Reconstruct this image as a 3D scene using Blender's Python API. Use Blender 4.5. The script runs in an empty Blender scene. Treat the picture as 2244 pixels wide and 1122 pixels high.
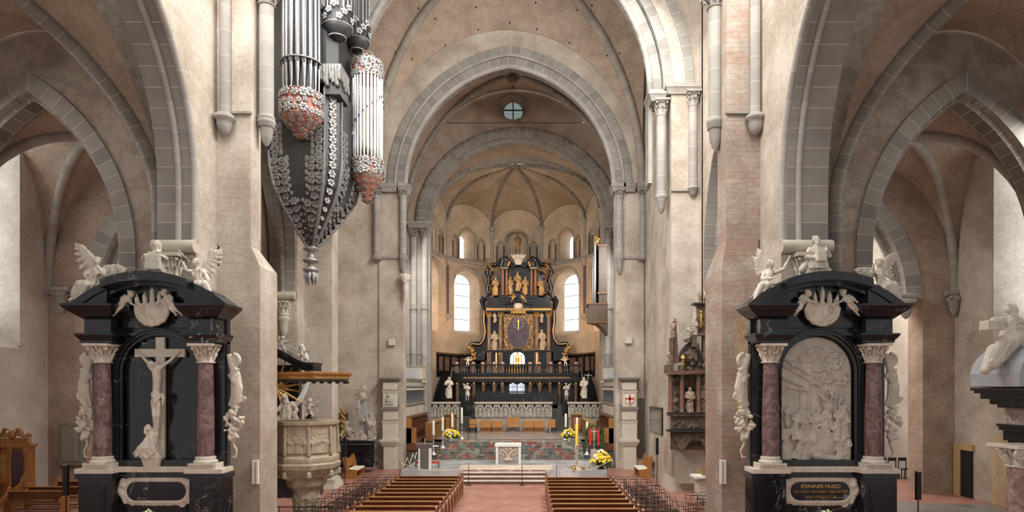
import bpy, bmesh, math, random
from mathutils import Vector, Matrix, noise
from math import sin, cos, pi, sqrt, radians, atan2
random.seed(7)
SC = bpy.context.scene
COL = SC.collection
# ---------------------------------------------------------------- camera (level, rising-front lens)
FPX, CX, CY, EYE = 1420.0, 1160.0, 848.0, 5.0
cam_d = bpy.data.cameras.new('camera'); cam = bpy.data.objects.new('camera', cam_d); COL.objects.link(cam)
cam.location = (0, 0, EYE); cam.rotation_euler = (pi / 2, 0, 0)
cam_d.sensor_width = 36.0; cam_d.lens = 36.0 * FPX / 2244.0
cam_d.shift_x = (1122 - CX) / 2244.0; cam_d.shift_y = (CY - 561) / 2244.0
cam_d.clip_start = 0.1; cam_d.clip_end = 300
SC.camera = cam
# ---------------------------------------------------------------- world and exposure
w = bpy.data.worlds.new('daylight'); SC.world = w; w.use_nodes = True
bg = w.node_tree.nodes['Background']; bg.inputs[0].default_value = (1.0, 0.968, 0.93, 1); bg.inputs[1].default_value = 0.66
SC.view_settings.view_transform = 'Standard'; SC.view_settings.look = 'None'
SC.view_settings.exposure = 0.13; SC.view_settings.gamma = 1.0; SC.view_settings.use_curve_mapping = False
def area(name, loc, target, sx, sy, power, col=(1, .97, .92)):
    l = bpy.data.lights.new(name, 'AREA'); l.shape = 'RECTANGLE'; l.size = sx; l.size_y = sy; l.energy = power; l.color = col
    o = bpy.data.objects.new(name, l); COL.objects.link(o); o.location = loc
    o.rotation_euler = (Vector(target) - Vector(loc)).to_track_quat('-Z', 'Y').to_euler(); return o
# clerestory windows of the crossing (above the frame), lighting the opposite walls
area('clerestory_light_south', (5.6, 22.6, 21.6), (-10, 34, 5), 4, 4, 1900)
area('clerestory_light_north', (-8, 22.6, 21.6), (8, 35, 5), 4, 4, 1350)
area('vault_window_light_south', (5.4, 27.2, 23.8), (-10, 30, 6), 5, 3, 1150)
area('vault_window_light_north', (-8, 27.2, 23.8), (7, 31, 6), 5, 3, 700)
area('clerestory_light_nave_south', (6.5, 16, 20), (-9, 20, 8), 6, 5, 1900)
area('clerestory_light_nave_north', (-9, 16, 20), (7, 20, 7), 6, 5, 1600)
# choir windows and the warm floodlights on the choir cornices
area('choir_window_light_south', (6.9, 45, 14), (-6, 47, 4), 6, 5, 1200)
area('choir_window_light_north', (-9.2, 45, 14), (5, 47, 4), 6, 5, 1200)
area('apse_floodlight_north', (-6.6, 51.5, 10.5), (0.5, 59, 13), .8, 1.6, 230, (1, .56, .24))
area('apse_floodlight_south', (4.7, 51.5, 10.5), (-2.5, 59, 13), .8, 1.6, 230, (1, .56, .24))
# aisle windows
area('aisle_window_light_south', (19.6, 22, 13), (12, 26, 3), 4, 5, 420)
area('aisle_window_light_north', (-22.2, 22, 13), (-15, 26, 3), 4, 5, 700)
area('transept_light_south', (15, 33.5, 14), (15, 38, 4), 5, 4, 1100)
area('transept_light_north', (-17, 33.5, 14), (-17, 38, 4), 5, 4, 500)
# ---------------------------------------------------------------- helpers
def P(px, py, Y):
    return Vector(((px - CX) * Y / FPX, Y, EYE - (py - CY) * Y / FPX))
def XX(px, Y): return (px - CX) * Y / FPX
def ZZ(py, Y): return EYE - (py - CY) * Y / FPX
class MB:
    def __init__(s): s.v = []; s.f = []; s.uv = []; s.sm = []
    def add(s, vs, fs, smooth=False, uvs=None):
        b = len(s.v); s.v.extend([tuple(x) for x in vs])
        for i, f in enumerate(fs):
            s.f.append([b + k for k in f]); s.sm.append(smooth); s.uv.append(uvs[i] if uvs else None)
        return s
    def join(s, o, M=None):
        b = len(s.v); s.v.extend([tuple(M @ Vector(x)) if M else x for x in o.v])
        s.f.extend([[b + k for k in f] for f in o.f]); s.sm.extend(o.sm); s.uv.extend(o.uv); return s
    def box(s, x0, x1, y0, y1, z0, z1):
        if x0 > x1: x0, x1 = x1, x0
        if y0 > y1: y0, y1 = y1, y0
        if z0 > z1: z0, z1 = z1, z0
        vs = [(x, y, z) for z in (z0, z1) for y in (y0, y1) for x in (x0, x1)]
        return s.add(vs, [(0, 2, 3, 1), (4, 5, 7, 6), (0, 1, 5, 4), (2, 6, 7, 3), (0, 4, 6, 2), (1, 3, 7, 5)])
    def ring(s, rings, smooth=True, closed=True, cap=True, uvscale=None):
        n = len(rings[0]); vs = [p for r in rings for p in r]; fs = []; uvs = []
        L = [0]
        for a, b in zip(rings, rings[1:]): L.append(L[-1] + (Vector(a[0]) - Vector(b[0])).length)
        C = [0]
        rr = rings[len(rings) // 2]
        for k in range(n): C.append(C[-1] + (Vector(rr[k]) - Vector(rr[(k + 1) % n])).length)
        m = n if closed else n - 1
        for i in range(len(rings) - 1):
            for k in range(m):
                k2 = (k + 1) % n
                fs.append((i * n + k, i * n + k2, (i + 1) * n + k2, (i + 1) * n + k))
                uvs.append([(L[i], C[k]), (L[i], C[k + 1]), (L[i + 1], C[k + 1]), (L[i + 1], C[k])])
        s.add(vs, fs, smooth, uvs)
        if cap and closed and n > 2:
            s.add(rings[0], [tuple(range(n))[::-1]]); s.add(rings[-1], [tuple(range(n))])
        return s
    def prism(s, poly, y0, y1):                     # polygon in (x,z) extruded along y
        n = len(poly)
        vs = [(x, y0, z) for x, z in poly] + [(x, y1, z) for x, z in poly]
        fs = [tuple(range(n)), tuple(range(2 * n - 1, n - 1, -1))] + [(i, i + n, (i + 1) % n + n, (i + 1) % n) for i in range(n)]
        return s.add(vs, fs)
    def prismx(s, poly, x0, x1):                    # polygon in (y,z) extruded along x
        t = MB().prism(poly, x0, x1); return s.join(MB().add([(v[1], v[0], v[2]) for v in t.v], t.f))
    def prismz(s, poly, z0, z1):                    # plan polygon in (x,y) extruded upward
        t = MB().prism(poly, z0, z1); return s.join(MB().add([(v[0], v[2], v[1]) for v in t.v], t.f))
    def frust(s, a, za, b, zb):                     # a,b = (x0,x1,y0,y1)
        vs = [(a[0], a[2], za), (a[1], a[2], za), (a[1], a[3], za), (a[0], a[3], za), (b[0], b[2], zb), (b[1], b[2], zb), (b[1], b[3], zb), (b[0], b[3], zb)]
        return s.add(vs, [(3, 2, 1, 0), (4, 5, 6, 7), (0, 1, 5, 4), (1, 2, 6, 5), (2, 3, 7, 6), (3, 0, 4, 7)])
    def lathe(s, c, prof, n=20, smooth=True, sx=1, sy=1, a0=0, a1=2 * pi):
        full = abs(a1 - a0 - 2 * pi) < 1e-6; m = n if full else n + 1
        rings = [[(c[0] + r * sx * cos(a0 + (a1 - a0) * k / n), c[1] + r * sy * sin(a0 + (a1 - a0) * k / n), c[2] + z) for k in range(m)] for r, z in prof]
        return s.ring(rings, smooth, closed=True if full else True, cap=True)
    def tube(s, pts, r, n=8, smooth=True, flat=1.0, up=None):
        pts = [Vector(p) for p in pts]; rs = r if isinstance(r, (list, tuple)) else [r] * len(pts)
        rings = []; ref = Vector(up) if up else Vector((0, 0, 1))
        prev = None
        for i, p in enumerate(pts):
            t = (pts[min(i + 1, len(pts) - 1)] - pts[max(i - 1, 0)])
            if t.length < 1e-9: t = Vector((0, 0, 1))
            t.normalize()
            a = prev if prev is not None else (ref if abs(t.dot(ref)) < .95 else Vector((1, 0, 0)))
            u = (a - t * a.dot(t)); u.normalize(); prev = u; v = t.cross(u)
            rings.append([p + u * (rs[i] * cos(2 * pi * k / n)) + v * (rs[i] * flat * sin(2 * pi * k / n)) for k in range(n)])
        return s.ring(rings, smooth)
    def ball(s, c, r, n=10, m=7, M=None):
        if not isinstance(r, (list, tuple)): r = (r, r, r)
        rings = []
        for i in range(1, m):
            a = pi * i / m
            rings.append([Vector((r[0] * sin(a) * cos(2 * pi * k / n), r[1] * sin(a) * sin(2 * pi * k / n), -r[2] * cos(a))) for k in range(n)])
        top = Vector((0, 0, r[2])); bot = -top
        vs = [bot] + [p for q in rings for p in q] + [top]
        if M: vs = [M @ p for p in vs]
        vs = [p + Vector(c) for p in vs]
        fs = [(0, 1 + (k + 1) % n, 1 + k) for k in range(n)]
        for i in range(m - 2):
            for k in range(n): fs.append((1 + i * n + k, 1 + i * n + (k + 1) % n, 1 + (i + 1) * n + (k + 1) % n, 1 + (i + 1) * n + k))
        L = len(vs) - 1; b = 1 + (m - 2) * n
        fs += [(L, b + k, b + (k + 1) % n) for k in range(n)]
        return s.add(vs, fs, True)
    def cap(s, a, b, ra, rb=None, n=10, flat=1.0):   # tapered capsule
        rb = ra if rb is None else rb; a = Vector(a); b = Vector(b); d = b - a; L = d.length
        if L < 1e-6: return s.ball(a, ra)
        t = d / L; pts = []; rs = []
        for k in (85, 60, 30): q = radians(k); pts.append(a - t * ra * sin(q)); rs.append(ra * cos(q))
        pts += [a, b]; rs += [ra, rb]
        for k in (30, 60, 85): q = radians(k); pts.append(b + t * rb * sin(q)); rs.append(rb * cos(q))
        return s.tube(pts, rs, n, flat=flat)
    def sweep(s, path, prof, fu, fv, smooth=False, closed=True):   # prof list of (a,b); fu,fv give axes at point i
        rings = [[Vector(p) + fu(i) * a + fv(i) * b for a, b in prof] for i, p in enumerate(path)]
        return s.ring(rings, smooth, closed=closed, cap=closed)
    def build(s, name, mat, parent=None, bevel=0, at=None):
        me = bpy.data.meshes.new(name); off = Vector((0, 0, 0))
        q = parent
        while q is not None: off += q.location; q = q.parent
        if at is not None: off = Vector(at)
        vs = s.v if off.length < 1e-9 else [tuple(Vector(v) - off) for v in s.v]
        me.from_pydata(vs, [], s.f)
        uvl = me.uv_layers.new(name='UVMap').data
        if any(u for u in s.uv):
            li = 0
            for f, u in zip(s.f, s.uv):
                for k in range(len(f)):
                    if u: uvl[li].uv = u[k]
                    li += 1
        me.polygons.foreach_set('use_smooth', s.sm)
        me.materials.append(mat)
        bm = bmesh.new(); bm.from_mesh(me)
        ng = [f for f in bm.faces if len(f.verts) > 4]
        if ng: bmesh.ops.triangulate(bm, faces=ng)
        bmesh.ops.recalc_face_normals(bm, faces=bm.faces)
        bm.to_mesh(me); bm.free(); me.update()
        o = bpy.data.objects.new(name, me); COL.objects.link(o)
        if parent is not None: o.parent = parent
        elif at is not None: o.location = at
        if bevel:
            m = o.modifiers.new('bevel', 'BEVEL'); m.width = bevel; m.segments = 2; m.limit_method = 'ANGLE'; m.angle_limit = radians(40)
        return o
def tag(o, label=None, cat=None, group=None, kind=None):
    if label: o['label'] = label
    if cat: o['category'] = cat
    if group: o['group'] = group
    if kind: o['kind'] = kind
    return o
def thing(name, label, cat, loc=(0, 0, 0), group=None):
    o = bpy.data.objects.new(name, None); COL.objects.link(o); o.location = loc; o.empty_display_size = .2
    return tag(o, label, cat, group)
def struct(name, mb, mat, **k): return tag(mb.build(name, mat, **k), kind='structure')
def dup(root, loc, rotz=0, label=None, group=None):
    r = root.copy(); COL.objects.link(r); r.location = loc; r.rotation_euler = (0, 0, rotz)
    if label: r['label'] = label
    if group: r['group'] = group
    for ch in list(root.children):
        c = ch.copy(); COL.objects.link(c); c.parent = r
        for g in list(ch.children):
            d = g.copy(); COL.objects.link(d); d.parent = c
    return r
# ---------------------------------------------------------------- materials
def newmat(name):
    m = bpy.data.materials.new(name); m.use_nodes = True; nt = m.node_tree
    return m, nt, nt.nodes, nt.links, nt.nodes['Principled BSDF']
def ramp(N, stops):
    r = N.new('ShaderNodeValToRGB'); e = r.color_ramp.elements
    while len(e) < len(stops): e.new(.5)
    for q, (p, c) in zip(e, stops): q.position = p; q.color = (*c, 1)
    return r
def mixc(N, L, fac, a, b, mode='MIX'):
    m = N.new('ShaderNodeMix'); m.data_type = 'RGBA'; m.blend_type = mode
    for sck, val in ((m.inputs[0], fac), (m.inputs[6], a), (m.inputs[7], b)):
        if hasattr(val, 'links'): L.new(val, sck)
        elif isinstance(val, tuple): sck.default_value = (*val, 1)
        else: sck.default_value = val
    return m.outputs[2]
def plain(name, col, rough=.5, metal=0, var=.12, scale=6, bump=0, spec=.5):
    m, nt, N, L, B = newmat(name)
    g = N.new('ShaderNodeNewGeometry'); n = N.new('ShaderNodeTexNoise'); n.inputs['Scale'].default_value = scale; n.inputs['Detail'].default_value = 5
    L.new(g.outputs['Position'], n.inputs['Vector'])
    d = tuple(max(0, c * (1 - var)) for c in col); h = tuple(min(1, c * (1 + var)) for c in col)
    r = ramp(N, [(.3, d), (.7, h)]); L.new(n.outputs[0], r.inputs[0]); L.new(r.outputs[0], B.inputs['Base Color'])
    B.inputs['Roughness'].default_value = rough; B.inputs['Metallic'].default_value = metal
    B.inputs['Specular IOR Level'].default_value = spec
    if bump:
        b = N.new('ShaderNodeBump'); b.inputs['Strength'].default_value = bump; b.inputs['Distance'].default_value = .02
        L.new(n.outputs[0], b.inputs['Height']); L.new(b.outputs[0], B.inputs['Normal'])
    return m
def wallmat(name, c1, c2, red=0.0, redc=(.42, .22, .16), bw=.9, bh=.3, joint=.25, rough=.9, bump=.35, sc=.35, rt=.52):
    m, nt, N, L, B = newmat(name)
    g = N.new('ShaderNodeNewGeometry'); sep = N.new('ShaderNodeSeparateXYZ'); L.new(g.outputs['Position'], sep.inputs[0])
    ad = N.new('ShaderNodeMath'); ad.operation = 'ADD'; L.new(sep.outputs[0], ad.inputs[0]); L.new(sep.outputs[1], ad.inputs[1])
    cb = N.new('ShaderNodeCombineXYZ'); L.new(ad.outputs[0], cb.inputs[0]); L.new(sep.outputs[2], cb.inputs[1])
    n1 = N.new('ShaderNodeTexNoise'); n1.inputs['Scale'].default_value = sc * 1.5; n1.inputs['Detail'].default_value = 8; n1.inputs['Roughness'].default_value = .62
    L.new(g.outputs['Position'], n1.inputs['Vector'])
    r1 = ramp(N, [(.40, c1), (.60, c2)]); L.new(n1.outputs[0], r1.inputs[0])
    # distort brick coordinates a little
    nv = N.new('ShaderNodeTexNoise'); nv.inputs['Scale'].default_value = 1.6; nv.inputs['Detail'].default_value = 3; L.new(g.outputs['Position'], nv.inputs['Vector'])
    vm = N.new('ShaderNodeVectorMath'); vm.operation = 'MULTIPLY_ADD'; L.new(nv.outputs['Color'], vm.inputs[0]); vm.inputs[1].default_value = (.12, .12, .12); L.new(cb.outputs[0], vm.inputs[2])
    br = N.new('ShaderNodeTexBrick'); L.new(vm.outputs[0], br.inputs['Vector'])
    br.inputs['Color1'].default_value = (1, 1, 1, 1); br.inputs['Color2'].default_value = (.84, .82, .80, 1); br.inputs['Mortar'].default_value = (.62, .60, .58, 1)
    br.inputs['Scale'].default_value = 1; br.inputs['Brick Width'].default_value = bw; br.inputs['Row Height'].default_value = bh
    br.inputs['Mortar Size'].default_value = .012; br.inputs['Mortar Smooth'].default_value = .6
    n2 = N.new('ShaderNodeTexNoise'); n2.inputs['Scale'].default_value = .55; n2.inputs['Detail'].default_value = 6; L.new(g.outputs['Position'], n2.inputs['Vector'])
    r2 = ramp(N, [(.45, (0, 0, 0)), (.62, (1, 1, 1))]); L.new(n2.outputs[0], r2.inputs[0])
    jm = N.new('ShaderNodeMath'); jm.operation = 'MULTIPLY'; L.new(r2.outputs[0], jm.inputs[0]); jm.inputs[1].default_value = joint
    col = mixc(N, L, jm.outputs[0], (1, 1, 1), br.outputs['Color'])
    col = mixc(N, L, 1.0, r1.outputs[0], col, 'MULTIPLY')
    if red:
        n3 = N.new('ShaderNodeTexNoise'); n3.inputs['Scale'].default_value = .8; n3.inputs['Detail'].default_value = 9; n3.inputs['Roughness'].default_value = .7
        mp = N.new('ShaderNodeMapping'); mp.inputs['Scale'].default_value = (.4, .4, 1.6); L.new(g.outputs['Position'], mp.inputs[0]); L.new(mp.outputs[0], n3.inputs['Vector'])
        r3 = ramp(N, [(rt, (0, 0, 0)), (rt + .14, (red, red, red))]); L.new(n3.outputs[0], r3.inputs[0])
        col = mixc(N, L, r3.outputs[0], col, redc)
    n4 = N.new('ShaderNodeTexNoise'); n4.inputs['Scale'].default_value = 7; n4.inputs['Detail'].default_value = 8; n4.inputs['Roughness'].default_value = .7; L.new(g.outputs['Position'], n4.inputs['Vector'])
    r4 = ramp(N, [(.3, (.76, .75, .74)), (.68, (1.03, 1.03, 1.03))]); L.new(n4.outputs[0], r4.inputs[0])
    col = mixc(N, L, 1.0, col, r4.outputs[0], 'MULTIPLY')
    L.new(col, B.inputs['Base Color']); B.inputs['Roughness'].default_value = rough; B.inputs['Specular IOR Level'].default_value = .2
    mx = N.new('ShaderNodeMath'); mx.operation = 'MULTIPLY_ADD'; L.new(br.outputs['Fac'], mx.inputs[0]); mx.inputs[1].default_value = -joint; L.new(n4.outputs[0], mx.inputs[2])
    b = N.new('ShaderNodeBump'); b.inputs['Strength'].default_value = bump; b.inputs['Distance'].default_value = .05
    L.new(mx.outputs[0], b.inputs['Height']); L.new(b.outputs[0], B.inputs['Normal'])
    return m
def ashlar(name, cols, bw=.55, rows=1.6, joint=(.50, .47, .42), jsize=.011):
    m, nt, N, L, B = newmat(name)
    uv = N.new('ShaderNodeUVMap'); br = N.new('ShaderNodeTexBrick'); L.new(uv.outputs[0], br.inputs['Vector'])
    br.inputs['Color1'].default_value = (0, 0, 0, 1); br.inputs['Color2'].default_value = (1, 1, 1, 1); br.inputs['Mortar'].default_value = (.5, .5, .5, 1)
    br.inputs['Scale'].default_value = 1; br.inputs['Brick Width'].default_value = bw; br.inputs['Row Height'].default_value = rows; br.offset = .5
    br.inputs['Mortar Size'].default_value = jsize; br.inputs['Mortar Smooth'].default_value = .1; br.inputs['Bias'].default_value = 0
    r = ramp(N, [(k / (len(cols) - 1), c) for k, c in enumerate(cols)]); L.new(br.outputs['Color'], r.inputs[0])
    g = N.new('ShaderNodeNewGeometry'); n = N.new('ShaderNodeTexNoise'); n.inputs['Scale'].default_value = 1.1; n.inputs['Detail'].default_value = 8; L.new(g.outputs['Position'], n.inputs['Vector'])
    rn = ramp(N, [(.3, (.82, .82, .82)), (.7, (1.1, 1.08, 1.05))]); L.new(n.outputs[0], rn.inputs[0])
    c = mixc(N, L, 1.0, r.outputs[0], rn.outputs[0], 'MULTIPLY')
    c = mixc(N, L, br.outputs['Fac'], c, joint)
    L.new(c, B.inputs['Base Color']); B.inputs['Roughness'].default_value = .85; B.inputs['Specular IOR Level'].default_value = .25
    return m
def marble(name, base, vein, scale=1.2, w=.03, rough=.12, second=None, dist=3.0, spec=.5):
    m, nt, N, L, B = newmat(name)
    g = N.new('ShaderNodeNewGeometry'); n = N.new('ShaderNodeTexNoise'); n.inputs['Scale'].default_value = scale; n.inputs['Detail'].default_value = 6; n.inputs['Distortion'].default_value = dist * .3
    L.new(g.outputs['Position'], n.inputs['Vector'])
    s = N.new('ShaderNodeMath'); s.operation = 'SUBTRACT'; L.new(n.outputs[0], s.inputs[0]); s.inputs[1].default_value = .5
    a = N.new('ShaderNodeMath'); a.operation = 'ABSOLUTE'; L.new(s.outputs[0], a.inputs[0])
    r = ramp(N, [(0, (1, 1, 1)), (w, (0, 0, 0))]); L.new(a.outputs[0], r.inputs[0])
    n2 = N.new('ShaderNodeTexNoise'); n2.inputs['Scale'].default_value = scale * .7; n2.inputs['Detail'].default_value = 3; L.new(g.outputs['Position'], n2.inputs['Vector'])
    r2 = ramp(N, [(.5, (0, 0, 0)), (.66, (1, 1, 1))]); L.new(n2.outputs[0], r2.inputs[0])
    mu = N.new('ShaderNodeMath'); mu.operation = 'MULTIPLY'; L.new(r.outputs[0], mu.inputs[0]); L.new(r2.outputs[0], mu.inputs[1])
    c = base
    if second:
        n3 = N.new('ShaderNodeTexNoise'); n3.inputs['Scale'].default_value = scale * 2.2; n3.inputs['Detail'].default_value = 8; n3.inputs['Distortion'].default_value = 1.5; L.new(g.outputs['Position'], n3.inputs['Vector'])
        r3 = ramp(N, [(.38, (0, 0, 0)), (.62, (1, 1, 1))]); L.new(n3.outputs[0], r3.inputs[0]); c = mixc(N, L, r3.outputs[0], base, second)
    c = mixc(N, L, mu.outputs[0], c, vein)
    L.new(c, B.inputs['Base Color']); B.inputs['Roughness'].default_value = rough; B.inputs['Specular IOR Level'].default_value = spec
    return m
def wood(name, c1, c2, rough=.35, axis=0):
    m, nt, N, L, B = newmat(name)
    g = N.new('ShaderNodeTexCoord'); mp = N.new('ShaderNodeMapping'); sc = [14, 14, 14]; sc[axis] = .9; mp.inputs['Scale'].default_value = sc
    L.new(g.outputs['Object'], mp.inputs[0]); n = N.new('ShaderNodeTexNoise'); n.inputs['Scale'].default_value = 1; n.inputs['Detail'].default_value = 7; n.inputs['Distortion'].default_value = .6
    L.new(mp.outputs[0], n.inputs['Vector']); r = ramp(N, [(.3, c1), (.7, c2)]); L.new(n.outputs[0], r.inputs[0])
    L.new(r.outputs[0], B.inputs['Base Color']); B.inputs['Roughness'].default_value = rough
    return m
def glow(name, col, strength, grid=0):
    m, nt, N, L, B = newmat(name); B.inputs['Base Color'].default_value = (*col, 1); B.inputs['Emission Color'].default_value = (*col, 1); B.inputs['Emission Strength'].default_value = strength
    return m
def tiles(name, c1, c2, mortar, bw, bh, rough=.45, ms=.012, nz=(.8, 1.1)):
    m, nt, N, L, B = newmat(name)
    g = N.new('ShaderNodeNewGeometry'); br = N.new('ShaderNodeTexBrick'); L.new(g.outputs['Position'], br.inputs['Vector'])
    br.inputs['Color1'].default_value = (*c1, 1); br.inputs['Color2'].default_value = (*c2, 1); br.inputs['Mortar'].default_value = (*mortar, 1)
    br.inputs['Scale'].default_value = 1; br.inputs['Brick Width'].default_value = bw; br.inputs['Row Height'].default_value = bh; br.inputs['Mortar Size'].default_value = ms
    n = N.new('ShaderNodeTexNoise'); n.inputs['Scale'].default_value = .8; n.inputs['Detail'].default_value = 7; L.new(g.outputs['Position'], n.inputs['Vector'])
    rn = ramp(N, [(.3, (nz[0],) * 3), (.7, (nz[1],) * 3)]); L.new(n.outputs[0], rn.inputs[0])
    L.new(mixc(N, L, 1.0, br.outputs['Color'], rn.outputs[0], 'MULTIPLY'), B.inputs['Base Color']); B.inputs['Roughness'].default_value = rough
    return m
M_wall = wallmat('lime_plaster', (.44, .378, .312), (.62, .556, .482), red=.2, redc=(.44, .29, .22), joint=.35)
M_wallr = wallmat('weathered_plaster', (.36, .30, .25), (.54, .47, .40), red=.6, redc=(.42, .26, .20), joint=.3, rt=.45, bump=.7, bh=.17, bw=.42)
M_rough = wallmat('rough_pink_plaster', (.36, .295, .245), (.50, .43, .365), red=.45, redc=(.40, .25, .19), joint=.06, bump=1.0, sc=.9)
M_brick = wallmat('thin_brick', (.40, .29, .225), (.52, .41, .33), red=.5, redc=(.40, .24, .17), joint=1.0, bw=.45, bh=.085, bump=.6)
M_pale = wallmat('pale_plaster', (.60, .53, .46), (.74, .68, .61), joint=.25)
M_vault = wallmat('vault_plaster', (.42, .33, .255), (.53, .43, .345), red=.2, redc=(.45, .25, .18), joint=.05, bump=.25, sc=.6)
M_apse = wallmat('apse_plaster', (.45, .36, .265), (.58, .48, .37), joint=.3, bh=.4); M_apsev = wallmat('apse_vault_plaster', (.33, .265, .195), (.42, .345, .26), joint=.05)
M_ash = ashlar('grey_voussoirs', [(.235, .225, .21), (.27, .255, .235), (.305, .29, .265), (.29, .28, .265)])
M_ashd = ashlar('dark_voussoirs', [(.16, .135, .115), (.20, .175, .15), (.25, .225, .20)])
M_rib = ashlar('pale_rib_stone', [(.33, .30, .265), (.38, .35, .31), (.42, .385, .34)], bw=.6, rows=9)
M_shaft = ashlar('shaft_stone', [(.33, .315, .29), (.38, .36, .335), (.42, .40, .375)], bw=.8, rows=9)
M_trim = plain('grey_moulding_stone', (.30, .28, .255), .8, var=.2, scale=2, bump=.2)
M_black = marble('black_marble', (.010, .0105, .014), (.42, .42, .43), 1.0, .006, .16)
M_red = marble('red_marble', (.115, .062, .065), (.40, .30, .28), 1.6, .02, .3, second=(.24, .15, .145))
M_stone = plain('cream_stone', (.62, .56, .47), .65, var=.13, scale=5, bump=.15)
M_stone2 = plain('weathered_stone', (.40, .35, .285), .8, var=.3, scale=5, bump=.3)
M_sand = plain('pale_sandstone', (.50, .455, .375), .75, var=.1, scale=3)
M_relief = plain('relief_stone', (.54, .49, .42), .6, var=.16, scale=3, bump=.1)
M_gold = plain('old_gold', (.52, .33, .11), .4, .75, var=.35, scale=9)
M_gilt = plain('bright_gilding', (.95, .62, .20), .28, .9, var=.15)
M_bronze = plain('brown_stone', (.21, .135, .085), .4, .15, var=.35, scale=6)
M_iron = plain('black_iron', (.02, .019, .02), .4, .4)
M_silver = plain('pipe_tin', (.34, .34, .35), .24, .95, var=.05); M_tin2 = plain('lit_side_tin', (.80, .80, .80), .3, .8, var=.05)  # second tin is lightened for the pipes that face the light
M_sil2 = plain('silvered_wood', (.29, .285, .28), .4, .5, var=.4, scale=14)
M_sil3 = plain('painted_grisaille', (.15, .145, .14), .6, .1, var=.5, scale=16)
M_terra = plain('salmon_paint', (.27, .105, .07), .6, var=.15)
M_case = plain('charcoal_case', (.028, .028, .03), .5)
M_pew = wood('pew_wood', (.14, .042, .014), (.23, .085, .03), .3)
M_oak = wood('honey_oak', (.30, .12, .03), (.42, .20, .065), .35)
M_brown = wood('walnut', (.10, .035, .015), (.19, .075, .03), .35)
M_white = plain('white_paint', (.8, .79, .74), .5, var=.04)
M_wax = plain('candle_wax', (.86, .83, .70), .5, var=.04)
M_glass = glow('daylight_glass', (.93, .97, 1.0), 2.3); M_glassa = glow('apse_glass', (.95, .97, 1.0), 1.7)
# ---------------------------------------------------------------- arches, vaults
def arch_pts(xl, xr, zs, za, n=14):
    """pointed (or round) arch from left spring to right spring in (x,z)"""
    a = (xr - xl) / 2; h = za - zs; c = (xl + xr) / 2; pts = []
    if h >= a * .98:
        R = (a * a + h * h) / (2 * a); th = atan2(h, R - a)
        th = math.asin(min(1, h / R))
        right = [(xr - R + R * cos(th * k / n), zs + R * sin(th * k / n)) for k in range(n + 1)]
    else:
        right = [(c + a * cos(pi / 2 * k / n), zs + h * sin(pi / 2 * k / n)) for k in range(n + 1)]
    left = [(2 * c - x, z) for x, z in right]
    return left + right[-2::-1]
def arch_wall(mb, x0, x1, y0, y1, z0, z1, xl, xr, zs, za, n=14):
    pts = arch_pts(xl, xr, zs, za, n)
    mb.prism([(x0, z0), (x0, z1), (x1, z1), (x1, z0), (xr, z0)] + pts[::-1] + [(xl, z0)], y0, y1)
def arch_ring(mb, xl, xr, zs, za, th, y0, y1, n=16, drop=0, smooth=False, off=0):
    """voussoir ring: intrados given, thickness th outward, from y0 (front) to y1"""
    pts = arch_pts(xl, xr, zs, za, n)
    if drop: pts = [(xl, zs - drop)] + pts + [(xr, zs - drop)]
    c = (xl + xr) / 2; m = len(pts) // 2
    def nor(i):
        a = pts[max(i - 1, 0)]; b = pts[min(i + 1, len(pts) - 1)]
        if i == m: return Vector((0, 0, 1))
        if i < m: b = pts[min(i + 1, m)]
        else: a = pts[max(i - 1, m)]
        t = Vector((b[0] - a[0], 0, b[1] - a[1])).normalized(); nn = Vector((-t.z, 0, t.x))
        return nn
    ks = [nor(i) for i in range(len(pts))]
    # mitre at the apex
    ta = (pts[m][0] - pts[m - 1][0], pts[m][1] - pts[m - 1][1]); L = math.hypot(*ta); na = Vector((-ta[1] / L, 0, ta[0] / L))
    f = 1 / max(.5, na.z); ks[m] = Vector((0, 0, f))
    path = [(x + ks[i].x * off, y0, z + ks[i].z * off) for i, (x, z) in enumerate(pts)]
    mb.sweep(path, [(0, 0), (th, 0), (th, y1 - y0), (0, y1 - y0)], lambda i: ks[i], lambda i: Vector((0, 1, 0)), smooth)
def arch_roll(mb, xl, xr, zs, za, r, y, n=18, drop=0):
    pts = arch_pts(xl, xr, zs, za, n)
    if drop: pts = [(xl, zs - drop)] + pts + [(xr, zs - drop)]
    mb.tube([(x, y, z) for x, z in pts], r, 8, up=(0, 1, 0))
def archx(mb_fn, x0, x1, *a, **k):
    """build something made for an (x,z) arch at depth y and turn it into the (y,z) plane"""
    t = MB(); mb_fn(t, *a, **k); return t
def turn(t, dst, flip=False):
    dst.v.extend([]); b = len(dst.v); dst.v.extend([(v[1], v[0], v[2]) for v in t.v]); dst.f.extend([[b + q for q in f] for f in t.f]); dst.sm.extend(t.sm); dst.uv.extend(t.uv)
def ell(p, q, h0, h1, n=14, pw=1.0):
    """rib from springing p(x,y) height h0 to crown q height h1, steep first"""
    out = []
    for k in range(n + 1):
        a = pi / 2 * k / n; t = 1 - cos(a)
        out.append(Vector((p[0] + (q[0] - p[0]) * t, p[1] + (q[1] - p[1]) * t, h0 + (h1 - h0) * sin(a) ** pw)))
    return out
def ruled(mb, A, B, m=5):
    n = len(A); vs = []
    for j in range(m + 1):
        vs += [A[i].lerp(B[i], j / m) for i in range(n)]
    mb.add(vs, [(j * n + i, j * n + i + 1, (j + 1) * n + i + 1, (j + 1) * n + i) for j in range(m) for i in range(n - 1)], True)
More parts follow.
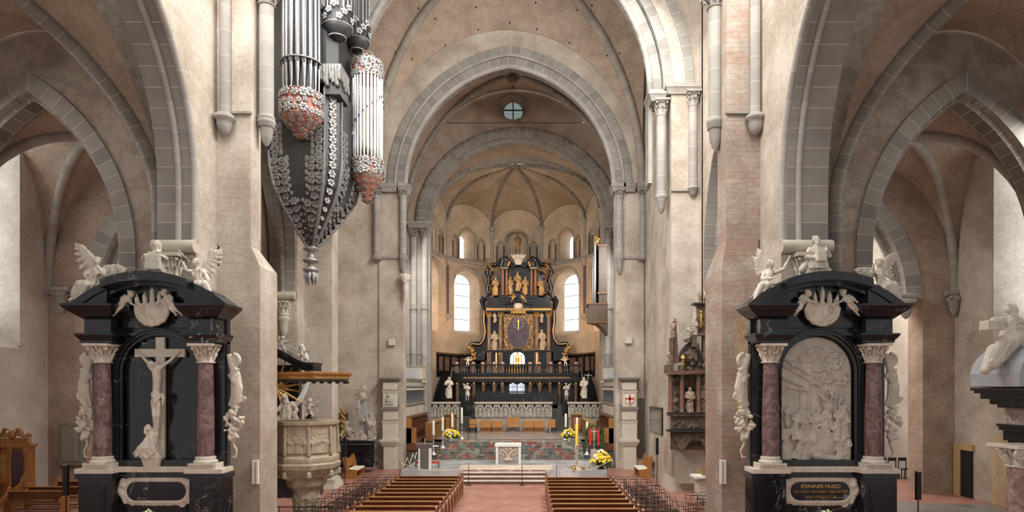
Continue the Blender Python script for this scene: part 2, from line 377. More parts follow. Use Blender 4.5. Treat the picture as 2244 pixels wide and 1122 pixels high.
def vault(name, x0, x1, y0, y1, hs, hc, wall_h, ribr=.16, n=14, ribs=(0, 1, 2, 3)):
    """corners order: (x0,y0),(x1,y0),(x1,y1),(x0,y1); hs = 4 spring heights; wall_h = apex heights for sides y0,x1,y1,x0"""
    C = [(x0, y0), (x1, y0), (x1, y1), (x0, y1)]; c = ((x0 + x1) / 2, (y0 + y1) / 2)
    R = [ell(C[k], c, hs[k], hc, n) for k in range(4)]
    mb = MB()
    for k in range(4):
        k2 = (k + 1) % 4; mid = ((C[k][0] + C[k2][0]) / 2, (C[k][1] + C[k2][1]) / 2)
        ruled(mb, R[k], ell(C[k], mid, hs[k], wall_h[k], n)); ruled(mb, R[k2], ell(C[k2], mid, hs[k2], wall_h[k], n))
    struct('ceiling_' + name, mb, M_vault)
    rb = MB()
    for k in ribs: rb.tube([R[k][0] - Vector((0, 0, 4.0 if name.startswith('aisle') else .2))] + [p - Vector((0, 0, .10)) for p in R[k]], ribr, 8)
    return struct('trim_ribs_' + name, rb, M_rib if name in ('crossing', 'transept_left', 'transept_right') else M_ash)
def impost(mb, x0, x1, y0, y1, z, h=.42, out=.22):
    mb.frust((x0, x1, y0, y1), z - h, (x0 - out * .35, x1 + out * .35, y0 - out * .35, y1), z - h * .72)
    mb.frust((x0 - out * .35, x1 + out * .35, y0 - out * .35, y1), z - h * .72, (x0 - out * .8, x1 + out * .8, y0 - out * .8, y1), z - h * .42)
    mb.box(x0 - out, x1 + out, y0 - out, y1, z - h * .42, z)
def shaft(mb, x, y, z0, z1, r): mb.tube([(x, y, z0), (x, y, z1)], r, 14)
def capital(mb, x, y, z, r, h, leaves=True, top=True):
    mb.lathe((x, y, z), [(r * 1.18, 0), (r * 1.25, h * .05), (r * 1.0, h * .1), (r * 1.0, h * .5), (r * 1.15, h * .75), (r * 1.35, h * .86)], 14)
    if leaves:
        for k in range(8):
            a = 2 * pi * k / 8
            for (h0, h1, sc) in ((.12, .52, 1.0), (.4, .82, 1.15)):
                aa = a + (pi / 8 if h0 > .3 else 0)
                d = Vector((cos(aa), sin(aa), 0)); b = Vector((x, y, z))
                pts = [b + d * r * 1.0 * sc + Vector((0, 0, h * h0)), b + d * r * 1.12 * sc + Vector((0, 0, h * (h0 + h1) / 2)), b + d * r * 1.45 * sc + Vector((0, 0, h * h1)), b + d * r * 1.55 * sc + Vector((0, 0, h * (h1 - .06)))]
                mb.tube(pts, [r * .16, r * .26, r * .22, r * .1], 6, flat=.5)
        for k in range(4):
            a = pi / 4 + pi / 2 * k; mb.ball((x + cos(a) * r * 1.6, y + sin(a) * r * 1.6, z + h * .76), r * .34); mb.ball((x + cos(a + pi / 4) * r * 1.35, y + sin(a + pi / 4) * r * 1.35, z + h * .8), r * .22)
    if top: mb.box(x - r * 1.7, x + r * 1.7, y - r * 1.7, y + r * 1.7, z + h * .86, z + h)
def corbel(mb, x, y, z, r, h, bowl=False):     # rounded end below a cut-off shaft, top at z
    if bowl: return mb.lathe((x, y, z - h), [(r * .1, 0), (r * .55, h * .08), (r * .95, h * .25), (r * 1.15, h * .5), (r * 1.2, h * .7), (r * 1.6, h * .76), (r * 1.6, h * .88), (r * 1.15, h * .93), (r * 1.15, h)], 18)
    mb.lathe((x, y, z - h), [(r * .08, 0), (r * .5, h * .12), (r * .85, h * .36), (r * 1.0, h * .7), (r * 1.25, h * .78), (r * 1.3, h * .88), (r * 1.05, h * .92), (r * 1.05, h)], 14)

AX = -1.3
# ---------------------------------------------------------------- floor
M_floor = tiles('red_floor_tiles', (.36, .155, .11), (.44, .21, .155), (.33, .22, .18), .34, .34, .42)
M_grey = tiles('grey_paving', (.20, .19, .18), (.27, .26, .25), (.15, .14, .14), .6, .6, .35)
struct('floor', MB().add([(-26, 3, 0), (24, 3, 0), (24, 64, 0), (-26, 64, 0)], [(0, 1, 2, 3)]), M_floor)
struct('trim_floor_band', MB().add([(8.9, 25.4, .004), (19.6, 25.4, .004), (19.6, 27.4, .004), (14.2, 28.6, .004), (8.9, 28.6, .004)], [(0, 1, 2, 3, 4)]), M_grey)
# ---------------------------------------------------------------- nearer crossing piers with the arcade arches towards the camera
def arcade(name, x0, x1, side, yj, yback):
    """x0..x1 wall thickness, nave face on `side` (+1 means nave lies at larger x)"""
    t = MB(); t.prism([(yback, 0), (yback, 26), (5.4, 26), (5.4, 0), (7.4, 0)] + arch_pts(7.4, yj, 11, 17, 20) + [(yj, 0)], x0, x1)
    w_ = MB(); turn(t, w_); struct('wall_nave_arcade_' + name, w_, M_wall)
    t = MB(); arch_ring(t, 7.4, yj, 11, 17, .30, x0 + .02, x1 - .02, 20, drop=1.7, off=-.06); w_ = MB(); turn(t, w_); struct('trim_arcade_soffit_' + name, w_, M_ash)
    t = MB(); xn = x1 if side > 0 else x0
    arch_roll(t, 7.45, yj - .1, 11, 16.95, .095, xn - side * .48, 20, drop=1.7)
    arch_roll(t, 7.45, yj - .04, 11, 16.95, .10, xn - side * .03, 20, drop=1.7)
    w_ = MB(); turn(t, w_); struct('trim_arcade_rolls_' + name, w_, M_shaft)
    m = MB()   # cushion impost across the jamb and capital of the half column
    for xx, dx in ((x0, 1),):
        m.tube([(x0 - .05, yj - .12, 9.18), (x1 + .05, yj - .12, 9.18)], .2, 12)
        m.tube([(x0 + .1, yj + .05, 8.9), (x1 - .1, yj + .05, 8.9)], .1, 8)
    capital(m, xn - side * .62, yj - .16, 8.15, .19, .8); shaft(m, xn - side * .62, yj - .16, 7.95, 8.2, .17)
    struct('trim_jamb_capital_' + name, m, M_sand)
arcade('left', -11.13, -9.97, 1, 19.4, 20.9)
arcade('right', 7.54, 8.94, -1, 19.4, 21.4)
pl = MB()
pl.prismz([(-9.9, 20.7), (-8.9, 20.7), (-8.9, 21.3), (-9.2, 22.2), (-11.1, 23.9), (-11.1, 20.7)], 9.5, 26)
pl.prismz([(-9.9, 20.7), (-8.6, 20.7), (-8.6, 22.1), (-9.0, 23.0), (-11.1, 23.9), (-11.1, 20.7)], 0, 8.85)
pl.frust((-9.9, -8.6, 20.7, 22.1), 8.85, (-9.9, -8.9, 20.7, 21.3), 9.5)
struct('wall_crossing_pier_left', pl, M_wall)
pr = MB()
pr.prismz([(7.5, 21.2), (6.45, 21.2), (6.45, 22.2), (6.9, 23), (8.9, 23.9), (8.9, 21.2)], 9.8, 26)
pr.prismz([(7.5, 21.2), (6.3, 21.2), (6.3, 23.2), (6.8, 23.9), (8.9, 23.9), (8.9, 21.2)], 0, 8.9)
pr.frust((6.3, 7.5, 21.2, 23.2), 8.9, (6.45, 7.5, 21.2, 22.2), 9.8)
struct('wall_crossing_pier_right', pr, M_wallr)
m = MB()
shaft(m, XX(493, 20.6), 20.62, ZZ(262, 20.6), 26, .17); shaft(m, XX(1655, 21.1), 21.12, ZZ(262, 21.1), 26, .17)
shaft(m, -8.62, 21.25, ZZ(285, 21.4), 26, .23); shaft(m, 6.32, 22.0, ZZ(285, 22), 26, .25)
for yy in (16.6, 13.9): pass
struct('trim_pier_shafts', m, M_shaft)
m = MB()
corbel(m, XX(493, 20.6), 20.55, ZZ(252, 20.6), .2, .68, True); corbel(m, XX(1655, 21.1), 21.05, ZZ(252, 21.1), .2, .68, True)
m.lathe((XX(493, 20.6), 20.55, ZZ(264, 20.6)), [(.2, 0), (.3, .04), (.3, .14), (.2, .2)], 14); m.lathe((XX(1655, 21.1), 21.05, ZZ(264, 21.1)), [(.2, 0), (.3, .04), (.3, .14), (.2, .2)], 14)
corbel(m, -8.62, 21.25, ZZ(262, 21.4), .22, .95); corbel(m, 6.32, 22.0, ZZ(255, 22), .24, 1.2)
for (cx_, cy_, zz, r_) in ((-8.62, 21.25, ZZ(285, 21.4), .23), (6.32, 22.0, ZZ(285, 22), .25)):
    m.lathe((cx_, cy_, zz), [(r_, 0), (r_ * 1.15, .03), (r_ * 1.12, .3), (r_ * 1.2, .34), (r_, .38)], 16)
capital(m, -8.62, 21.25, ZZ(20, 21.4), .23, .55); capital(m, 6.32, 22.0, ZZ(20, 22), .25, .5)
m.box(-9.55, -8.85, 20.6, 20.72, ZZ(251, 20.7), ZZ(246, 20.7)); m.box(6.4, 7.3, 21.1, 21.22, ZZ(251, 21.2), ZZ(246, 21.2))
struct('trim_pier_corbels', m, M_trim)
# ---------------------------------------------------------------- aisles: wall B (Y=24) with pointed arch, wall C (Y=30.3), outer walls, vaults
YB, YC = 24.0, 30.3
for side, (x0, x1, xl, xr) in {'left': (-24.6, -11.0, -22.0, -15.18), 'right': (8.8, 21.6, 12.7, 19.5)}.items():
    m = MB(); arch_wall(m, x0, x1, YB, YB + 1.0, 0, 22, xl, xr, 9.87, 15.95); struct('wall_aisle_arch_' + side, m, M_rough)
    m = MB(); arch_ring(m, xl, xr, 9.87, 15.95, .62, YB - .05, YB + .35, 18, drop=1.2); struct('trim_aisle_arch_' + side, m, M_ash)
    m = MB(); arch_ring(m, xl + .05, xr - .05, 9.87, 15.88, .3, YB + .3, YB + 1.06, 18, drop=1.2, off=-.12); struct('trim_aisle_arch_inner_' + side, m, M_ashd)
    # the bay on the camera's side
    if side == 'left': vault('aisle_left', -22.6, -13.7, 8, 23.95, [11.7] * 4, 18.1, (17, 18.2, 18.2, 17), .24)
    else: vault('aisle_right', 11.3, 20.0, 8, 23.95, [11.7] * 4, 18.1, (17, 17, 18.2, 18.2), .24)
    # the bay behind
    if side == 'left':
        vault('transept_left', -22.5, -15.0, YB + 1, YC, [9.5] * 4, 15.7, (16.4, 16, 15.2, 16), .2)
        m = MB(); m.prism([(-24.6, 0), (-24.6, 17), (-12.5, 17), (-12.5, 0), (-13.5, 0)] + arch_pts(-20.3, -13.5, 9.1, 14.5)[::-1] + [(-20.3, 9.1), (-20.7, 9.1), (-20.7, 0)], YC, YC + 1.2)
        struct('wall_transept_left', m, M_brick)
        m = MB(); arch_ring(m, -20.2, -13.6, 9.1, 14.4, .75, YC - .06, YC + .5, 16); arch_roll(m, -20.05, -13.75, 9.1, 14.3, .13, YC + .55, 16); struct('trim_transept_arch_left', m, M_ash)
        ox = -22.5; sg = -1
    else:
        vault('transept_right', 12.4, 19.9, YB + 1, YC, [9.5] * 4, 15.7, (16.4, 16, 15.2, 16), .2)
        m = MB(); m.prism([(9.7, 0), (9.7, 17), (21.6, 17), (21.6, 0), (18.4, 0), (18.4, 9.1), (17.65, 9.1)] + arch_pts(11.0, 17.65, 9.1, 14.4)[::-1][1:] + [(11, 0)], YC, YC + 1.2)
        struct('wall_transept_right', m, M_brick)
        m = MB(); arch_ring(m, 11.1, 17.6, 9.1, 14.3, .75, YC - .06, YC + .5, 16); arch_roll(m, 11.25, 17.45, 9.1, 14.2, .13, YC + .55, 16); struct('trim_transept_arch_right', m, M_ash)
        ox = 19.9; sg = 1
    # outer wall with deep splayed window
    a, b = (26.0, 27.85) if side == 'right' else (26.3, 28.7)
    zb = 7.6; m = MB(); o2 = ox + sg * 1.6
    m.box(ox, o2, b, YC + .1, 0, 22); m.box(ox, o2, 6, a, 0, 22); m.box(ox, o2, a, b, 0, zb - .9); m.box(ox, o2, a, b, 16.2, 22)
    m.add([(ox, a, zb - .9), (ox, b, zb - .9), (o2, b, zb + .4), (o2, a, zb + .4)], [(0, 1, 2, 3)])
    struct('wall_aisle_outer_' + side, m, M_pale if side == 'left' else M_wall)
    m = MB(); m.box(ox + sg * .02, o2, b - .06, b + .01, zb - .8, 16.2); struct('trim_window_splay_' + side, m, M_pale)
    m = MB(); m.box(o2 - .02 * sg, o2 + sg * .03, a, b, zb, 16.2)
    struct('window_%d' % (1 if side == 'left' else 2), m, M_glass)
# corbels in the aisles
m = MB()
for (px, py, Y, r) in ((135, 640, 30.1, .24), (1985, 655, 30.1, .3), (2090, 648, 30.1, .24)):
    q = P(px, py, Y); corbel(m, q.x, Y, q.z, r, .95); m.tube([(q.x - r * 1.7, Y - .05, q.z + .12), (q.x + r * 1.7, Y - .05, q.z + .12)], .14, 10); m.ball((q.x - r, Y - .2, q.z - .1), .1); m.ball((q.x + r, Y - .2, q.z - .1), .1)
struct('trim_aisle_corbels', m, M_trim)
# walls beyond the transepts
m = MB(); m.box(8, 21.6, 38, 38.6, 0, 17); struct('wall_chapel_right', m, M_pale)
m = MB(); m.box(-24.6, -12.2, 38, 38.6, 0, 17); struct('wall_chapel_left', m, M_pale)
m = MB(); m.box(21.0, 21.6, 31.5, 38, 0, 17); m.box(-24.6, -24, 31.5, 38, 0, 17); struct('wall_chapel_ends', m, M_pale)
# ---------------------------------------------------------------- arcade between crossing pier and choir-side pier
for side, (xa, xb, xn) in {'left': (-12.4, -11.15, -11.15), 'right': (8.3, 9.6, 8.3)}.items():
    t = MB(); t.prism([(31.2, 0), (31.2, 26), (23.2, 26), (23.2, 11)] + arch_pts(23.6, 30.96, 11, 17.2, 14) + [(30.96, 0)], xa, xb)
    w_ = MB(); turn(t, w_); struct('wall_inner_arcade_' + side, w_, M_wall)
    t = MB(); arch_ring(t, 23.6, 30.96, 11, 17.2, .25, xa + .02, xb - .02, 14, drop=1.6, off=-.05)
    arch_roll(t, 23.7, 30.9, 11, 17.1, .1, (xa + xb) / 2, 14, drop=1.6)
    w_ = MB(); turn(t, w_); struct('trim_inner_arcade_' + side, w_, M_ash)
    m = MB(); m.tube([(xa, 30.9, 9.35), (xb, 30.9, 9.35)], .2, 12); capital(m, (xa + xb) / 2 + .1, 30.85, 8.4, .2, .8, top=False); corbel(m, (xa + xb) / 2 + .1, 30.85, 8.45, .2, 1.1)
    struct('trim_inner_capital_' + side, m, M_sand)
# choir-side (middle) piers and the walls towards the choir
m = MB(); m.prismz([(-12.4, 31.0), (-11.1, 31.0), (-11.1, 32.0), (-9.75, 32.0), (-9.75, 33.0), (-11.9, 33.6), (-12.0, 41), (-12.4, 41)], 0, 19.4); m.prismz([(-12.4, 31), (-9.75, 31.9), (-9.75, 41), (-12.4, 41)], 19.4, 30); struct('wall_choir_side_left', m, M_wall)
m = MB(); m.prismz([(9.6, 31.0), (8.3, 31.0), (8.3, 31.6), (6.92, 31.6), (6.92, 37), (7.1, 37), (7.1, 41), (9.6, 41)], 0, 30); struct('wall_choir_side_right', m, M_wall)
m = MB(); m.frust((-10.2, -9.5, 31.7, 33.3), 0, (-9.9, -9.7, 31.9, 33.1), .5); m.box(-11.2, -9.6, 31.8, 32.1, 0, .45)
m.frust((6.7, 7.4, 31.2, 33), 0, (6.85, 7.2, 31.4, 33), .6); m.box(6.9, 8.4, 31.3, 31.7, 0, .4)
struct('baseboard_piers', m, M_sand)
# great transverse arch Y 31.6
YT = 31.5
m = MB(); arch_ring(m, -8.6, 6.0, 19.45, 27.7, .52, YT + .35, YT + 1.2, 20); arch_ring(m, -9.15, 6.55, 19.45, 28.3, .45, YT + .05, YT + 1.2, 20); struct('trim_great_arch', m, M_ash)
m = MB(); arch_roll(m, -8.55, 5.95, 19.45, 27.65, .16, YT + .4, 20); arch_ring(m, -10.1, 7.6, 19.4, 29.5, .4, YT - .1, YT + .5, 20); struct('trim_great_arch_rolls', m, M_ash)
m = MB(); arch_ring(m, -9.6, 7.0, 19.45, 28.8, .6, YT, YT + 1.2, 20); struct('wall_great_arch', m, M_wall)
m = MB(); arch_wall(m, -12.4, 9.6, YT + .3, YT + 1.1, 19.4, 31, -9.6, 7.0, 19.45, 28.8); struct('wall_above_great_arch', m, M_wall)
m = MB()
q = 31.6
impost(m, 5.98, 6.6, 31.7, 33, 19.5, .5, .15); impost(m, 6.75, 8.2, 31.5, 33, 19.75, .5, .15); impost(m, -8.6 - .6, -8.6, 31.7, 33, 19.5, .5, .15)
struct('trim_great_arch_imposts', m, M_trim)
m = MB(); xs = XX(1449, 32); shaft(m, xs, 32.0, ZZ(440, 32), 18.9, .24); shaft(m, XX(1520, 31.4), 31.5, ZZ(412, 31.4), 19.2, .22); m.box(5.95, 6.15, 32.4, 33.2, 15.2, 19.3)
struct('trim_middle_pier_shafts', m, M_shaft)
m = MB(); capital(m, xs, 32.0, 18.35, .22, .8); corbel(m, xs, 32.0, ZZ(425, 32), .24, 1.0); capital(m, XX(1520, 31.4), 31.5, 18.6, .2, .75); corbel(m, XX(1520, 31.4), 31.5, ZZ(408, 31.4), .22, .5)
m.box(6.9, 8.2, 31.5, 31.62, ZZ(420, 31.6), ZZ(416, 31.6)); struct('trim_middle_pier_corbels', m, M_trim)
# ---------------------------------------------------------------- choir arch (Y 40)
YH = 40.0
xl, xr, zs, za = XX(886, YH), XX(1347, YH), ZZ(408, YH), ZZ(141, YH)
m = MB(); arch_wall(m, -12, 9.5, YH, YH + .9, 0, 30, xl - .55, xr + .55, zs, za + .6, 18)
m.box(XX(832, YH), xl - .05, YH - .15, YH + .9, 0, zs - .3); m.box(xr + .05, XX(1410, YH), YH - .15, YH + .9, 0, zs - .3)
struct('wall_choir_arch', m, M_wall)
m = MB(); arch_ring(m, xl, xr, zs, za, .5, YH - .02, YH + 1.0, 20); struct('trim_choir_arch', m, M_ash)
m = MB(); arch_ring(m, xl - .55, xr + .55, zs, za + .62, .5, YH - .12, YH + .3, 20); struct('trim_choir_arch_outer', m, M_ash)
m = MB(); arch_roll(m, xl + .02, xr - .02, zs, za - .05, .17, YH + .1, 20); arch_roll(m, xl - .55, xr + .55, zs, za + .55, .09, YH - .1, 20); struct('trim_choir_arch_rolls', m, M_shaft)
vault('crossing', -9.75, 6.95, 32.4, YH - .1, [19.4, 19.4, 17.4, 17.4], 29.4, (28.6, 28.4, 27.0, 28.4), .25, 18)
m = MB()
for (a, b) in ((876, 892), (838, 868), (1344, 1366), (1371, 1390), (1398, 1414)): impost(m, XX(a, 39.7), XX(b, 39.7), 39.6, 40.6, ZZ(403, 39.7), .5, .13)
impost(m, 7.0, 7.6, 38.2, 39, ZZ(390, 38), .5, .13)
struct('trim_choir_imposts', m, M_trim)
m = MB(); cps = MB()
for (px, top) in ((883, 425), (826, 425), (1358, 425), (1409, 425)):
    x = XX(px, 39.7); shaft(m, x, 39.72, ZZ(560, 39.7), ZZ(top, 39.7), .2)
    capital(cps, x, 39.72, ZZ(436, 39.7), .19, .62, top=False)
corbel(cps, XX(883, 39.7), 39.72, ZZ(556, 39.7), .21, 1.25); corbel(cps, XX(1358, 39.7), 39.72, ZZ(556, 39.7), .21, 1.25)
for px in (826, 1409): cps.lathe((XX(px, 39.7), 39.72, ZZ(571, 39.7)), [(.2, 0), (.34, .06), (.34, .22), (.2, .34)], 14)
cps.box(XX(832, 39.8), XX(876, 39.8), 39.75, 39.9, ZZ(567, 39.8), ZZ(562, 39.8)); cps.box(XX(1366, 39.8), XX(1404, 39.8), 39.75, 39.9, ZZ(567, 39.8), ZZ(562, 39.8))
struct('trim_choir_shafts', m, M_shaft); struct('trim_choir_capitals', cps, M_trim)
# ---------------------------------------------------------------- choir bay Y 41..50
YA = 50.0
xl2, xr2, zs2, za2 = XX(933, YA), XX(1334, YA), ZZ(488, YA), ZZ(303, YA)
m = MB(); m.box(-10.2, -9.6, 40.9, 50, 0, 29); m.box(7.5, 8.1, 40.9, 50, 0, 29); struct('wall_choir_bay', m, M_wall)
vault('choir', -9.6, 7.5, 40.9, YA - .1, [17.5] * 4, 27.0, (26.2, 26.5, 27.9, 26.5), .2, 16)
# wall over the apse arch with the round window
m = MB(); cxw, czw, rw = XX(1124, YA), ZZ(236, YA), .72
up = arch_pts(xl2, xr2, zs2, za2, 16)
m.prism([(-9.6, zs2), (-9.6, 25.4), (cxw, 25.4), (7.5, 25.4), (7.5, zs2)] + up[::-1], YA, YA + .8)
K = 28; po = [(cxw + 1.12 * cos(2 * pi * k / K), czw + 1.0 * sin(2 * pi * k / K)) for k in range(K)]; pi_ = [(cxw + rw * cos(2 * pi * k / K), czw + rw * sin(2 * pi * k / K)) for k in range(K)]
sq = []
for k in range(K):
    c, s_ = cos(2 * pi * k / K), sin(2 * pi * k / K); t = min(8.5 / max(abs(c), 1e-6), (1.19 if s_ < 0 else 4) / max(abs(s_), 1e-6)); sq.append((cxw + c * t, czw + s_ * t))
m.add([(x, YA, z) for x, z in sq] + [(x, YA, z) for x, z in po] + [(x, YA + .8, z) for x, z in pi_], [(k, (k + 1) % K, K + (k + 1) % K, K + k) for k in range(K)] + [(K + k, K + (k + 1) % K, 2 * K + (k + 1) % K, 2 * K + k) for k in range(K)])
struct('wall_apse_arch', m, M_vault)
w3 = struct('window_3', MB().add([(x, YA + .78, z) for x, z in pi_], [tuple(range(K))]), glow('dim_leaded_glass', (.36, .44, .42), .75))
m = MB(); m.box(cxw - .045, cxw + .045, YA + .68, YA + .76, czw - rw, czw + rw); m.box(cxw - rw, cxw + rw, YA + .68, YA + .76, czw + .06, czw + .15)
for k in range(-5, 6):
    d = k * .12; e = sqrt(max(0, rw * rw - d * d)); m.box(cxw + d - .008, cxw + d + .008, YA + .72, YA + .75, czw - e, czw + e); m.box(cxw - e, cxw + e, YA + .72, YA + .75, czw + d - .008, czw + d + .008)
m.build('window_leading', M_iron, w3)
m = MB(); m.tube([(x, YA - .03, z) for x, z in po] + [(po[0][0], YA - .03, po[0][1])], .09, 8); struct('trim_round_window', m, M_trim)
m = MB(); arch_ring(m, xl2, xr2, zs2, za2, .62, YA - .35, YA + .2, 20); arch_ring(m, xl2 + .4, xr2 - .4, zs2, za2 - .3, .45, YA, YA + .7, 20); struct('trim_apse_arch', m, M_ash)
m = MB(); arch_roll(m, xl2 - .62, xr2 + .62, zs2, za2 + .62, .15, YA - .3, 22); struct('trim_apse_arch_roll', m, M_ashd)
# barrel between the two arches and the inner ring
YI = 52.8; xl3, xr3, za3 = XX(943, YI), XX(1328, YI), ZZ(354, YI)
A = [Vector((x, YA + .7, z)) for x, z in arch_pts(xl2 + .1, xr2 - .1, zs2, za2 - .05, 16)]
B_ = [Vector((x, YI, z)) for x, z in arch_pts(xl3 - .25, xr3 + .25, 18.3, za3 + .3, 16)]
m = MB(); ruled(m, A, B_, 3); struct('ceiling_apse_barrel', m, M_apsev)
m = MB(); arch_ring(m, xl3, xr3, 18.3, za3, .45, YI - .1, YI + .5, 20); struct('trim_apse_inner_arch', m, M_ash)
# clustered piers Y 50
m = MB(); cps = MB()
for sg, a in ((-1, (897, 942)), (1, (1322, 1356))):
    x0, x1 = XX(a[0], YA), XX(a[1], YA)
    m.box(x0 - (1.2 if sg < 0 else 0), x1 + (1.2 if sg > 0 else 0), YA, YA + 1, 0, zs2 - .3)
    for f in ((.22, .75) if sg < 0 else (.3, .85)):
        x = x0 + (x1 - x0) * f; shaft(m, x, YA - .12, 3, zs2 - 1, .24); capital(cps, x, YA - .12, zs2 - 1.2, .24, .75, top=False); cps.lathe((x, YA - .12, ZZ(680, YA)), [(.24, 0), (.3, .05), (.3, .15), (.24, .2)], 14)
    impost(cps, x0 + .05, x1 - .05, YA - .35, YA + 1, zs2, .5, .2)
struct('trim_choir_clusters', m, M_shaft); struct('trim_cluster_capitals', cps, M_trim)
m = MB(); m.box(-10, XX(936, 52), 51, 53.3, 0, 19.5); m.box(XX(1334, 52), 8, 51, 53.3, 0, 19.5); struct('wall_apse_jambs', m, M_wall)
# ---------------------------------------------------------------- apse
AC = Vector((-1.15, 53.3, 0)); AR = 6.9
def ap(deg, r, z):
    a = radians(deg); return Vector((AC.x + r * sin(a), AC.y + r * cos(a), z))
def arch_poly(u, w, z0, z1, n=10):
    r = w / 2; return [(u - r, z0)] + [(u - r * cos(pi * k / n), z1 - r + r * sin(pi * k / n)) for k in range(n + 1)] + [(u + r, z0)]
def tmp(mb):
    me = bpy.data.meshes.new('t'); me.from_pydata(mb.v, [], mb.f); bm = bmesh.new(); bm.from_mesh(me); bmesh.ops.triangulate(bm, faces=[f for f in bm.faces if len(f.verts) > 4]); bmesh.ops.recalc_face_normals(bm, faces=bm.faces); bm.to_mesh(me); bm.free()
    o = bpy.data.objects.new('t', me); COL.objects.link(o); return o
D2U = AR * pi / 180
slab = MB(); NU = 96; U0, U1 = -96 * D2U, 96 * D2U
vs = []; fs = []
for k in range(NU + 1):
    u = U0 + (U1 - U0) * k / NU; vs += [(u, 0, .4), (u, 0, 21.7), (u, 1.5, 21.7), (u, 1.5, .4)]
for k in range(NU):
    b = 4 * k
    for j in range(4): fs.append((b + j, b + (j + 1) % 4, b + 4 + (j + 1) % 4, b + 4 + j))
fs += [(0, 1, 2, 3), (4 * NU + 3, 4 * NU + 2, 4 * NU + 1, 4 * NU)]
slab.add(vs, fs); base = tmp(slab)
def cut(poly_front, poly_back, y0, y1):
    n = len(poly_front); t = MB(); t.add([(x, y0, z) for x, z in poly_front] + [(x, y1, z) for x, z in poly_back], [tuple(range(n)), tuple(range(2 * n - 1, n - 1, -1))] + [(i, i + n, (i + 1) % n + n, (i + 1) % n) for i in range(n)])
    c = tmp(t); md = base.modifiers.new('b', 'BOOLEAN'); md.object = c; md.solver = 'EXACT'; md.operation = 'DIFFERENCE'; return c
cutters = []
WIN = (-81, -40, 40, 81)
for d in WIN:
    u = d * D2U
    cutters.append(cut(arch_poly(u, 3.3, 9.6, 15.85), arch_poly(u, 3.3, 9.6, 15.85), -.2, .22))
    cutters.append(cut(arch_poly(u, 2.75, 9.7, 15.5), arch_poly(u, 1.75, 10.3, 15.3), .15, 1.6))
    cutters.append(cut(arch_poly(u, 1.75, 16.45, 19.3), arch_poly(u, 1.75, 16.45, 19.3), -.2, .3))
    cutters.append(cut(arch_poly(u, 1.35, 16.6, 19.05), arch_poly(u, .8, 16.95, 18.9), .25, 1.6))
    for du in (-1.42, 1.42): cutters.append(cut(arch_poly(u + du, .62, 16.45, 18.5), arch_poly(u + du, .62, 16.45, 18.5), -.2, .3))
cutters.append(cut(arch_poly(0, 2.1, 16.3, 19.5), arch_poly(0, 2.1, 16.3, 19.5), -.2, .9))
for du in (-1.55, 1.55): cutters.append(cut(arch_poly(du, .62, 16.45, 18.5), arch_poly(du, .62, 16.45, 18.5), -.2, .3))
dg = bpy.context.evaluated_depsgraph_get(); dg.update(); me = bpy.data.meshes.new_from_object(base.evaluated_get(dg))
for o in cutters + [base]: bpy.data.objects.remove(o, do_unlink=True)
bm = bmesh.new(); bm.from_mesh(me); bmesh.ops.triangulate(bm, faces=[f for f in bm.faces if len(f.verts) > 4])
for v in bm.verts:
    q = ap(v.co.x / D2U, AR + v.co.y, v.co.z); v.co = q
bm.to_mesh(me); bm.free(); me.name = 'wall_apse'; me.materials.clear(); me.materials.append(M_apse)
o = bpy.data.objects.new('wall_apse', me); COL.objects.link(o); o['kind'] = 'structure'
for p in me.polygons: p.use_smooth = False
wi = 4
for d in WIN:
    for (w_, z0, z1) in ((1.9, 10.1, 15.4), (.95, 16.9, 19.0)):
        pts = [ap(d + (u / AR) * 180 / pi, AR + 1.42, z) for u, z in arch_poly(0, w_, z0, z1)]
        wo = struct('window_%d' % wi, MB().add(pts, [tuple(range(len(pts)))]), M_glassa); wi += 1
        if w_ > 1:
            lm = MB(); f = lambda u, z: ap(d + (u / AR) * 180 / pi, AR + 1.38, z)
            for z in (11.2, 12.3, 13.4, 14.5): lm.tube([f(-.9, z), f(.9, z)], .03, 5)
            for u in (-.3, .35): lm.tube([f(u, 10.1), f(u, 15.1)], .022, 5)
            lm.build('window_bars', M_iron, wo)
m = MB(); sh = MB(); dk = MB()
for z, r in ((16.25, .12), (16.38, .08)): m.tube([ap(a, AR - .03, z) for a in range(-92, 93, 4)], r, 8)
for d in WIN:
    for (w_, zt, rr) in ((3.4, 15.9, .07), (1.85, 19.35, .06)):
        m.tube([ap(d + (u / AR) * 180 / pi, AR - .02, z) for u, z in arch_poly(0, w_, zt - w_ / 2 - .2, zt)[1:-1]], rr, 6)
    for du in (-1.42, 1.42): m.tube([ap(d + ((u + du) / AR) * 180 / pi, AR - .02, z) for u, z in arch_poly(0, .66, 18, 18.55)[1:-1]], .05, 6)
    for du in (-1.75, -1.05, 1.05, 1.75):
        dd = d + du / AR * 180 / pi; dk.tube([ap(dd, AR - .02, 16.5), ap(dd, AR - .02, 18.0)], .075, 8); m.tube([ap(dd, AR - .04, 18.0), ap(dd, AR - .04, 18.2)], [.08, .13], 8)
for du in (-1.9, -1.2, 1.2, 1.9):
    dd = du / AR * 180 / pi; dk.tube([ap(dd, AR - .02, 16.5), ap(dd, AR - .02, 18.0)], .075, 8); m.tube([ap(dd, AR - .04, 18.0), ap(dd, AR - .04, 18.2)], [.08, .13], 8)
m.tube([ap((u / AR) * 180 / pi, AR - .02, z) for u, z in arch_poly(0, 2.2, 18, 19.6)[1:-1]], .06, 6)
RB = (-98, -61, -19.5, 19.5, 61, 98); boss = Vector((AC.x, AC.y + .3, 23.35)); HS = 19.6
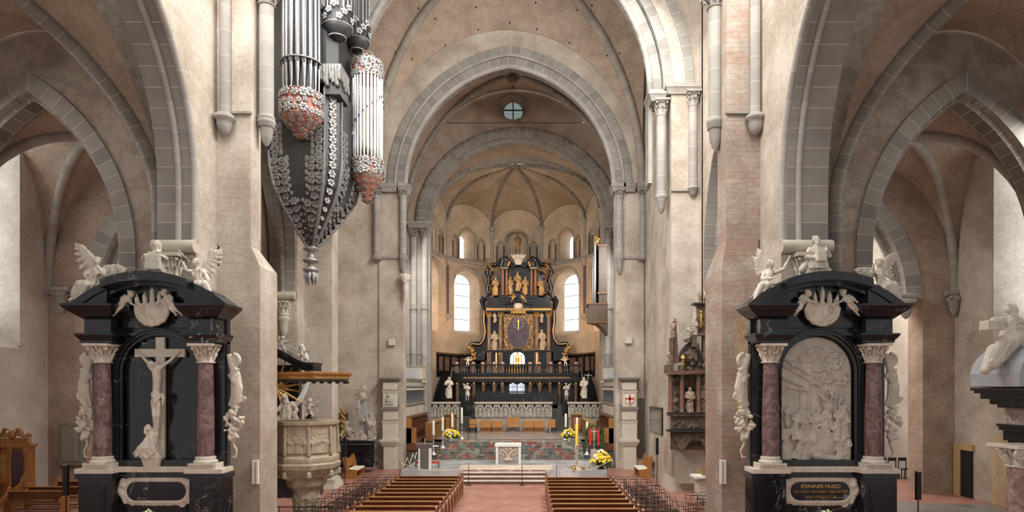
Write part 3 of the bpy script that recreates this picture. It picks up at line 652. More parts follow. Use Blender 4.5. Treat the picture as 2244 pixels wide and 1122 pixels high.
for d in RB[1:5]:
    sh.tube([ap(d, AR - .05, 16.4), ap(d, AR - .05, HS)], .14, 10); dk.tube([ap(d, AR - .04, 11.4), ap(d, AR - .04, 15.6)], .13, 10)
    m.lathe(ap(d, AR - .1, 15.6), [(.13, 0), (.18, .1), (.3, .5), (.3, .6)], 12); m.lathe(ap(d, AR - .1, 10.8), [(.05, 0), (.2, .3), (.28, .45), (.14, .6)], 12)
    m.lathe(ap(d, AR - .1, HS - .3), [(.14, 0), (.28, .25), (.28, .35)], 12)
struct('trim_apse_mouldings', m, M_trim); struct('trim_apse_shafts', sh, M_shaft); struct('trim_apse_slate_colonnettes', dk, plain('slate_colonnette', (.075, .06, .055), .5))
cell = MB(); rb = MB(); form = MB()
def arib(d): return ell(ap(d, AR - .02, 0)[:2], (boss.x, boss.y), HS, boss.z, 12)
for i in range(5):
    a0, a1 = RB[i], RB[i + 1]; mid = (a0 + a1) / 2; top = 21.5
    def lun(a): return [ap(a + (mid - a) * (1 - cos(pi / 2 * k / 12)), AR - .02, HS + (top - HS) * sin(pi / 2 * k / 12)) for k in range(13)]
    ruled(cell, arib(a0), lun(a0), 5); ruled(cell, arib(a1), lun(a1), 5)
    form.tube(lun(a0) + lun(a1)[-2::-1], .05, 6)
for d in RB: rb.tube([p - Vector((0, 0, .06)) for p in arib(d)], .13, 8)
rb.lathe(boss - Vector((0, 0, .35)), [(.1, 0), (.4, .12), (.4, .3), (.2, .4)], 12)
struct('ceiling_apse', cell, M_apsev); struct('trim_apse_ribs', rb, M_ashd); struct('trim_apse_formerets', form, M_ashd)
m = MB(); m.lathe((AX + .15, 45.4, 26.35), [(.1, 0), (.38, .1), (.42, .25), (.3, .5)], 12); m.ball((AX + .15, 45.4, 25.95), .14); struct('trim_choir_boss', m, M_ashd)
# putlog holes in the crossing vault
from mathutils.bvhtree import BVHTree
me_ = [o for o in COL.objects if o.name == 'ceiling_crossing'][0].data; bv = BVHTree.FromPolygons([v.co for v in me_.vertices], [p.vertices for p in me_.polygons]); m = MB(); hole = 0
for px, py in ((917, 18), (954, 41), (1043, 16), (1174, 6), (1117, 50), (1176, 64), (1048, 65), (976, 99), (1264, 22), (1297, 12), (1248, 94), (1330, 122), (1357, 117), (867, 116), (903, 129), (825, 42), (1394, 76)):
    d = (P(px, py, 30) - Vector((0, 0, EYE))).normalized(); q = bv.ray_cast(Vector((0, 0, EYE)), d)
    if q[0] is not None: m.ball(q[0], .055, 8, 6)
struct('trim_putlog_holes', m, plain('hole_shadow', (.05, .03, .02), .9))
fr_ = [(1612, 700), (1640, 690), (1652, 715), (1640, 760), (1648, 800), (1636, 850), (1642, 905), (1618, 930), (1608, 860), (1616, 800), (1606, 750)]
struct('trim_faded_fresco', MB().prism([(XX(a, 21.18), ZZ(b, 21.18)) for a, b in fr_], 21.185, 21.2), wallmat('faded_fresco', (.46, .33, .21), (.58, .46, .32), red=.9, redc=(.42, .17, .12), joint=.1, sc=1.2))
# ---------------------------------------------------------------- carved figures
TMP = bpy.data.scenes.new('workbench')      # side scene in which modifiers are evaluated; removed at the end
def evaluated(o):
    TMP.collection.objects.link(o); TMP.view_layers[0].update(); dg = TMP.view_layers[0].depsgraph; m2 = bpy.data.meshes.new_from_object(o.evaluated_get(dg))
    bpy.data.objects.remove(o, do_unlink=True); return m2
def carve(name, mb, mat, voxel=.02, parent=None, at=None, fold=0.0, seed=0, vert=1.0):
    """fuse overlapping volumes into one continuous carved surface"""
    me = bpy.data.meshes.new('t'); me.from_pydata(mb.v, [], mb.f)
    bm = bmesh.new(); bm.from_mesh(me); bmesh.ops.recalc_face_normals(bm, faces=bm.faces); bm.to_mesh(me); bm.free()
    o = bpy.data.objects.new('t', me)
    md = o.modifiers.new('r', 'REMESH'); md.mode = 'VOXEL'; md.voxel_size = voxel; md.use_smooth_shade = True
    sm = o.modifiers.new('s', 'SMOOTH'); sm.factor = .5; sm.iterations = 1
    m2 = evaluated(o); bpy.data.meshes.remove(me)
    off = Vector((0, 0, 0)); q = parent
    while q is not None: off += q.location; q = q.parent
    if at is not None: off = Vector(at)
    if fold:
        sd = Vector((seed * 3.7, seed * 1.3, 0))
        f = 9.0; n = len(m2.vertices); co = [0.0] * (3 * n); nr = [0.0] * (3 * n); m2.vertices.foreach_get('co', co); m2.vertices.foreach_get('normal', nr)
        for i in range(0, 3 * n, 3):
            x, y, z = co[i:i + 3]; k = fold * (noise.noise(Vector((x * f, y * f, z * f * .38 * vert)) + sd) + .5 * noise.noise(Vector((x * f * 2.3, y * f * 2.3, z * f)) + sd))
            co[i] = x + nr[i] * k; co[i + 1] = y + nr[i + 1] * k; co[i + 2] = z + nr[i + 2] * k
        m2.vertices.foreach_set('co', co)
    if off.length > 1e-9:
        m2.transform(Matrix.Translation(-off))
    m2.name = name; m2.materials.clear(); m2.materials.append(mat)
    m2.polygons.foreach_set('use_smooth', [True] * len(m2.polygons)); m2.update()
    o = bpy.data.objects.new(name, m2); COL.objects.link(o)
    if parent is not None: o.parent = parent
    elif at is not None: o.location = at
    return o
def head(mb, c, r, yaw=0.0, pitch=0.0, hair='long', beard=False, hat=None):
    """a head with brow, nose, mouth, ears, facing -Y turned by yaw (towards +X), pitch down positive"""
    M = Matrix.Translation(Vector(c)) @ Matrix.Rotation(yaw, 4, 'Z') @ Matrix.Rotation(pitch, 4, 'X') @ Matrix.Scale(r, 4)
    t = MB(); t.ball((0, 0, .1), (.82, .95, 1.0), 14, 10); t.ball((0, -.35, -.45), (.55, .55, .6)); t.cap((0, -.9, .15), (0, -1.12, -.12), .13, .17, 6)
    t.cap((-.35, -.85, .28), (.35, -.85, .28), .12); t.cap((-.2, -.86, -.48), (.2, -.86, -.48), .1); t.ball((-.84, 0, 0), (.14, .2, .3)); t.ball((.84, 0, 0), (.14, .2, .3)); t.ball((0, -.72, -.85), (.25, .25, .2))
    t.ball((-.4, -.62, -.25), (.26, .24, .24)); t.ball((.4, -.62, -.25), (.26, .24, .24))
    if hair:
        t.ball((0, .22, .3), (1.0, 1.0, 1.0), 12, 9)
        if hair == 'long':
            for a in (-1, 1): t.cap((a * .8, .25, .1), (a * 1.0, .3, -1.6), .42, .28); t.cap((a * .4, .8, 0), (a * .5, .8, -1.8), .5, .35)
        if hair == 'curly':
            for k in range(14): a = k * 2.4; t.ball((cos(a) * .85, .25 + sin(a) * .6, .2 + (k % 5) * .2), .3, 7, 5)
    if beard:
        t.cap((0, -.75, -.8), (0, -.85, -1.7), .45, .2); t.cap((-.45, -.5, -.7), (-.2, -.75, -1.4), .3, .2); t.cap((.45, -.5, -.7), (.2, -.75, -1.4), .3, .2)
    if hat == 'mitre': t.add(*_cone(.95, .95, 1.1, 2.4))
    if hat == 'crown':
        for k in range(8): a = k * pi / 4; t.cap((cos(a) * .9, sin(a) * .9, .8), (cos(a) * 1.05, sin(a) * 1.05, 1.6), .18, .1)
    mb.join(t, M)
def _cone(rx, ry, h0, h1):
    n = 10; vs = [(rx * cos(2 * pi * k / n), ry * sin(2 * pi * k / n), .4) for k in range(n)] + [(rx * 1.05 * cos(2 * pi * k / n), ry * .8 * sin(2 * pi * k / n), h0) for k in range(n)] + [(0, 0, h1)]
    fs = [(k, (k + 1) % n, n + (k + 1) % n, n + k) for k in range(n)] + [(n + k, n + (k + 1) % n, 2 * n) for k in range(n)] + [tuple(range(n))[::-1]]
    return vs, fs
def hand(mb, p, d, s, curl=.4):
    """palm at p pointing along d: five fingers and a side thumb"""
    p = Vector(p); d = Vector(d).normalized(); u = d.cross(Vector((0, 1, 0)))
    if u.length < .1: u = d.cross(Vector((1, 0, 0)))
    u.normalize(); w_ = u.cross(d)
    mb.cap(p, p + d * s * .45, s * .26, s * .3, 8, flat=.6)
    for k, L in enumerate((.42, .5, .46, .36)):
        b = p + d * s * .55 + u * s * (.24 - .16 * k); m_ = b + d * s * L * .5; mb.cap(b, m_, s * .09, s * .085, 6); mb.cap(m_, m_ + (d * (1 - curl) - w_ * curl) * s * L * .5, s * .085, s * .07, 6)
    b = p + d * s * .2 + u * s * .25; mb.cap(b, b + (d + u * .8).normalized() * s * .4, s * .1, s * .075, 6)
def arm(mb, sh, el, ha, h, sleeve=True, hd=True):
    r = .034 * h * (1.25 if sleeve else 1)
    mb.cap(sh, el, r * 1.15, r * .95); mb.cap(el, ha, r * .9, r * .55)
    if sleeve: mb.cap(Vector(el).lerp(Vector(ha), .35), Vector(el).lerp(Vector(ha), .5) - Vector((0, 0, .05 * h)), r * 1.2, r * .7)
    if hd: d = Vector(ha) - Vector(el); hand(mb, ha, d, .075 * h)
def robe(mb, pts, seed=0, nf=9, amp=.10, n=36):
    """pts: list of (x,y,z,rx,ry) from hem to shoulders; folds run down the cloth"""
    rnd = random.Random(seed); ph = [rnd.uniform(0, 6.28) for _ in range(5)]; rings = []
    N = len(pts); fine = []
    for i in range(N - 1):
        for j in range(4): t = j / 4; fine.append([pts[i][k] * (1 - t) + pts[i + 1][k] * t for k in range(5)])
    fine.append(list(pts[-1])); M_ = len(fine)
    for i, (x, y, z, rx, ry) in enumerate(fine):
        t = i / (M_ - 1); a_ = amp * (1 - t * .75); ring = []
        for k in range(n):
            th = 2 * pi * k / n
            f = 1 + a_ * (sin(nf * th + ph[0] + t * 2.2) * .6 + sin((nf * 2 + 1) * th + ph[1] - t * 3) * .25 + sin(4 * th + ph[2] + t * 5) * .35)
            ring.append((x + rx * f * cos(th), y + ry * f * sin(th), z))
        rings.append(ring)
    mb.ring(rings, True)
def wing(mb, root, tip, size, spread=(0, 0, -1), n=8, thick=.10):
    """feathered wing: leading edge root->tip, feathers falling towards spread"""
    root = Vector(root); tip = Vector(tip); sp = Vector(spread).normalized(); d = tip - root
    mid = root + d * .5 - sp * size * .12
    pts = [root, root.lerp(mid, .6) - sp * size * .03, mid, mid.lerp(tip, .6), tip]
    mb.tube(pts, [size * .10, size * .11, size * .10, size * .07, size * .03], 8)
    for row, (L0, q) in enumerate(((1.0, 1.0), (.62, .75))):
        for k in range(n):
            t = (k + .5) / n; b = root.lerp(tip, t) - sp * size * .1 * sin(pi * t)
            dd = (sp * (1 - .45 * t) + d.normalized() * (.15 + .85 * t)).normalized(); L = size * L0 * (.42 + .45 * sin(pi * (.25 + t * .6)))
            off = Vector((0, -thick * size * .6 * row, 0))
            mb.tube([b + off, b + dd * L * .55 + off, b + dd * L * .9 + off, b + dd * L + off], [size * .10, size * .125, size * .09, size * .03], 8, flat=.32, up=(dd.z, 0, -dd.x))
def standing(h=1.6, seed=0, sway=.03, L=None, R=None, face=(0, .1), robe_w=1.0, hair='long', beard=False, hat=None, cloak=True, short=False):
    """draped standing figure, feet at origin, facing -Y. L/R: (elbow, hand) offsets in units of h from the shoulder"""
    mb = MB(); rnd = random.Random(seed); s = sway * h
    sh = .80 * h
    if short:      # knee-length tunic, bare legs
        for a in (-1, 1):
            hip = Vector((a * .05 * h, 0, .48 * h)); kn = Vector((a * .055 * h + s * .3, -.02 * h * (a > 0), .27 * h)); an = Vector((a * .06 * h, .01 * h, .05 * h))
            mb.cap(hip, kn, .055 * h, .042 * h); mb.cap(kn, an, .042 * h, .024 * h); mb.cap(an - Vector((0, 0, .02 * h)), an + Vector((a * .01 * h, -.075 * h, -.035 * h)), .024 * h, .018 * h)
        robe(mb, [(s, 0, .28 * h, .125 * h * robe_w, .105 * h), (s, 0, .42 * h, .105 * h, .09 * h), (s * .6, 0, .58 * h, .082 * h, .066 * h), (0, 0, .72 * h, .105 * h, .075 * h), (0, 0, sh, .085 * h, .06 * h)], seed, 7, .12)
    else:
        robe(mb, [(s * .2, 0, .0, .135 * h * robe_w, .12 * h), (s * .6, 0, .2 * h, .125 * h * robe_w, .11 * h), (s, -.01 * h, .42 * h, .112 * h * robe_w, .095 * h), (s * .7, 0, .58 * h, .085 * h, .07 * h), (0, 0, .72 * h, .112 * h, .08 * h), (0, 0, sh + .01 * h, .085 * h, .06 * h)], seed, 9, .13)
        mb.cap((s - .05 * h, -.06 * h, .45 * h), (s * .6 - .06 * h, -.085 * h, .24 * h), .05 * h, .042 * h)     # bent knee under the cloth
        for a in (-1, 1): mb.cap((a * .05 * h + s * .2, -.08 * h, .015 * h), (a * .06 * h + s * .2, -.15 * h, .012 * h), .024 * h, .018 * h)
    mb.cap((-.10 * h, 0, sh - .02 * h), (.10 * h, 0, sh - .02 * h), .05 * h); mb.cap((0, 0, sh), (face[0] * .02 * h, -.01 * h, .88 * h), .034 * h, .03 * h)
    head(mb, (face[0] * .025 * h, -.015 * h, .925 * h), .062 * h, face[0], face[1], hair, beard, hat)
    if cloak:      # thrown drapery: from the left shoulder across the hips and hanging down
        q = rnd.choice((-1, 1))
        pts = [(q * .11 * h, -.02 * h, sh), (q * .09 * h, -.085 * h, .68 * h), (-q * .02 * h + s, -.115 * h, .52 * h), (-q * .12 * h + s, -.07 * h, .44 * h), (-q * .16 * h + s, 0, .28 * h), (-q * .155 * h, .01 * h, .12 * h)]
        mb.tube(pts, [.04 * h, .045 * h, .05 * h, .055 * h, .05 * h, .03 * h], 8, flat=.7)
        pts = [(p[0] * .9 + q * .03 * h, p[1] - .004 * h, p[2] - .06 * h) for p in pts]; mb.tube(pts, [.02 * h, .03 * h, .03 * h, .03 * h, .03 * h, .02 * h], 6)
    for sg, A in ((-1, L), (1, R)):
        if A is None: A = ((.05, -.02, -.17), (.0, -.13, -.22)) if sg > 0 else ((.05, -.02, -.17), (-.06, -.12, -.20))
        S = Vector((sg * .125 * h, 0, sh - .02 * h)); e, q = A
        arm(mb, S, S + Vector((sg * e[0], e[1], e[2])) * h, S + Vector((sg * q[0], q[1], q[2])) * h, h)
    return mb
def putto(h=.9, lean=0.0, L=((.16, -.05, -.02), (.3, -.08, .05)), R=((.16, -.05, -.02), (.3, -.08, .05)), legs=((.0, -.1), (.1, .05)), face=(0, .1), wings=True, body=None):
    """chubby naked child, hips at origin; L,R arm joints and legs are offsets in h"""
    mb = MB(); up = Vector((sin(lean), 0, cos(lean))); side = Vector((cos(lean), 0, -sin(lean)))
    ch = up * .26 * h; mb.cap((0, 0, 0), ch, .135 * h, .125 * h, 12); mb.ball(up * .1 * h + Vector((0, -.04 * h, 0)), .13 * h); mb.cap(ch - side * .1 * h, ch + side * .1 * h, .085 * h)
    nk = ch + up * .12 * h; mb.cap(ch, nk, .06 * h); head(mb, nk + up * .09 * h + Vector((0, -.02 * h, 0)), .115 * h, face[0], face[1], 'curly')
    for sg, A in ((-1, L), (1, R)):
        S = ch + side * sg * .13 * h; e = S + Vector((sg * A[0][0], A[0][1], A[0][2])) * h; q = S + Vector((sg * A[1][0], A[1][1], A[1][2])) * h
        mb.cap(S, e, .06 * h, .05 * h); mb.cap(e, q, .05 * h, .034 * h); hand(mb, q, q - e, .12 * h)
    for sg, A in zip((-1, 1), legs):
        H = Vector((sg * .07 * h, 0, -.02 * h)); k = H + Vector((sg * .03 + A[0], -.12, -.18)) * h; f = k + Vector((A[1], .03, -.22)) * h
        mb.cap(H, k, .085 * h, .065 * h); mb.cap(k, f, .062 * h, .036 * h); mb.cap(f, f + Vector((sg * .02, -.09, -.03)) * h, .035 * h, .026 * h)
    if wings:
        for sg in (-1, 1): wing(mb, ch + side * sg * .05 * h + Vector((0, .1 * h, 0)), ch + side * sg * .3 * h + up * .22 * h + Vector((0, .16 * h, 0)), .26 * h, n=5)
    return mb
def moved(mb, loc, rz=0, ry=0, rx=0, sc=1.0):
    M = Matrix.Translation(Vector(loc)) @ Matrix.Rotation(rz, 4, 'Z') @ Matrix.Rotation(ry, 4, 'Y') @ Matrix.Rotation(rx, 4, 'X') @ Matrix.Scale(sc, 4)
    r = MB(); return r.join(mb, M)
def figure(name, mb, mat, label, cat, at, vox=.02, rz=0, ry=0, rx=0, fold=.012, seed=0, group=None, sc=1.0):
    """a free-standing statue, its base at `at`"""
    m_ = moved(mb, at, rz, ry, rx, sc); o = carve(name, m_, mat, vox, at=at, fold=fold, seed=seed); return tag(o, label, cat, group)
def scroll(mb, c, r, r2, turns=1.6, flip=1, start=0, y=None, n=26, plane='xz'):
    """volute in the xz plane, thinning towards the eye"""
    pts = []; rs = []
    for k in range(n + 1):
        t = k / n; a = start + flip * 2 * pi * turns * t; q = r * (1 - .85 * t)
        pts.append((c[0] + q * cos(a), c[1], c[2] + q * sin(a)) if plane == 'xz' else (c[0], c[1] + q * cos(a), c[2] + q * sin(a))); rs.append(r2 * (1 - .5 * t))
    mb.tube(pts, rs, 6, up=(0, 1, 0) if plane == 'xz' else (1, 0, 0)); mb.ball(pts[-1], r2 * .9, 8, 6)
def flower(mb, c, r, nrm=(0, -1, 0), n=6, seed=0):
    M = Vector(nrm).normalized().to_track_quat('Z', 'Y').to_matrix().to_4x4(); t = MB()
    for k in range(n):
        a = 2 * pi * k / n + seed; t.ball((cos(a) * r * .55, sin(a) * r * .55, .02 * r), (r * .40, r * .40, r * .16), 7, 5)
    t.ball((0, 0, r * .12), r * .22, 7, 5); mb.join(t, Matrix.Translation(Vector(c)) @ M)
def text(s, loc, size, mat, parent, rz=0, name='inscription', ext=.004, al='CENTER'):
    c = bpy.data.curves.new(name, 'FONT'); c.body = s; c.size = size; c.align_x = al; c.align_y = 'CENTER'; c.extrude = ext
    o = bpy.data.objects.new('t', c); m2 = evaluated(o); m2.name = name; m2.materials.clear(); m2.materials.append(mat)
    o = bpy.data.objects.new(name, m2); COL.objects.link(o)
    off = Vector((0, 0, 0)); q = parent
    while q is not None: off += q.location; q = q.parent
    o.location = Vector(loc) - off; o.rotation_euler = (pi / 2, 0, rz); o.parent = parent
    return o
# ---------------------------------------------------------------- the two black marble wall altars on the crossing piers
S19 = 19.0 / FPX
def mz(py): return EYE - (py - CY) * S19
def segm(hw, z0, z1, n=16, x0=0):       # segmental arc points from -hw to hw
    h = z1 - z0; R = (hw * hw + h * h) / (2 * h); th = math.asin(hw / R)
    return [(x0 + R * sin(th * (2 * k / n - 1)), z1 - R + R * cos(th * (2 * k / n - 1))) for k in range(n + 1)]
def band(mb, inner, outer, y0, y1):
    n = len(inner); vs = [(x, y0, z) for x, z in inner] + [(x, y0, z) for x, z in outer] + [(x, y1, z) for x, z in inner] + [(x, y1, z) for x, z in outer]
    fs = []
    for i in range(n - 1): fs += [(i, i + 1, n + i + 1, n + i), (2 * n + i, 3 * n + i, 3 * n + i + 1, 2 * n + i + 1), (i, 2 * n + i, 2 * n + i + 1, i + 1), (n + i, n + i + 1, 3 * n + i + 1, 3 * n + i)]
    fs += [(0, n, 3 * n, 2 * n), (n - 1, 3 * n - 1, 4 * n - 1, 2 * n - 1)]
    mb.add(vs, fs)
def oblong(hw, hh, n=8):
    pts = []
    for sx, sy, a0 in ((1, 1, 0), (-1, 1, pi / 2), (-1, -1, pi), (1, -1, 3 * pi / 2)):
        for k in range(n + 1): a = a0 + pi / 2 * k / n; pts.append((sx * (hw - hh) + hh * cos(a) if True else 0, hh * sin(a)))
    return pts
def altar_monument(cx, label, relief):
    Y = 19.3; T = thing('altar_monument', label, 'altar', (cx, Y, 0)); fr = Y
    X = lambda dx: cx + dx
    # plinth with panelled pedestals under the columns
    m = MB(); m.box(X(-2.02), X(2.02), fr - .25, fr + .1, 0, mz(1036))
    for a in (-1, 1):
        m.box(X(a * 1.12), X(a * 2.08), fr - .62, fr + .05, .35, mz(1045)); m.box(X(a * 1.06), X(a * 2.14), fr - .68, fr + .05, mz(1046), mz(1034)); m.box(X(a * 1.06), X(a * 2.16), fr - .7, fr + .05, 0, .4)
        m.box(X(a * 1.3), X(a * 1.9), fr - .645, fr - .5, .7, mz(1062)); m.box(X(a * 1.36), X(a * 1.84), fr - .66, fr - .5, .78, mz(1070))
    m.box(X(-1.1), X(1.1), fr - .34, fr, mz(1046), mz(1034)); m.build('plinth', M_black, T, .008)
    m = MB(); m.box(X(-1.1), X(1.1), fr - .42, fr, mz(1034), mz(1022))
    for a in (-1, 1): m.box(X(a * 1.02), X(a * 2.12), fr - .74, fr, mz(1034), mz(1024)); m.box(X(a * 1.12), X(a * 1.92), fr - .70, fr, mz(1024), mz(1012))
    m.build('ledge', M_stone, T, .01)
    # back wall and arched frame
    rad = 1.08; ctr = mz(735) - rad; ap_ = [(X(-rad), mz(1018))] + [(X(-rad * cos(pi * k / 20)), ctr + rad * sin(pi * k / 20)) for k in range(21)] + [(X(rad), mz(1018))]
    m = MB(); m.prism([(X(-1.98), mz(1022)), (X(-1.98), mz(700)), (X(1.98), mz(700)), (X(1.98), mz(1022)), (X(rad + .02), mz(1022))] + ap_[::-1] + [(X(-rad - .02), mz(1022))], fr - .12, fr + .1)
    for a in (-1, 1): m.box(X(a * 1.2), X(a * 1.95), fr - .2, fr, mz(1022), mz(752))
    m.build('back_wall', M_black, T, .006)
    m = MB()
    for (t0, t1, yo) in ((0, .09, .2), (.09, .17, .26), (.17, .22, .3)):
        inn = [(X(dx * (rad + t0) / rad), z) for dx, z in [(p[0] - cx, p[1]) for p in ap_]]
        def off(t): return [(X(-rad - t), mz(1018))] + [(X(-(rad + t) * cos(pi * k / 20)), ctr + (rad + t) * sin(pi * k / 20)) for k in range(21)] + [(X(rad + t), mz(1018))]
        band(m, off(t0), off(t1), fr - yo, fr)
    m.box(X(-rad - .2), X(rad + .2), fr - .3, fr, mz(1022), mz(1008)); m.build('arched_frame', M_black, T, .006)
    if not relief:
        m = MB(); m.prism(ap_, fr - .02, fr + .08); m.build('niche_back', M_black, T)
    # columns
    for a in (-1, 1):
        x = X(a * 1.5); y = fr - .42
        sh_ = MB(); sh_.lathe((x, y, mz(1000)), [(.235, 0), (.24, .4), (.235, 1.2), (.2, mz(796) - mz(1000))], 28)
        c = sh_.build('column', M_red, T)
        b = MB(); b.lathe((x, y, mz(1013)), [(.33, 0), (.34, .05), (.30, .09), (.27, .12), (.29, .16), (.25, .2)], 24); b.box(x - .36, x + .36, y - .33, y + .3, mz(1016), mz(1012)); b.build('column_base', M_stone, c)
        k = MB(); capital(k, x, y, mz(796), .215, mz(753) - mz(796) - .02); k.build('column_capital', M_stone, c)
    # entablature
    e = MB()
    for a in (-1, 1):
        x0, x1 = X(a * 1.06), X(a * 1.98)
        x0, x1 = min(x0, x1), max(x0, x1); f0 = fr - .72
        e.box(x0, x1, f0 + .04, fr + .1, mz(753), mz(748)); e.frust((x0 + .0, x1 - .0, f0 + .03, fr + .1), mz(748), (x0 - .1, x1 + .1, f0 - .08, fr + .1), mz(737)); e.box(x0 - .1, x1 + .1, f0 - .08, fr + .1, mz(737), mz(733))
        e.box(x0 + .1, x1 - .05, f0 + .06, fr + .1, mz(733), mz(702))
        e.frust((x0 + .08, x1 - .04, f0 + .04, fr + .1), mz(702), (x0 - .1, x1 + .22, f0 - .18, fr + .1) if a > 0 else (x0 - .22, x1 + .1, f0 - .18, fr + .1), mz(686))
        q = (x0 - .16, x1 + .36) if a > 0 else (x0 - .36, x1 + .16)
        e.frust((x0 - .1, x1 + .22, f0 - .18, fr + .1) if a > 0 else (x0 - .22, x1 + .1, f0 - .18, fr + .1), mz(686), (q[0], q[1], f0 - .3, fr + .1), mz(676)); e.box(q[0], q[1], f0 - .3, fr + .1, mz(676), mz(671))
        # slanting return of the cornice towards the centre
        xi = X(a * 1.0); xc = X(a * .62)
        e.prism([(xi, mz(690)), (xi, mz(672)), (xc, mz(664)), (xc, mz(682))], fr - .6, fr)
        e.prism([(xc, mz(682)), (xc, mz(664)), (X(0), mz(655)), (X(0), mz(672))], fr - .38, fr)
    e.box(X(-1.05), X(1.05), fr - .25, fr, mz(718), mz(672)); e.box(X(-1.3), X(1.3), fr - .22, fr, mz(735), mz(728)); e.build('entablature', M_black, T, .006)
    # segmental pediment: outer arch moulding, sides set back, tympanum
    pd = MB()
    o1 = segm(2.28, mz(672), mz(606), 20, cx); o2 = segm(1.98, mz(676), mz(620), 20, cx); o3 = segm(1.72, mz(680), mz(628), 20, cx)
    band(pd, o2, o1, fr - .75, fr + .1); band(pd, o3, o2, fr - .62, fr + .1)
    mid = [p for p in o1 if abs(p[0] - cx) < 1.25]; midi = [(x, z - .2) for x, z in mid]; band(pd, midi, [(x, z + .05) for x, z in mid], fr - .98, fr)
    pd.prism(o3 + [(X(1.72), mz(690)), (X(-1.72), mz(690))], fr - .3, fr + .1)
    for a in (-1, 1): pd.prism([(X(a * 2.2), mz(673)), (X(a * 1.85), mz(645)), (X(a * 1.2), mz(622)), (X(a * 1.2), mz(676))], fr - .7, fr)
    pd.build('pediment', M_black, T, .006)
    # carved side volutes with fruit and shells
    for a in (-1, 1):
        v = MB(); x = X(a * 2.14); y = fr - .1; rnd = random.Random(3 + a)
        scroll(v, (x + a * .02, y, mz(790)), .2, .075, 1.3, -a, pi / 2)
        v.tube([(x + a * -.12, y, mz(775)), (x - a * .02, y, mz(800)), (x + a * .1, y, mz(820)), (x + a * .16, y, mz(850)), (x + a * .1, y, mz(880)), (x + a * .02, y, mz(895))], [.08, .11, .13, .15, .14, .09], 8, flat=.8); scroll(v, (x + a * .2, y, mz(870)), .17, .06, 1.2, -a, 0); scroll(v, (x - a * .02, y, mz(905)), .15, .06, 1.1, a, pi)
        for k in range(7): v.tube([(x + a * .02, y - .03, mz(805 + 14 * k)), (x + a * .16, y - .07, mz(812 + 14 * k)), (x + a * .24, y - .02, mz(806 + 14 * k))], [.05, .045, .015], 6)
        v.tube([(x - a * .12, y, mz(820)), (x + a * .02, y, mz(835)), (x + a * .0, y, mz(865)), (x - a * .1, y, mz(890))], [.05, .07, .06, .04], 7)
        v.cap((x, y, mz(815)), (x + a * .05, y - .03, mz(835)), .09, .1)
        for k in range(64):
            t = rnd.random(); zc = mz(900) + (mz(965) - mz(900)) * t; wd = .3 * sin(pi * min(.95, t * .8 + .15)); v.ball((x + a * .05 + rnd.uniform(-wd, wd), y - rnd.uniform(0, .12), zc), rnd.uniform(.04, .075), 7, 5)
        v.tube([(x + a * .03, y, mz(960)), (x + a * .02, y, mz(975)), (x + a * .12, y, mz(990)), (x + a * .08, y, mz(1004)), (x - a * .04, y, mz(1002))], [.06, .04, .04, .035, .02], 7)
        carve('side_volute', v, M_stone, .02, T, fold=.01)
    # coat of arms under a prince's crown, carried in front of the tympanum
    v = MB(); cz = mz(694); x = X(-.02); y = fr - .5
    v.ball((x, y + .1, cz + .08), (.42, .14, .36), 16, 10); v.ball((x, y, cz + .06), (.26, .12, .27), 14, 8)
    for k in range(20):
        ang = pi * (1 + k / 19); v.ball((x + .46 * cos(ang), y, cz + .2 + .44 * sin(ang)), .075, 8, 6); v.ball((x + .34 * cos(ang), y - .04, cz + .16 + .33 * sin(ang)), .05, 7, 5)
    v.cap((x - .42, y, mz(672)), (x + .42, y, mz(672)), .07)
    for k, (dx, hh) in enumerate(((-.4, .16), (-.2, .24), (0, .38), (.2, .24), (.4, .16))):
        zb = mz(668); v.cap((x + dx, y, zb), (x + dx * 1.08, y, zb + hh), .075, .06); v.cap((x + dx * 1.08, y, zb + hh), (x + dx * 1.1, y, zb + hh + .13), .05, .015); v.ball((x + dx * .9, y - .06, zb), .06, 7, 5)
    carve('coat_of_arms', v, M_stone, .018, T, fold=.022)
    # cartouche with oblong black panel
    v = MB(); zc = mz(1076); y = fr - .27; hw, hh = .86, .27
    ob = oblong(hw, hh, 8); n = len(ob); v.tube([(X(p[0] * 1.08), y, zc + p[1] * 1.18) for p in ob + ob[:2]], .09, 8, flat=.7); v.tube([(X(p[0] * 1.16), y + .02, zc + p[1] * 1.4) for p in ob + ob[:2]], .06, 8)
    for k in range(9): v.ball((X(-.4 + .1 * k), y, zc + .37 + .03 * cos(k * pi)), .06); v.ball((X(-.4 + .1 * k), y, zc - .4), .05)
    for a in (-1, 1):
        v.cap((X(a * 1.0), y, zc + .3), (X(a * 1.06), y, zc), .09, .12); v.cap((X(a * 1.06), y, zc), (X(a * .93), y, zc - .34), .1, .06)
        v.ball((X(a * .98), y, zc + .17), .13); v.ball((X(a * 1.02), y, zc - .08), .11); scroll(v, (X(a * .95), y, zc + .28), .13, .05, 1.1, a, 0); scroll(v, (X(a * .72), y, zc - .38), .1, .045, 1, -a, 0); v.cap((X(a * .3), y, zc + .41), (X(0), y, zc + .45), .06, .07)
    carve('cartouche', v, M_stone, .018, T, fold=.006)
    pn = MB(); pn.prism([(X(p[0] * 1.0), zc + p[1]) for p in ob], y - .06, y + .1); pnl = pn.build('name_panel', M_black, T)
    if relief:
        for k, (s_, sz) in enumerate((("IOANNES HUGO", .155), ("DEI GRAT ARCHIEPS TREVIRENSIS", .105), ("PRINCEPS ELECTOR", .105))):
            text(s_, (X(0), y - .075, zc + .14 - .155 * k), sz, M_gilt if k == 0 else M_gold, T, 0)
    return T, fr
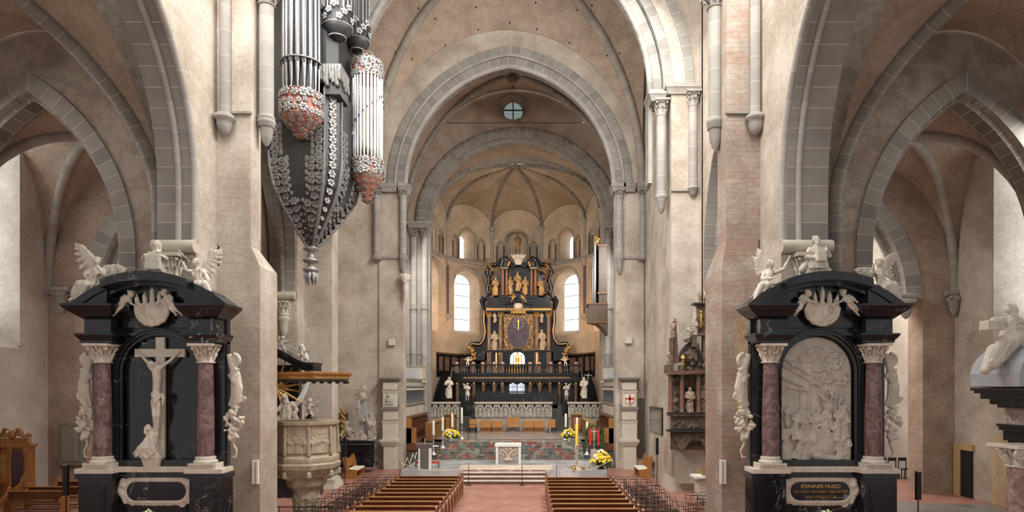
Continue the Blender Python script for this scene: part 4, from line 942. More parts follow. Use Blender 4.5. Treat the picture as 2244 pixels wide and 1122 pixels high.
def winged(seed, h, sx=1, tilt=0.0):
    """seated angel with flowing drapery; sits at origin, legs falling to the outside (sx)"""
    mb = MB(); hips = Vector((0, 0, .30 * h)); ch = Vector((sx * -.06 * h, 0, .58 * h))
    mb.cap(hips, ch, .10 * h, .09 * h); mb.cap(ch - Vector((.1 * h, 0, 0)), ch + Vector((.1 * h, 0, 0)), .055 * h); nk = ch + Vector((-sx * .02 * h, -.02 * h, .13 * h)); mb.cap(ch, nk, .04 * h)
    head(mb, nk + Vector((0, -.02 * h, .05 * h)), .075 * h, -sx * .5, .15, 'curly')
    for a in (-1, 1):
        k = hips + Vector((sx * .12 * h + a * .05 * h, -.17 * h, -.03 * h)); f = k + Vector((sx * .14 * h, .02 * h, -.28 * h)); mb.cap(hips, k, .10 * h, .08 * h); mb.cap(k, f, .085 * h, .045 * h); mb.cap(f, f + Vector((sx * .06 * h, -.05 * h, -.05 * h)), .03 * h, .022 * h)
    rnd = random.Random(seed)
    for k in range(20):   # drapery swags over lap and trailing
        p0 = hips + Vector((rnd.uniform(-.12, .12) * h, -.06 * h, rnd.uniform(-.02, .1) * h)); p1 = p0 + Vector((sx * rnd.uniform(.05, .2) * h, -.1 * h, -.12 * h)); p2 = p1 + Vector((sx * rnd.uniform(.02, .14) * h, .05 * h, -.18 * h))
        mb.tube([p0, p1, p2], [.02 * h, .034 * h, .018 * h], 7)
    for k in range(8): mb.cap(ch + Vector((rnd.uniform(-.09, .09) * h, -.07 * h, rnd.uniform(-.1, .05) * h)), hips + Vector((rnd.uniform(-.12, .12) * h, -.08 * h, 0)), .02 * h, .032 * h)
    return mb, hips, ch
def top_angel(name, at, h, sx, seed, label, lw, rw, armL, armR, extra=None):
    mb, hips, ch = winged(seed, h, sx)
    for sg, A in ((-1, armL), (1, armR)):
        S = ch + Vector((sg * .12 * h, 0, 0)); arm(mb, S, S + Vector(A[0]) * h, S + Vector(A[1]) * h, h)
    for w_ in (lw, rw): wing(mb, ch + Vector((w_[0] * .05, .09 * h, 0)), ch + Vector(w_[1]) * h, w_[2] * h, w_[3], 8)
    if extra: extra(mb, ch, h)
    return figure(name, mb, M_stone, label, 'statue', at, .02, fold=.022, seed=seed)
# --- left altar with the crucifixion
cxl = XX(356, 19.3); T1, fr = altar_monument(cxl, 'black marble wall altar framing a pale stone crucifixion', False)
cr = MB(); xq = XX(357, fr); yc = fr - .16; cr.box(xq - .13, xq + .13, yc, yc + .1, mz(1005), mz(738)); cr.box(xq - .74, xq + .74, yc - .01, yc + .11, mz(782), mz(764))
o = cr.build('crucifix', M_stone, at=(xq, yc, mz(1005)), bevel=.008); tag(o, 'pale stone cross carrying the hanging figure in the black niche', 'cross')
c = MB(); zsh = mz(800); ym = yc - .16
for a in (-1, 1):
    S = Vector((xq + a * .15, ym, mz(803))); E = Vector((xq + a * .36, ym + .06, mz(790))); H = Vector((xq + a * .58, ym + .12, mz(772))); c.cap(S, E, .055, .045, 10); c.cap(E, H, .044, .028, 10); hand(c, H, H - E, .11)
    hp = Vector((xq + a * .07 - .02, ym, mz(880))); kn = Vector((xq + a * .05 + .03, ym - .08, mz(912))); an = Vector((xq + a * .03 - .03, ym + .02, mz(948))); c.cap(hp, kn, .085, .062); c.cap(kn, an, .06, .034); c.cap(an, an + Vector((a * .02, -.06, -.1)), .034, .026)
c.cap((xq - .13, ym, mz(805)), (xq + .13, ym, mz(805)), .075); c.cap((xq, ym, mz(812)), (xq + .02, ym, mz(832)), .135, .125, 12); c.cap((xq + .02, ym, mz(832)), (xq - .01, ym, mz(858)), .12, .10, 12); c.cap((xq - .01, ym, mz(858)), (xq - .02, ym, mz(874)), .11, .12, 12)
c.cap((xq, ym, mz(800)), (xq - .06, ym - .07, mz(796)), .05); head(c, (xq - .12, ym - .09, mz(800)), .095, -.6, .6, 'long', True)
for k in range(4): c.tube([(xq - .13 + .01 * k, ym - .05, mz(862 + k * 4)), (xq - .01, ym - .12, mz(870 + k * 5)), (xq + .13, ym - .06, mz(862 + k * 3))], .028, 6)
c.tube([(xq + .16, ym - .05, mz(862)), (xq + .22, ym - .03, mz(872)), (xq + .19, ym - .04, mz(890))], [.05, .06, .02], 7)
o = carve('crucified_figure', c, M_stone, .014, at=(xq, ym, mz(960)), fold=.004); tag(o, 'pale stone figure with outstretched arms and loincloth hanging on the cross', 'statue')
c = MB(); xm = XX(342, fr); z0 = mz(1003); hh = mz(928) - z0; yy = fr - .3
robe(c, [(xm, yy, z0, .30, .22), (xm - .03, yy, z0 + .22, .26, .2), (xm + .02, yy, z0 + .5, .2, .16), (xm + .08, yy, z0 + .75, .13, .11)], 4, 8, .22)
c.cap((xm - .2, yy - .1, z0 + .3), (xm - .42, yy - .05, z0 + .12), .1, .06); c.cap((xm + .02, yy, z0 + .6), (xm + .16, yy + .02, z0 + .98), .06, .04); c.cap((xm + .2, yy, z0 + .62), (xm + .24, yy + .03, z0 + .95), .05, .035); hand(c, (xm + .17, yy + .02, z0 + .98), (0, 0, 1), .1)
for k in range(12): c.tube([(xm - .3 + .05 * k, yy - .19, z0 + .04 + .04 * (k % 4)), (xm - .22 + .04 * k, yy - .2, z0 + .3), (xm - .05 + .015 * k, yy - .12, z0 + .62)], [.04, .035, .02], 6)
head(c, (xm - .02, yy - .06, z0 + .88), .095, .7, -.4, 'long'); c.cap((xm + .02, yy, z0 + .74), (xm - .01, yy - .03, z0 + .84), .05)
o = carve('kneeling_mourner', c, M_stone, .016, at=(xm, yy, z0), fold=.018, seed=5); tag(o, 'pale stone veiled mourner kneeling against the foot of the cross', 'statue')
b = MB(); b.frust((xm - .12, xm + .3, yy - .12, yy + .12), mz(1022), (xm - .18, xm + .36, yy - .15, yy + .15), z0); b.build('figure_bracket', M_stone, T1)
b = MB(); b.frust((XX(360, fr) - .36, XX(360, fr) + .28, fr - .35, fr - .05), mz(612), (XX(355, fr) - .36, XX(355, fr) + .36, fr - .35, fr - .05), mz(597)); b.build('bust_pedestal', M_stone, T1)
h = .98; mb = MB(); robe(mb, [(0, 0, 0, .30, .18), (0, 0, .2, .27, .17), (0, 0, .42, .22, .15), (0, 0, .58, .17, .12), (0, 0, .66, .1, .08)], 3, 8, .18)
mb.cap((0, 0, .6), (0, -.02, .74), .055); head(mb, (0, -.03, .83), .105, .1, .05, 'long')
for a in (-1, 1): mb.cap((a * .2, 0, .55), (a * .34, -.08, .4), .08, .07); mb.cap((a * .34, -.08, .4), (a * .24, -.22, .46), .06, .04); hand(mb, (a * .24, -.22, .46), (-a * .3, 0, .3), .1); mb.cap((a * .36, -.02, .42), (a * .33, -.02, .06), .06, .03)
mb.box(-.23, .23, -.26, -.18, .05, .48)
figure('bust_statue', mb, M_stone, 'pale half-length figure holding a spread cloth on top of the crucifixion altar', 'statue', (XX(355, fr), fr - .25, mz(597)), .018, fold=.008, seed=2)
def trumpet(mb, ch, h): mb.tube([ch + Vector((-.1, -.15, .18)) * h, ch + Vector((-.34, -.2, .45)) * h], [.02 * h, .012 * h], 6)
top_angel('angel_statue', (XX(226, fr), fr - .4, mz(655)), 1.42, -1, 11, 'winged angel on the crucifixion altar, one wing raised high over a wavy lap of cloth', (-1, (-.30, .1, .48), .42, (-.3, 0, -1)), (1, (.30, .1, .10), .42, (.3, 0, -1)), ((-.05, -.1, -.14), (.08, -.2, -.12)), ((.1, -.12, -.1), (.02, -.2, .03)))
top_angel('angel_statue', (XX(455, fr), fr - .4, mz(655)), 1.36, 1, 12, 'winged angel on the crucifixion altar blowing a thin trumpet, seen before the pier', (1, (.28, .1, .42), .36, (.4, 0, -1)), (1, (.2, .1, .46), .3, (.3, 0, -1)), ((-.08, -.1, .0), (-.1, -.2, .15)), ((.12, -.1, -.14), (.16, -.15, -.2)), trumpet)
def pair(fr, c0, xs, mat=M_stone):
    for i, (px, lean, lab, L, R) in enumerate(xs):
        mb = putto(.80, lean, L, R, ((-.12, -.25), (-.16, -.2)) if lean > 0 else ((.16, .2), (.12, .25)), (lean, .1), wings=False)
        figure('cherub_statue', mb, mat, lab, 'statue', (XX(px, fr), fr - .55, mz(668)), .014, fold=.0)
pair(fr, 0, [(294, .75, 'naked stone cherub on the crucifixion altar leaning from the outer side on the crown', ((.1, -.05, -.1), (.0, -.1, -.2)), ((.1, -.1, -.1), (.2, -.12, -.16))),
             (397, -.55, 'naked stone cherub on the crucifixion altar holding the crown from the nave side', ((.1, -.1, -.1), (.22, -.12, -.16)), ((.1, -.05, -.1), (.05, -.1, -.2)))])
# --- right altar with the relief
cxr = XX(1787, 19.3); T2, fr = altar_monument(cxr, 'black marble wall altar framing a crowded stone relief, name panel below', True)
v = MB(); rad = 1.05; X = lambda d: cxr + d; ctr = mz(737) - rad
pan = [(X(-rad), mz(1016))] + [(X(-rad * cos(pi * k / 20)), ctr + rad * sin(pi * k / 20)) for k in range(21)] + [(X(rad), mz(1016))]
v.prism(pan, fr - .03, fr + .05)
rnd = random.Random(21); RM = {}
def rfig(px, py, h, seed, kind='stand', lean=0, depth=.55):
    t = standing(h, seed, rnd.uniform(-.05, .05), face=(rnd.uniform(-1, 1), rnd.uniform(-.2, .4)), hair=rnd.choice(('long', 'curly')), beard=rnd.random() < .4) if kind == 'stand' else putto(h, lean, wings=rnd.random() < .5)
    M = Matrix.Translation((XX(px, fr), fr - .09, mz(py))) @ Matrix.Rotation(lean if kind == 'stand' else 0, 4, 'Y') @ Matrix.Diagonal((1, depth, 1, 1)); v.join(t, M)
for a in ((1722, 1012, 1.15, 1, 0), (1742, 1008, 1.05, 2, .2), (1758, 1014, .95, 3, .35), (1838, 1008, 1.0, 4, -.1), (1852, 1012, .8, 5, 0), (1820, 990, 1.05, 6, -.2), (1796, 975, .95, 7, .1), (1768, 968, .95, 8, -.1), (1780, 955, .8, 9, .2), (1808, 950, .8, 10, 0), (1832, 955, .9, 11, .1), (1852, 960, .8, 12, -.1), (1740, 955, .75, 13, .1), (1757, 935, .6, 14, 0), (1846, 925, .62, 15, .1), (1812, 915, .55, 16, -.15), (1724, 930, .55, 17, 0)): rfig(*a[:4], 'stand', a[4])
for a in ((1735, 800, .3, 1, .5), (1755, 792, .28, 2, -.4), (1838, 800, .32, 3, .3), (1815, 812, .35, 4, -.8), (1848, 840, .3, 5, .4), (1822, 868, .42, 6, -.5), (1838, 880, .36, 7, .3), (1803, 880, .36, 8, -.3), (1770, 770, .26, 9, .9)): rfig(*a[:4], 'putto', a[4], .6)
# bowed old king in a wide cloak, horse, cloud bank, ruined stable
v.ball((X(.12), fr - .08, mz(985)), (.42, .14, .36), 16, 10); v.ball((X(-.12), fr - .1, mz(968)), (.2, .12, .18)); v.cap((X(.0), fr - .08, mz(1000)), (X(.62), fr - .06, mz(1010)), .16, .12)
v.ball((X(.35), fr - .07, mz(890)), (.16, .1, .2)); v.cap((X(.28), fr - .08, mz(880)), (X(.1), fr - .1, mz(866)), .09, .05)
for k in range(60):
    t = rnd.random(); px = 1770 + 85 * rnd.random(); py = 760 + 85 * rnd.random()
    if (XX(px, fr) - cxr) ** 2 + (mz(py) - ctr) ** 2 < .85 ** 2 or mz(py) < ctr: v.ball((XX(px, fr), fr - .04, mz(py)), (rnd.uniform(.06, .14), .05, rnd.uniform(.04, .09)), 8, 6)
def beam(p, q, r): v.tube([(XX(p[0], fr), fr - .06, mz(p[1])), (XX(q[0], fr), fr - .06, mz(q[1]))], r, 4, smooth=False)
beam((1712, 782), (1800, 838), .05); beam((1712, 800), (1798, 848), .035); beam((1712, 828), (1770, 852), .04); beam((1770, 845), (1770, 940), .045); beam((1752, 850), (1752, 930), .03); beam((1724, 850), (1770, 856), .035)
o = carve('relief_panel', v, M_relief, .0155, T2, fold=.005)
b = MB(); b.frust((XX(1782, fr) - .45, XX(1782, fr) + .42, fr - .38, fr - .05), mz(608), (XX(1782, fr) - .3, XX(1782, fr) + .36, fr - .36, fr - .05), mz(588)); b.build('bust_pedestal', M_stone, T2)
mb = MB(); robe(mb, [(0, 0, 0, .36, .2), (0, 0, .2, .30, .2), (0, 0, .45, .24, .16), (0, 0, .62, .17, .12), (0, 0, .70, .1, .08)], 8, 8, .2)
mb.cap((0, 0, .62), (0, -.02, .76), .055); head(mb, (-.02, -.03, .86), .105, .3, .1, 'curly', True)
mb.cap((-.2, 0, .58), (-.34, -.08, .35), .085, .07); mb.cap((-.34, -.08, .35), (-.05, -.24, .3), .07, .05); mb.cap((.2, 0, .58), (.34, -.1, .38), .085, .07); mb.cap((.34, -.1, .38), (.2, -.22, .55), .06, .04); hand(mb, (.2, -.22, .55), (-.1, 0, .4), .11); mb.cap((-.3, 0, .2), (-.46, -.05, -.02), .1, .09)
mb.box(-.12, .18, -.28, -.2, .2, .5)
figure('bust_statue', mb, M_stone, 'bearded pale half-length saint on top of the relief altar', 'statue', (XX(1781, fr), fr - .25, mz(590)), .018, fold=.012, seed=6)
top_angel('angel_statue', (XX(1670, fr), fr - .4, mz(655)), 1.3, -1, 13, 'stone angel on the relief altar beside the pier, arm lifted towards the saint', (-1, (-.1, .1, .42), .34, (-.9, 0, -.35)), (-1, (-.2, .1, .3), .3, (-.9, 0, -.5)), ((-.08, -.1, -.16), (.1, -.2, -.16)), ((.16, -.1, .06), (.26, -.16, .3)))
top_angel('angel_statue', (XX(1916, fr), fr - .4, mz(655)), 1.34, 1, 14, 'stone angel on the relief altar before the open arch, dark wing spread outward', (1, (.26, .1, .36), .36, (.8, 0, -.5)), (-1, (-.32, .08, .1), .3, (-.2, 0, -1)), ((-.1, -.1, -.1), (-.1, -.2, .1)), ((.1, -.1, -.16), (-.02, -.2, -.05)))
pair(fr, 0, [(1737, .65, 'naked stone cherub on the relief altar leaning from the nave side on the crown', ((.1, -.05, -.1), (.0, -.1, -.2)), ((.1, -.1, -.05), (.2, -.12, -.1))),
             (1843, -.6, 'naked stone cherub on the relief altar lying on the outer side of the crown', ((.1, -.1, -.05), (.2, -.12, -.1)), ((.14, -.05, -.1), (.2, -.1, -.2)))])
# white light boxes on the piers
for px, Y, who in ((562, 20.7, 'white slotted light box on the pier beside the crucifixion altar'), (1583, 21.2, 'white slotted light box on the pier beside the relief altar')):
    t = thing('wall_lamp', who, 'lamp', P(px, 1060, Y - .02))
    x = XX(px, Y); z0, z1 = ZZ(1060, Y), ZZ(1008, Y); m = MB(); m.box(x - .1, x - .02, Y - .12, Y, z0, z1); m.box(x + .02, x + .1, Y - .12, Y, z0, z1); m.build('lamp_shell', M_white, t, .01)
    m = MB(); m.box(x - .02, x + .02, Y - .05, Y, z0, z1); m.build('slot', M_sand, t)
# ---------------------------------------------------------------- pews, chairs, benches, loudspeakers
def bp(mb, px0, px1, py0, py1, Y, d): mb.box(XX(px0, Y), XX(px1, Y), Y, Y + d, ZZ(py1, Y), ZZ(py0, Y)); return mb
def make_pew(L, label, group, mat=M_pew, end=M_pew):
    t = thing('pew', label, 'pew', (0, 0, 0), group); h = L / 2
    MB().box(-h, h, .36, .43, .5, .80).build('backrest', mat, t); m = MB(); m.box(-h, h, .30, .47, .80, .845); m.box(-h, h, .22, .44, .845, .865); m.build('book_ledge', M_rail, t, .01)
    m = MB(); m.box(-h, h, -.02, .36, .42, .46); m.build('seat', mat, t)
    for a in (-1, 1):
        x = a * h; pf = [(-.08, 0), (-.08, .05), (.0, .10), (.02, .38), (-.06, .44), (-.05, .62), (.12, .66), (.26, .80), (.3, .98), (.36, 1.03), (.43, 1.0), (.47, .9), (.47, .3), (.5, .08), (.52, 0)]
        MB().prismx(pf, x - .035, x + .035).build('end_panel', end, t, .008)
    MB().box(-h, h, .5, .62, .06, .10).build('kneeler', mat, t)
    return t
M_rail = wood('polished_rail', (.27, .10, .030), (.38, .17, .06), .25)
def make_chair():
    t = thing('tubular_chair', 'x', 'chair', (0, 0, 0)); f = MB(); r = .011
    def loop(pts): f.tube(pts, r, 6)
    w_ = .23
    loop([(-w_, .2, 0), (-w_, .2, .45), (-w_ + .0, .26, .80), (-w_ + .05, .265, .86), (w_ - .05, .265, .86), (w_, .26, .80), (w_, .2, .45), (w_, .2, 0)])
    loop([(-w_ + .03, .24, .72), (-w_ + .05, .25, .75), (w_ - .05, .25, .75), (w_ - .03, .24, .72)])
    for a in (-1, 1): loop([(a * w_, -.2, 0), (a * w_, -.2, .62), (a * w_, -.17, .66), (a * w_, .16, .66), (a * w_, .22, .64)])
    loop([(-w_, -.2, .2), (w_, -.2, .2)]); loop([(-w_, .2, .2), (w_, .2, .2)]); loop([(-w_, -.2, .43), (w_, -.2, .43)])
    f.build('tube_frame', M_iron, t); MB().box(-.21, .21, -.2, .2, .43, .455).build('seat', M_brown, t, .01)
    return t
rows = ['front', 'second', 'third', 'fourth', 'fifth', 'sixth', 'seventh', 'eighth', 'ninth', 'tenth', 'eleventh']
pw = make_pew(2.95, 'x', 'x')
first = True
for side, x, y0, n, nm in (('north', -4.58, 30.2, 11, 'beside the pulpit'), ('south', 2.23, 29.75, 11, 'beside the weathered sculpted tomb')):
    for k in range(n):
        pos = (x, y0 - .95 * k - .4, 0); lab = 'brown pew in the block %s, %s row from the altar' % (nm, rows[k]); g = 'pews in the nave'
        if first: pw.location = pos; pw['label'] = lab; pw['group'] = g; first = False
        else: dup(pw, pos, 0, lab, g)
ch = make_chair(); first = True; rnd = random.Random(5)
def put_chair(x, y, rz, lab, g):
    global first
    if first: ch.location = (x, y, 0); ch.rotation_euler = (0, 0, rz); ch['label'] = lab; ch['group'] = g; first = False
    else: dup(ch, (x, y, 0), rz, lab, g)
cols = ('next to the pews', 'in the middle file', 'in the outer file')
for (xs, y0, nm) in (((-6.48, -7.02, -7.56), 30.3, 'pulpit side'), ((4.12, 4.64, 5.16), 29.6, 'tomb side')):
    for k in range(10):
        for j, x in enumerate(xs):
            put_chair(x + rnd.uniform(-.03, .03) - (k * .02 if x < 0 else -k * .02), y0 - .93 * k + rnd.uniform(-.04, .04), rnd.uniform(-.06, .06), 'black tubular chair on the %s %s, %s row from the altar' % (nm, cols[j], rows[k]), 'tubular chairs beside the pews')
for k in range(3):
    for j in range(2): put_chair(6.35 + .5 * j, 25.2 - .8 * k, 0, 'black tubular chair under the sculpted tomb by the pier, %s row, %s' % (rows[k], ('nave side', 'pier side')[j]), 'tubular chairs under the tomb')
# side pews in the left aisle
sp = make_pew(2.3, 'orange-brown bench nearest the camera in front of the carved confessional', 'benches in the left aisle', M_brown, M_oak); sp.location = (-19.6, 25.5, 0)
dup(sp, (-19.65, 26.6, 0), 0, 'orange-brown bench in the middle between confessional and wall tablet', 'benches in the left aisle'); dup(sp, (-19.6, 28.2, 0), 0, 'brown bench standing below the grey stone wall tablet', 'benches in the left aisle')
# cushioned benches at the choir pillars
cb = thing('cushioned_bench', 'light wooden bench with cream cushion before the obelisk tomb', 'bench', (-9.7, 36.2, 0), 'cushioned benches by the crossing')
b0 = Vector((-9.7, 36.2, 0))
def cbox(*a): return MB().box(a[0] - 9.7, a[1] - 9.7, a[2] + 36.2, a[3] + 36.2, a[4], a[5])
for y in (-.8, .8): MB().prism([(x - 9.7, z) for x, z in ((-.45, 0), (-.35, .3), (-.5, 1.15), (-.3, 1.2), (-.15, .5), (.3, .45), (.25, .1), (.35, 0))], 36.2 + y - .04, 36.2 + y + .04).build('end_panel', M_oak, cb, .01)
cbox(-.45, -.38, -.8, .8, .55, 1.05).build('backrest', M_oak, cb, .01); cbox(-.3, .3, -.8, .8, .38, .43).build('seat', M_oak, cb, .01); cbox(-.28, .32, -.76, .76, .43, .52).build('cushion', M_wax, cb, .03)
dup(cb, (-10.9, 35.6, 0), 0, 'light wooden bench with cream cushion half hidden behind the pulpit pier', None)
dup(cb, (6.3, 36.4, 0), pi, 'light wooden bench with cream cushion below the black text tablet', None)
# column loudspeakers on poles
def speaker(x, y, z0, z1, label):
    t = thing('column_loudspeaker', label, 'loudspeaker', (x, y, 0)); MB().box(x - .07, x + .07, y - .06, y + .06, z0, z1).build('speaker_box', M_iron, t, .01)
    m = MB(); m.box(x - .072, x + .072, y - .062, y + .062, z1 - .02, z1 + .01); m.box(x - .072, x + .072, y - .062, y + .062, z0 - .02, z0); m.build('end_caps', M_silver, t)
    m = MB(); m.tube([(x, y, .02), (x, y, z0)], .02, 8); m.build('pole', M_iron, t); m = MB(); m.lathe((x, y, 0), [(.18, 0), (.18, .015), (.03, .04)], 14); m.build('foot', M_iron, t)
speaker(-14.3, 20, 1.65, 2.6, 'black column loudspeaker on a pole before the aisle benches')
speaker(-9.44, 33.2, 1.55, 2.45, 'black column loudspeaker on a pole before the obelisk tomb')
speaker(6.45, 32.7, 1.6, 2.42, 'black column loudspeaker on a pole near the black text tablet')
speaker(11.7, 19.5, 1.62, 2.46, 'black column loudspeaker on a pole beside the relief altar')
# confessional
M_conf = wood('carved_oak', (.22, .085, .025), (.36, .16, .05), .4, 2)
t = thing('confessional', 'carved honey-brown wooden confessional with scrolled pediment by the aisle wall', 'confessional', (-21.7, 27.2, 0))
m = MB(); m.box(-22.4, -21.1, 27.2, 27.7, 0, 2.5); m.box(-22.45, -21.05, 27.1, 27.7, 0, .25); m.box(-22.45, -21.0, 27.1, 27.7, 2.45, 2.6); m.build('cabinet', M_conf, t, .02)
for x in (-22.3, -21.75, -21.1):
    m = MB(); m.lathe((x, 27.15, .6), [(.09, 0), (.07, .1), (.07, 1.5), (.11, 1.6), (.12, 1.85)], 10); m.build('pilaster', M_conf, t)
m = MB()
for k in range(5): m.cap((-21.62 + .1 * k, 27.17, .9), (-21.62 + .1 * k, 27.17, 2.3), .05)
m.build('curtain', plain('purple_curtain', (.09, .045, .055), .8), t)
m = MB(); m.box(-22.2, -21.85, 27.17, 27.25, .9, 2.2); m.box(-22.15, -21.9, 27.14, 27.2, 1.0, 2.1); m.build('door_panel', M_oak, t, .01)
m = MB()
for a in (-1, 1):
    x = -21.68; m.tube([(x + a * .75, 27.15, 2.6), (x + a * .7, 27.15, 2.95), (x + a * .45, 27.15, 2.95), (x + a * .3, 27.15, 3.25), (x + a * .12, 27.15, 3.2)], [.08, .09, .08, .07, .03], 8); scroll(m, (x + a * .3, 27.15, 3.05), .16, .05, 1.2, a, 0); m.ball((x + a * .72, 27.15, 3.0), .1)
m.box(-22.3, -21.05, 27.15, 27.4, 2.6, 2.85); m.ball((-21.68, 27.15, 3.0), (.18, .1, .2)); m.build('scroll_pediment', M_conf, t)
m = MB(); m.prismx([(26.5, .55), (27.15, .55), (27.15, 1.35), (26.95, 1.3), (26.8, 1.0), (26.5, .85)], -21.1, -21.02); m.prismx([(26.5, .55), (27.15, .55), (27.15, 1.35), (26.95, 1.3), (26.8, 1.0), (26.5, .85)], -22.2, -22.12); m.build('armrest_panels', M_conf, t)
# grey tablet in the left aisle, black tablet by the choir
q0, q1 = P(128, 1020, 30.2), P(182, 927, 30.2); t = thing('wall_tablet', 'grey framed stone tablet of faint lines hanging above the aisle benches', 'tablet', (q0.x, 30.2, q0.z))
m = MB(); m.box(q0.x, q1.x, 30.14, 30.3, q0.z, q1.z); m.build('frame', plain('grey_slab', (.19, .175, .14), .7), t, .02)
m = MB(); m.box(q0.x + .22, q1.x - .2, 30.11, 30.2, q0.z + .22, q1.z - .2); m.build('inscribed_panel', plain('pale_slab', (.27, .25, .19), .7), t)
m = MB()
for k in range(22): z = q1.z - .3 - .065 * k; m.box(q0.x + .3, q1.x - .28 - .05 * (k % 3), 30.104, 30.112, z, z + .014)
m.build('text_lines', plain('engraving', (.16, .15, .12), .8), t)
t = thing('wall_tablet', 'black wall tablet with pale lines of text beside the sculpted tomb', 'tablet', (6.9, 35.2, 2.5))
MB().box(6.84, 6.92, 33.5, 36.9, 2.5, 3.92).build('panel', M_black, t); m = MB()
for k in range(14): m.box(6.833, 6.842, 33.8 + .1 * (k % 3), 36.6 - .15 * (k % 4), 3.72 - .085 * k, 3.74 - .085 * k)
m.build('text_lines', M_sand, t)
# right aisle: door, yellow patch, shelf of black chairs
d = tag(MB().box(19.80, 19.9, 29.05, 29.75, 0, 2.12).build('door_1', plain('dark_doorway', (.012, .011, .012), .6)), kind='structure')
m = MB(); m.box(19.76, 19.9, 29.75, 30.2, 0, 2.12); m.box(19.76, 19.9, 28.95, 30.2, 2.12, 2.4); m.build('door_frame', plain('ochre_stone', (.46, .33, .16), .8), d)
m = MB(); m.box(19.86, 19.9, 25.2, 27.85, 0, 3.0); struct('trim_ochre_repair', m, wallmat('ochre_wall', (.55, .42, .26), (.68, .56, .38), joint=.7, red=.3))
M_navy = plain('dado_navy', (.035, .045, .065), .7)
m = MB(); m.box(14.0, 19.0, 37.9, 38, 2.2, 3.4); struct('trim_niche_dado', m, M_navy)
m = MB()
for xl_ in (16.9, 18.55, 20.2):
    c_ = MB(); c_.prism(arch_pts(xl_ - 1.5, xl_ - .15, 2.3, 3.25, 10) + [(xl_ - .15, .9), (xl_ - 1.5, .9)], 37.84, 37.95); m.join(c_)
struct('trim_niche_backs', m, M_pale)
m = MB()
for xl_ in (16.9, 18.55, 20.2): arch_ring(m, xl_ - 1.5, xl_ - .15, 2.3, 3.25, .09, 37.75, 37.9, 10, drop=1.4)
struct('trim_niche_arches', m, M_sand)
ss = None
for k in range(8):
    x = 16.9 + .55 * k; lab = 'dark wooden chair in the row under the pale wall niches, number %s from the relief altar' % rows[k]
    if ss is None:
        ss = thing('side_chair', lab, 'chair', (x, 35.3, 0), 'dark chairs under the niches'); m = MB()
        m.tube([(x - .2, 35.1, 0), (x - .2, 35.1, 1.15)], .03, 6); m.tube([(x + .2, 35.1, 0), (x + .2, 35.1, 1.15)], .03, 6); m.tube([(x - .2, 35.5, 0), (x - .2, 35.5, .5)], .03, 6); m.tube([(x + .2, 35.5, 0), (x + .2, 35.5, .5)], .03, 6); m.box(x - .22, x + .22, 35.08, 35.12, 1.0, 1.18); m.build('chair_frame', M_iron, ss)
        MB().box(x - .23, x + .23, 35.08, 35.52, .5, .56).build('seat', M_case, ss, .01)
    else: dup(ss, (x, 35.3, 0), 0, lab, None)
for o in COL.objects:
    if o.get('group') == 'dark chairs under the niches': o['label'] = 'dark wooden chair in the row under the pale wall niches'
# flower pots in front of the altars
def bouquet(name, at, w_, h, n, seed, label, cols, leaf=True, pot=None):
    t = thing(name, label, 'flowers', at); rnd = random.Random(seed); M_leaf = plain('leaf_green', (.07, .15, .035), .6, var=.4)
    if pot: pot(t, at)
    st = MB(); c0 = Vector(at) + Vector((0, 0, .22 if pot else .05)); fl = [MB() for _ in cols]
    for k in range(n):
        a = k * 2.4; rr = sqrt((k + .5) / n); z = h * (1 - .75 * rr * rr) * rnd.uniform(.8, 1.05); p = c0 + Vector((cos(a) * rr * w_, sin(a) * rr * w_ * .7, z))
        if leaf: st.tube([c0, c0.lerp(p, .6) + Vector((0, 0, .04)), p], .008, 5)
        q = rnd.randrange(len(cols)); r = w_ * rnd.uniform(.13, .2); nrm = (p - c0).normalized() + Vector((0, -.8, 0))
        flower(fl[q], p, r, nrm, 7, a); fl[q].ball(p, r * .55, 8, 6)
    for k in range(int(n * 1.3)):
        a = k * 2.1; L = w_ * rnd.uniform(.7, 1.15); p = c0 + Vector((cos(a) * L, sin(a) * L * .6, h * rnd.uniform(.0, .9) * (1.2 - L / w_ * .6))); st.tube([c0, c0.lerp(p, .6), p], [w_ * .02, w_ * .09, w_ * .01], 5, flat=.3)
    st.build('leaves', M_leaf, t)
    for q, (mm, cc) in enumerate(zip(fl, cols)):
        if mm.v: mm.build('blossoms', plain('petal_%d' % q, cc, .6, var=.1), t)
    return t
def white_pot(t, at): MB().lathe(at, [(.10, 0), (.13, .2), (.15, .22), (.14, .26)], 16).build('pot', M_white, t)
def black_pot(t, at): MB().lathe(at, [(.12, 0), (.17, .42), (.19, .44), (.18, .46)], 16).build('vase', M_iron, t)
CREAM = [(.85, .88, .66), (.75, .85, .5), (.6, .78, .35)]; YEL = [(.9, .66, .02), (.95, .76, .06), (.92, .60, .03), (.88, .84, .6)]
for px, lab in ((322, 'pot of cream and green flowers before the crucifixion altar'), (1812, 'pot of cream and green flowers before the name panel of the relief altar')):
    Y = 17.9; x = XX(px, Y); t = thing('flower_stand', 'slim iron flower stand before the %s altar' % ('crucifixion' if px < 1000 else 'relief'), 'stand', (x, Y, 0)); m = MB(); m.tube([(x, Y, .03), (x, Y, 1.0)], .02, 8); m.build('stem', M_iron, t); m = MB(); m.lathe((x, Y, 0), [(.16, 0), (.16, .02), (.03, .04)], 12); m.build('foot', M_iron, t); m = MB(); m.lathe((x, Y, 1.0), [(.03, 0), (.16, .03), (.16, .05)], 14); m.build('plate', M_iron, t)
    bouquet('potted_flowers', (x, Y, 1.05), .26, .34, 22, px, lab, CREAM, pot=white_pot)
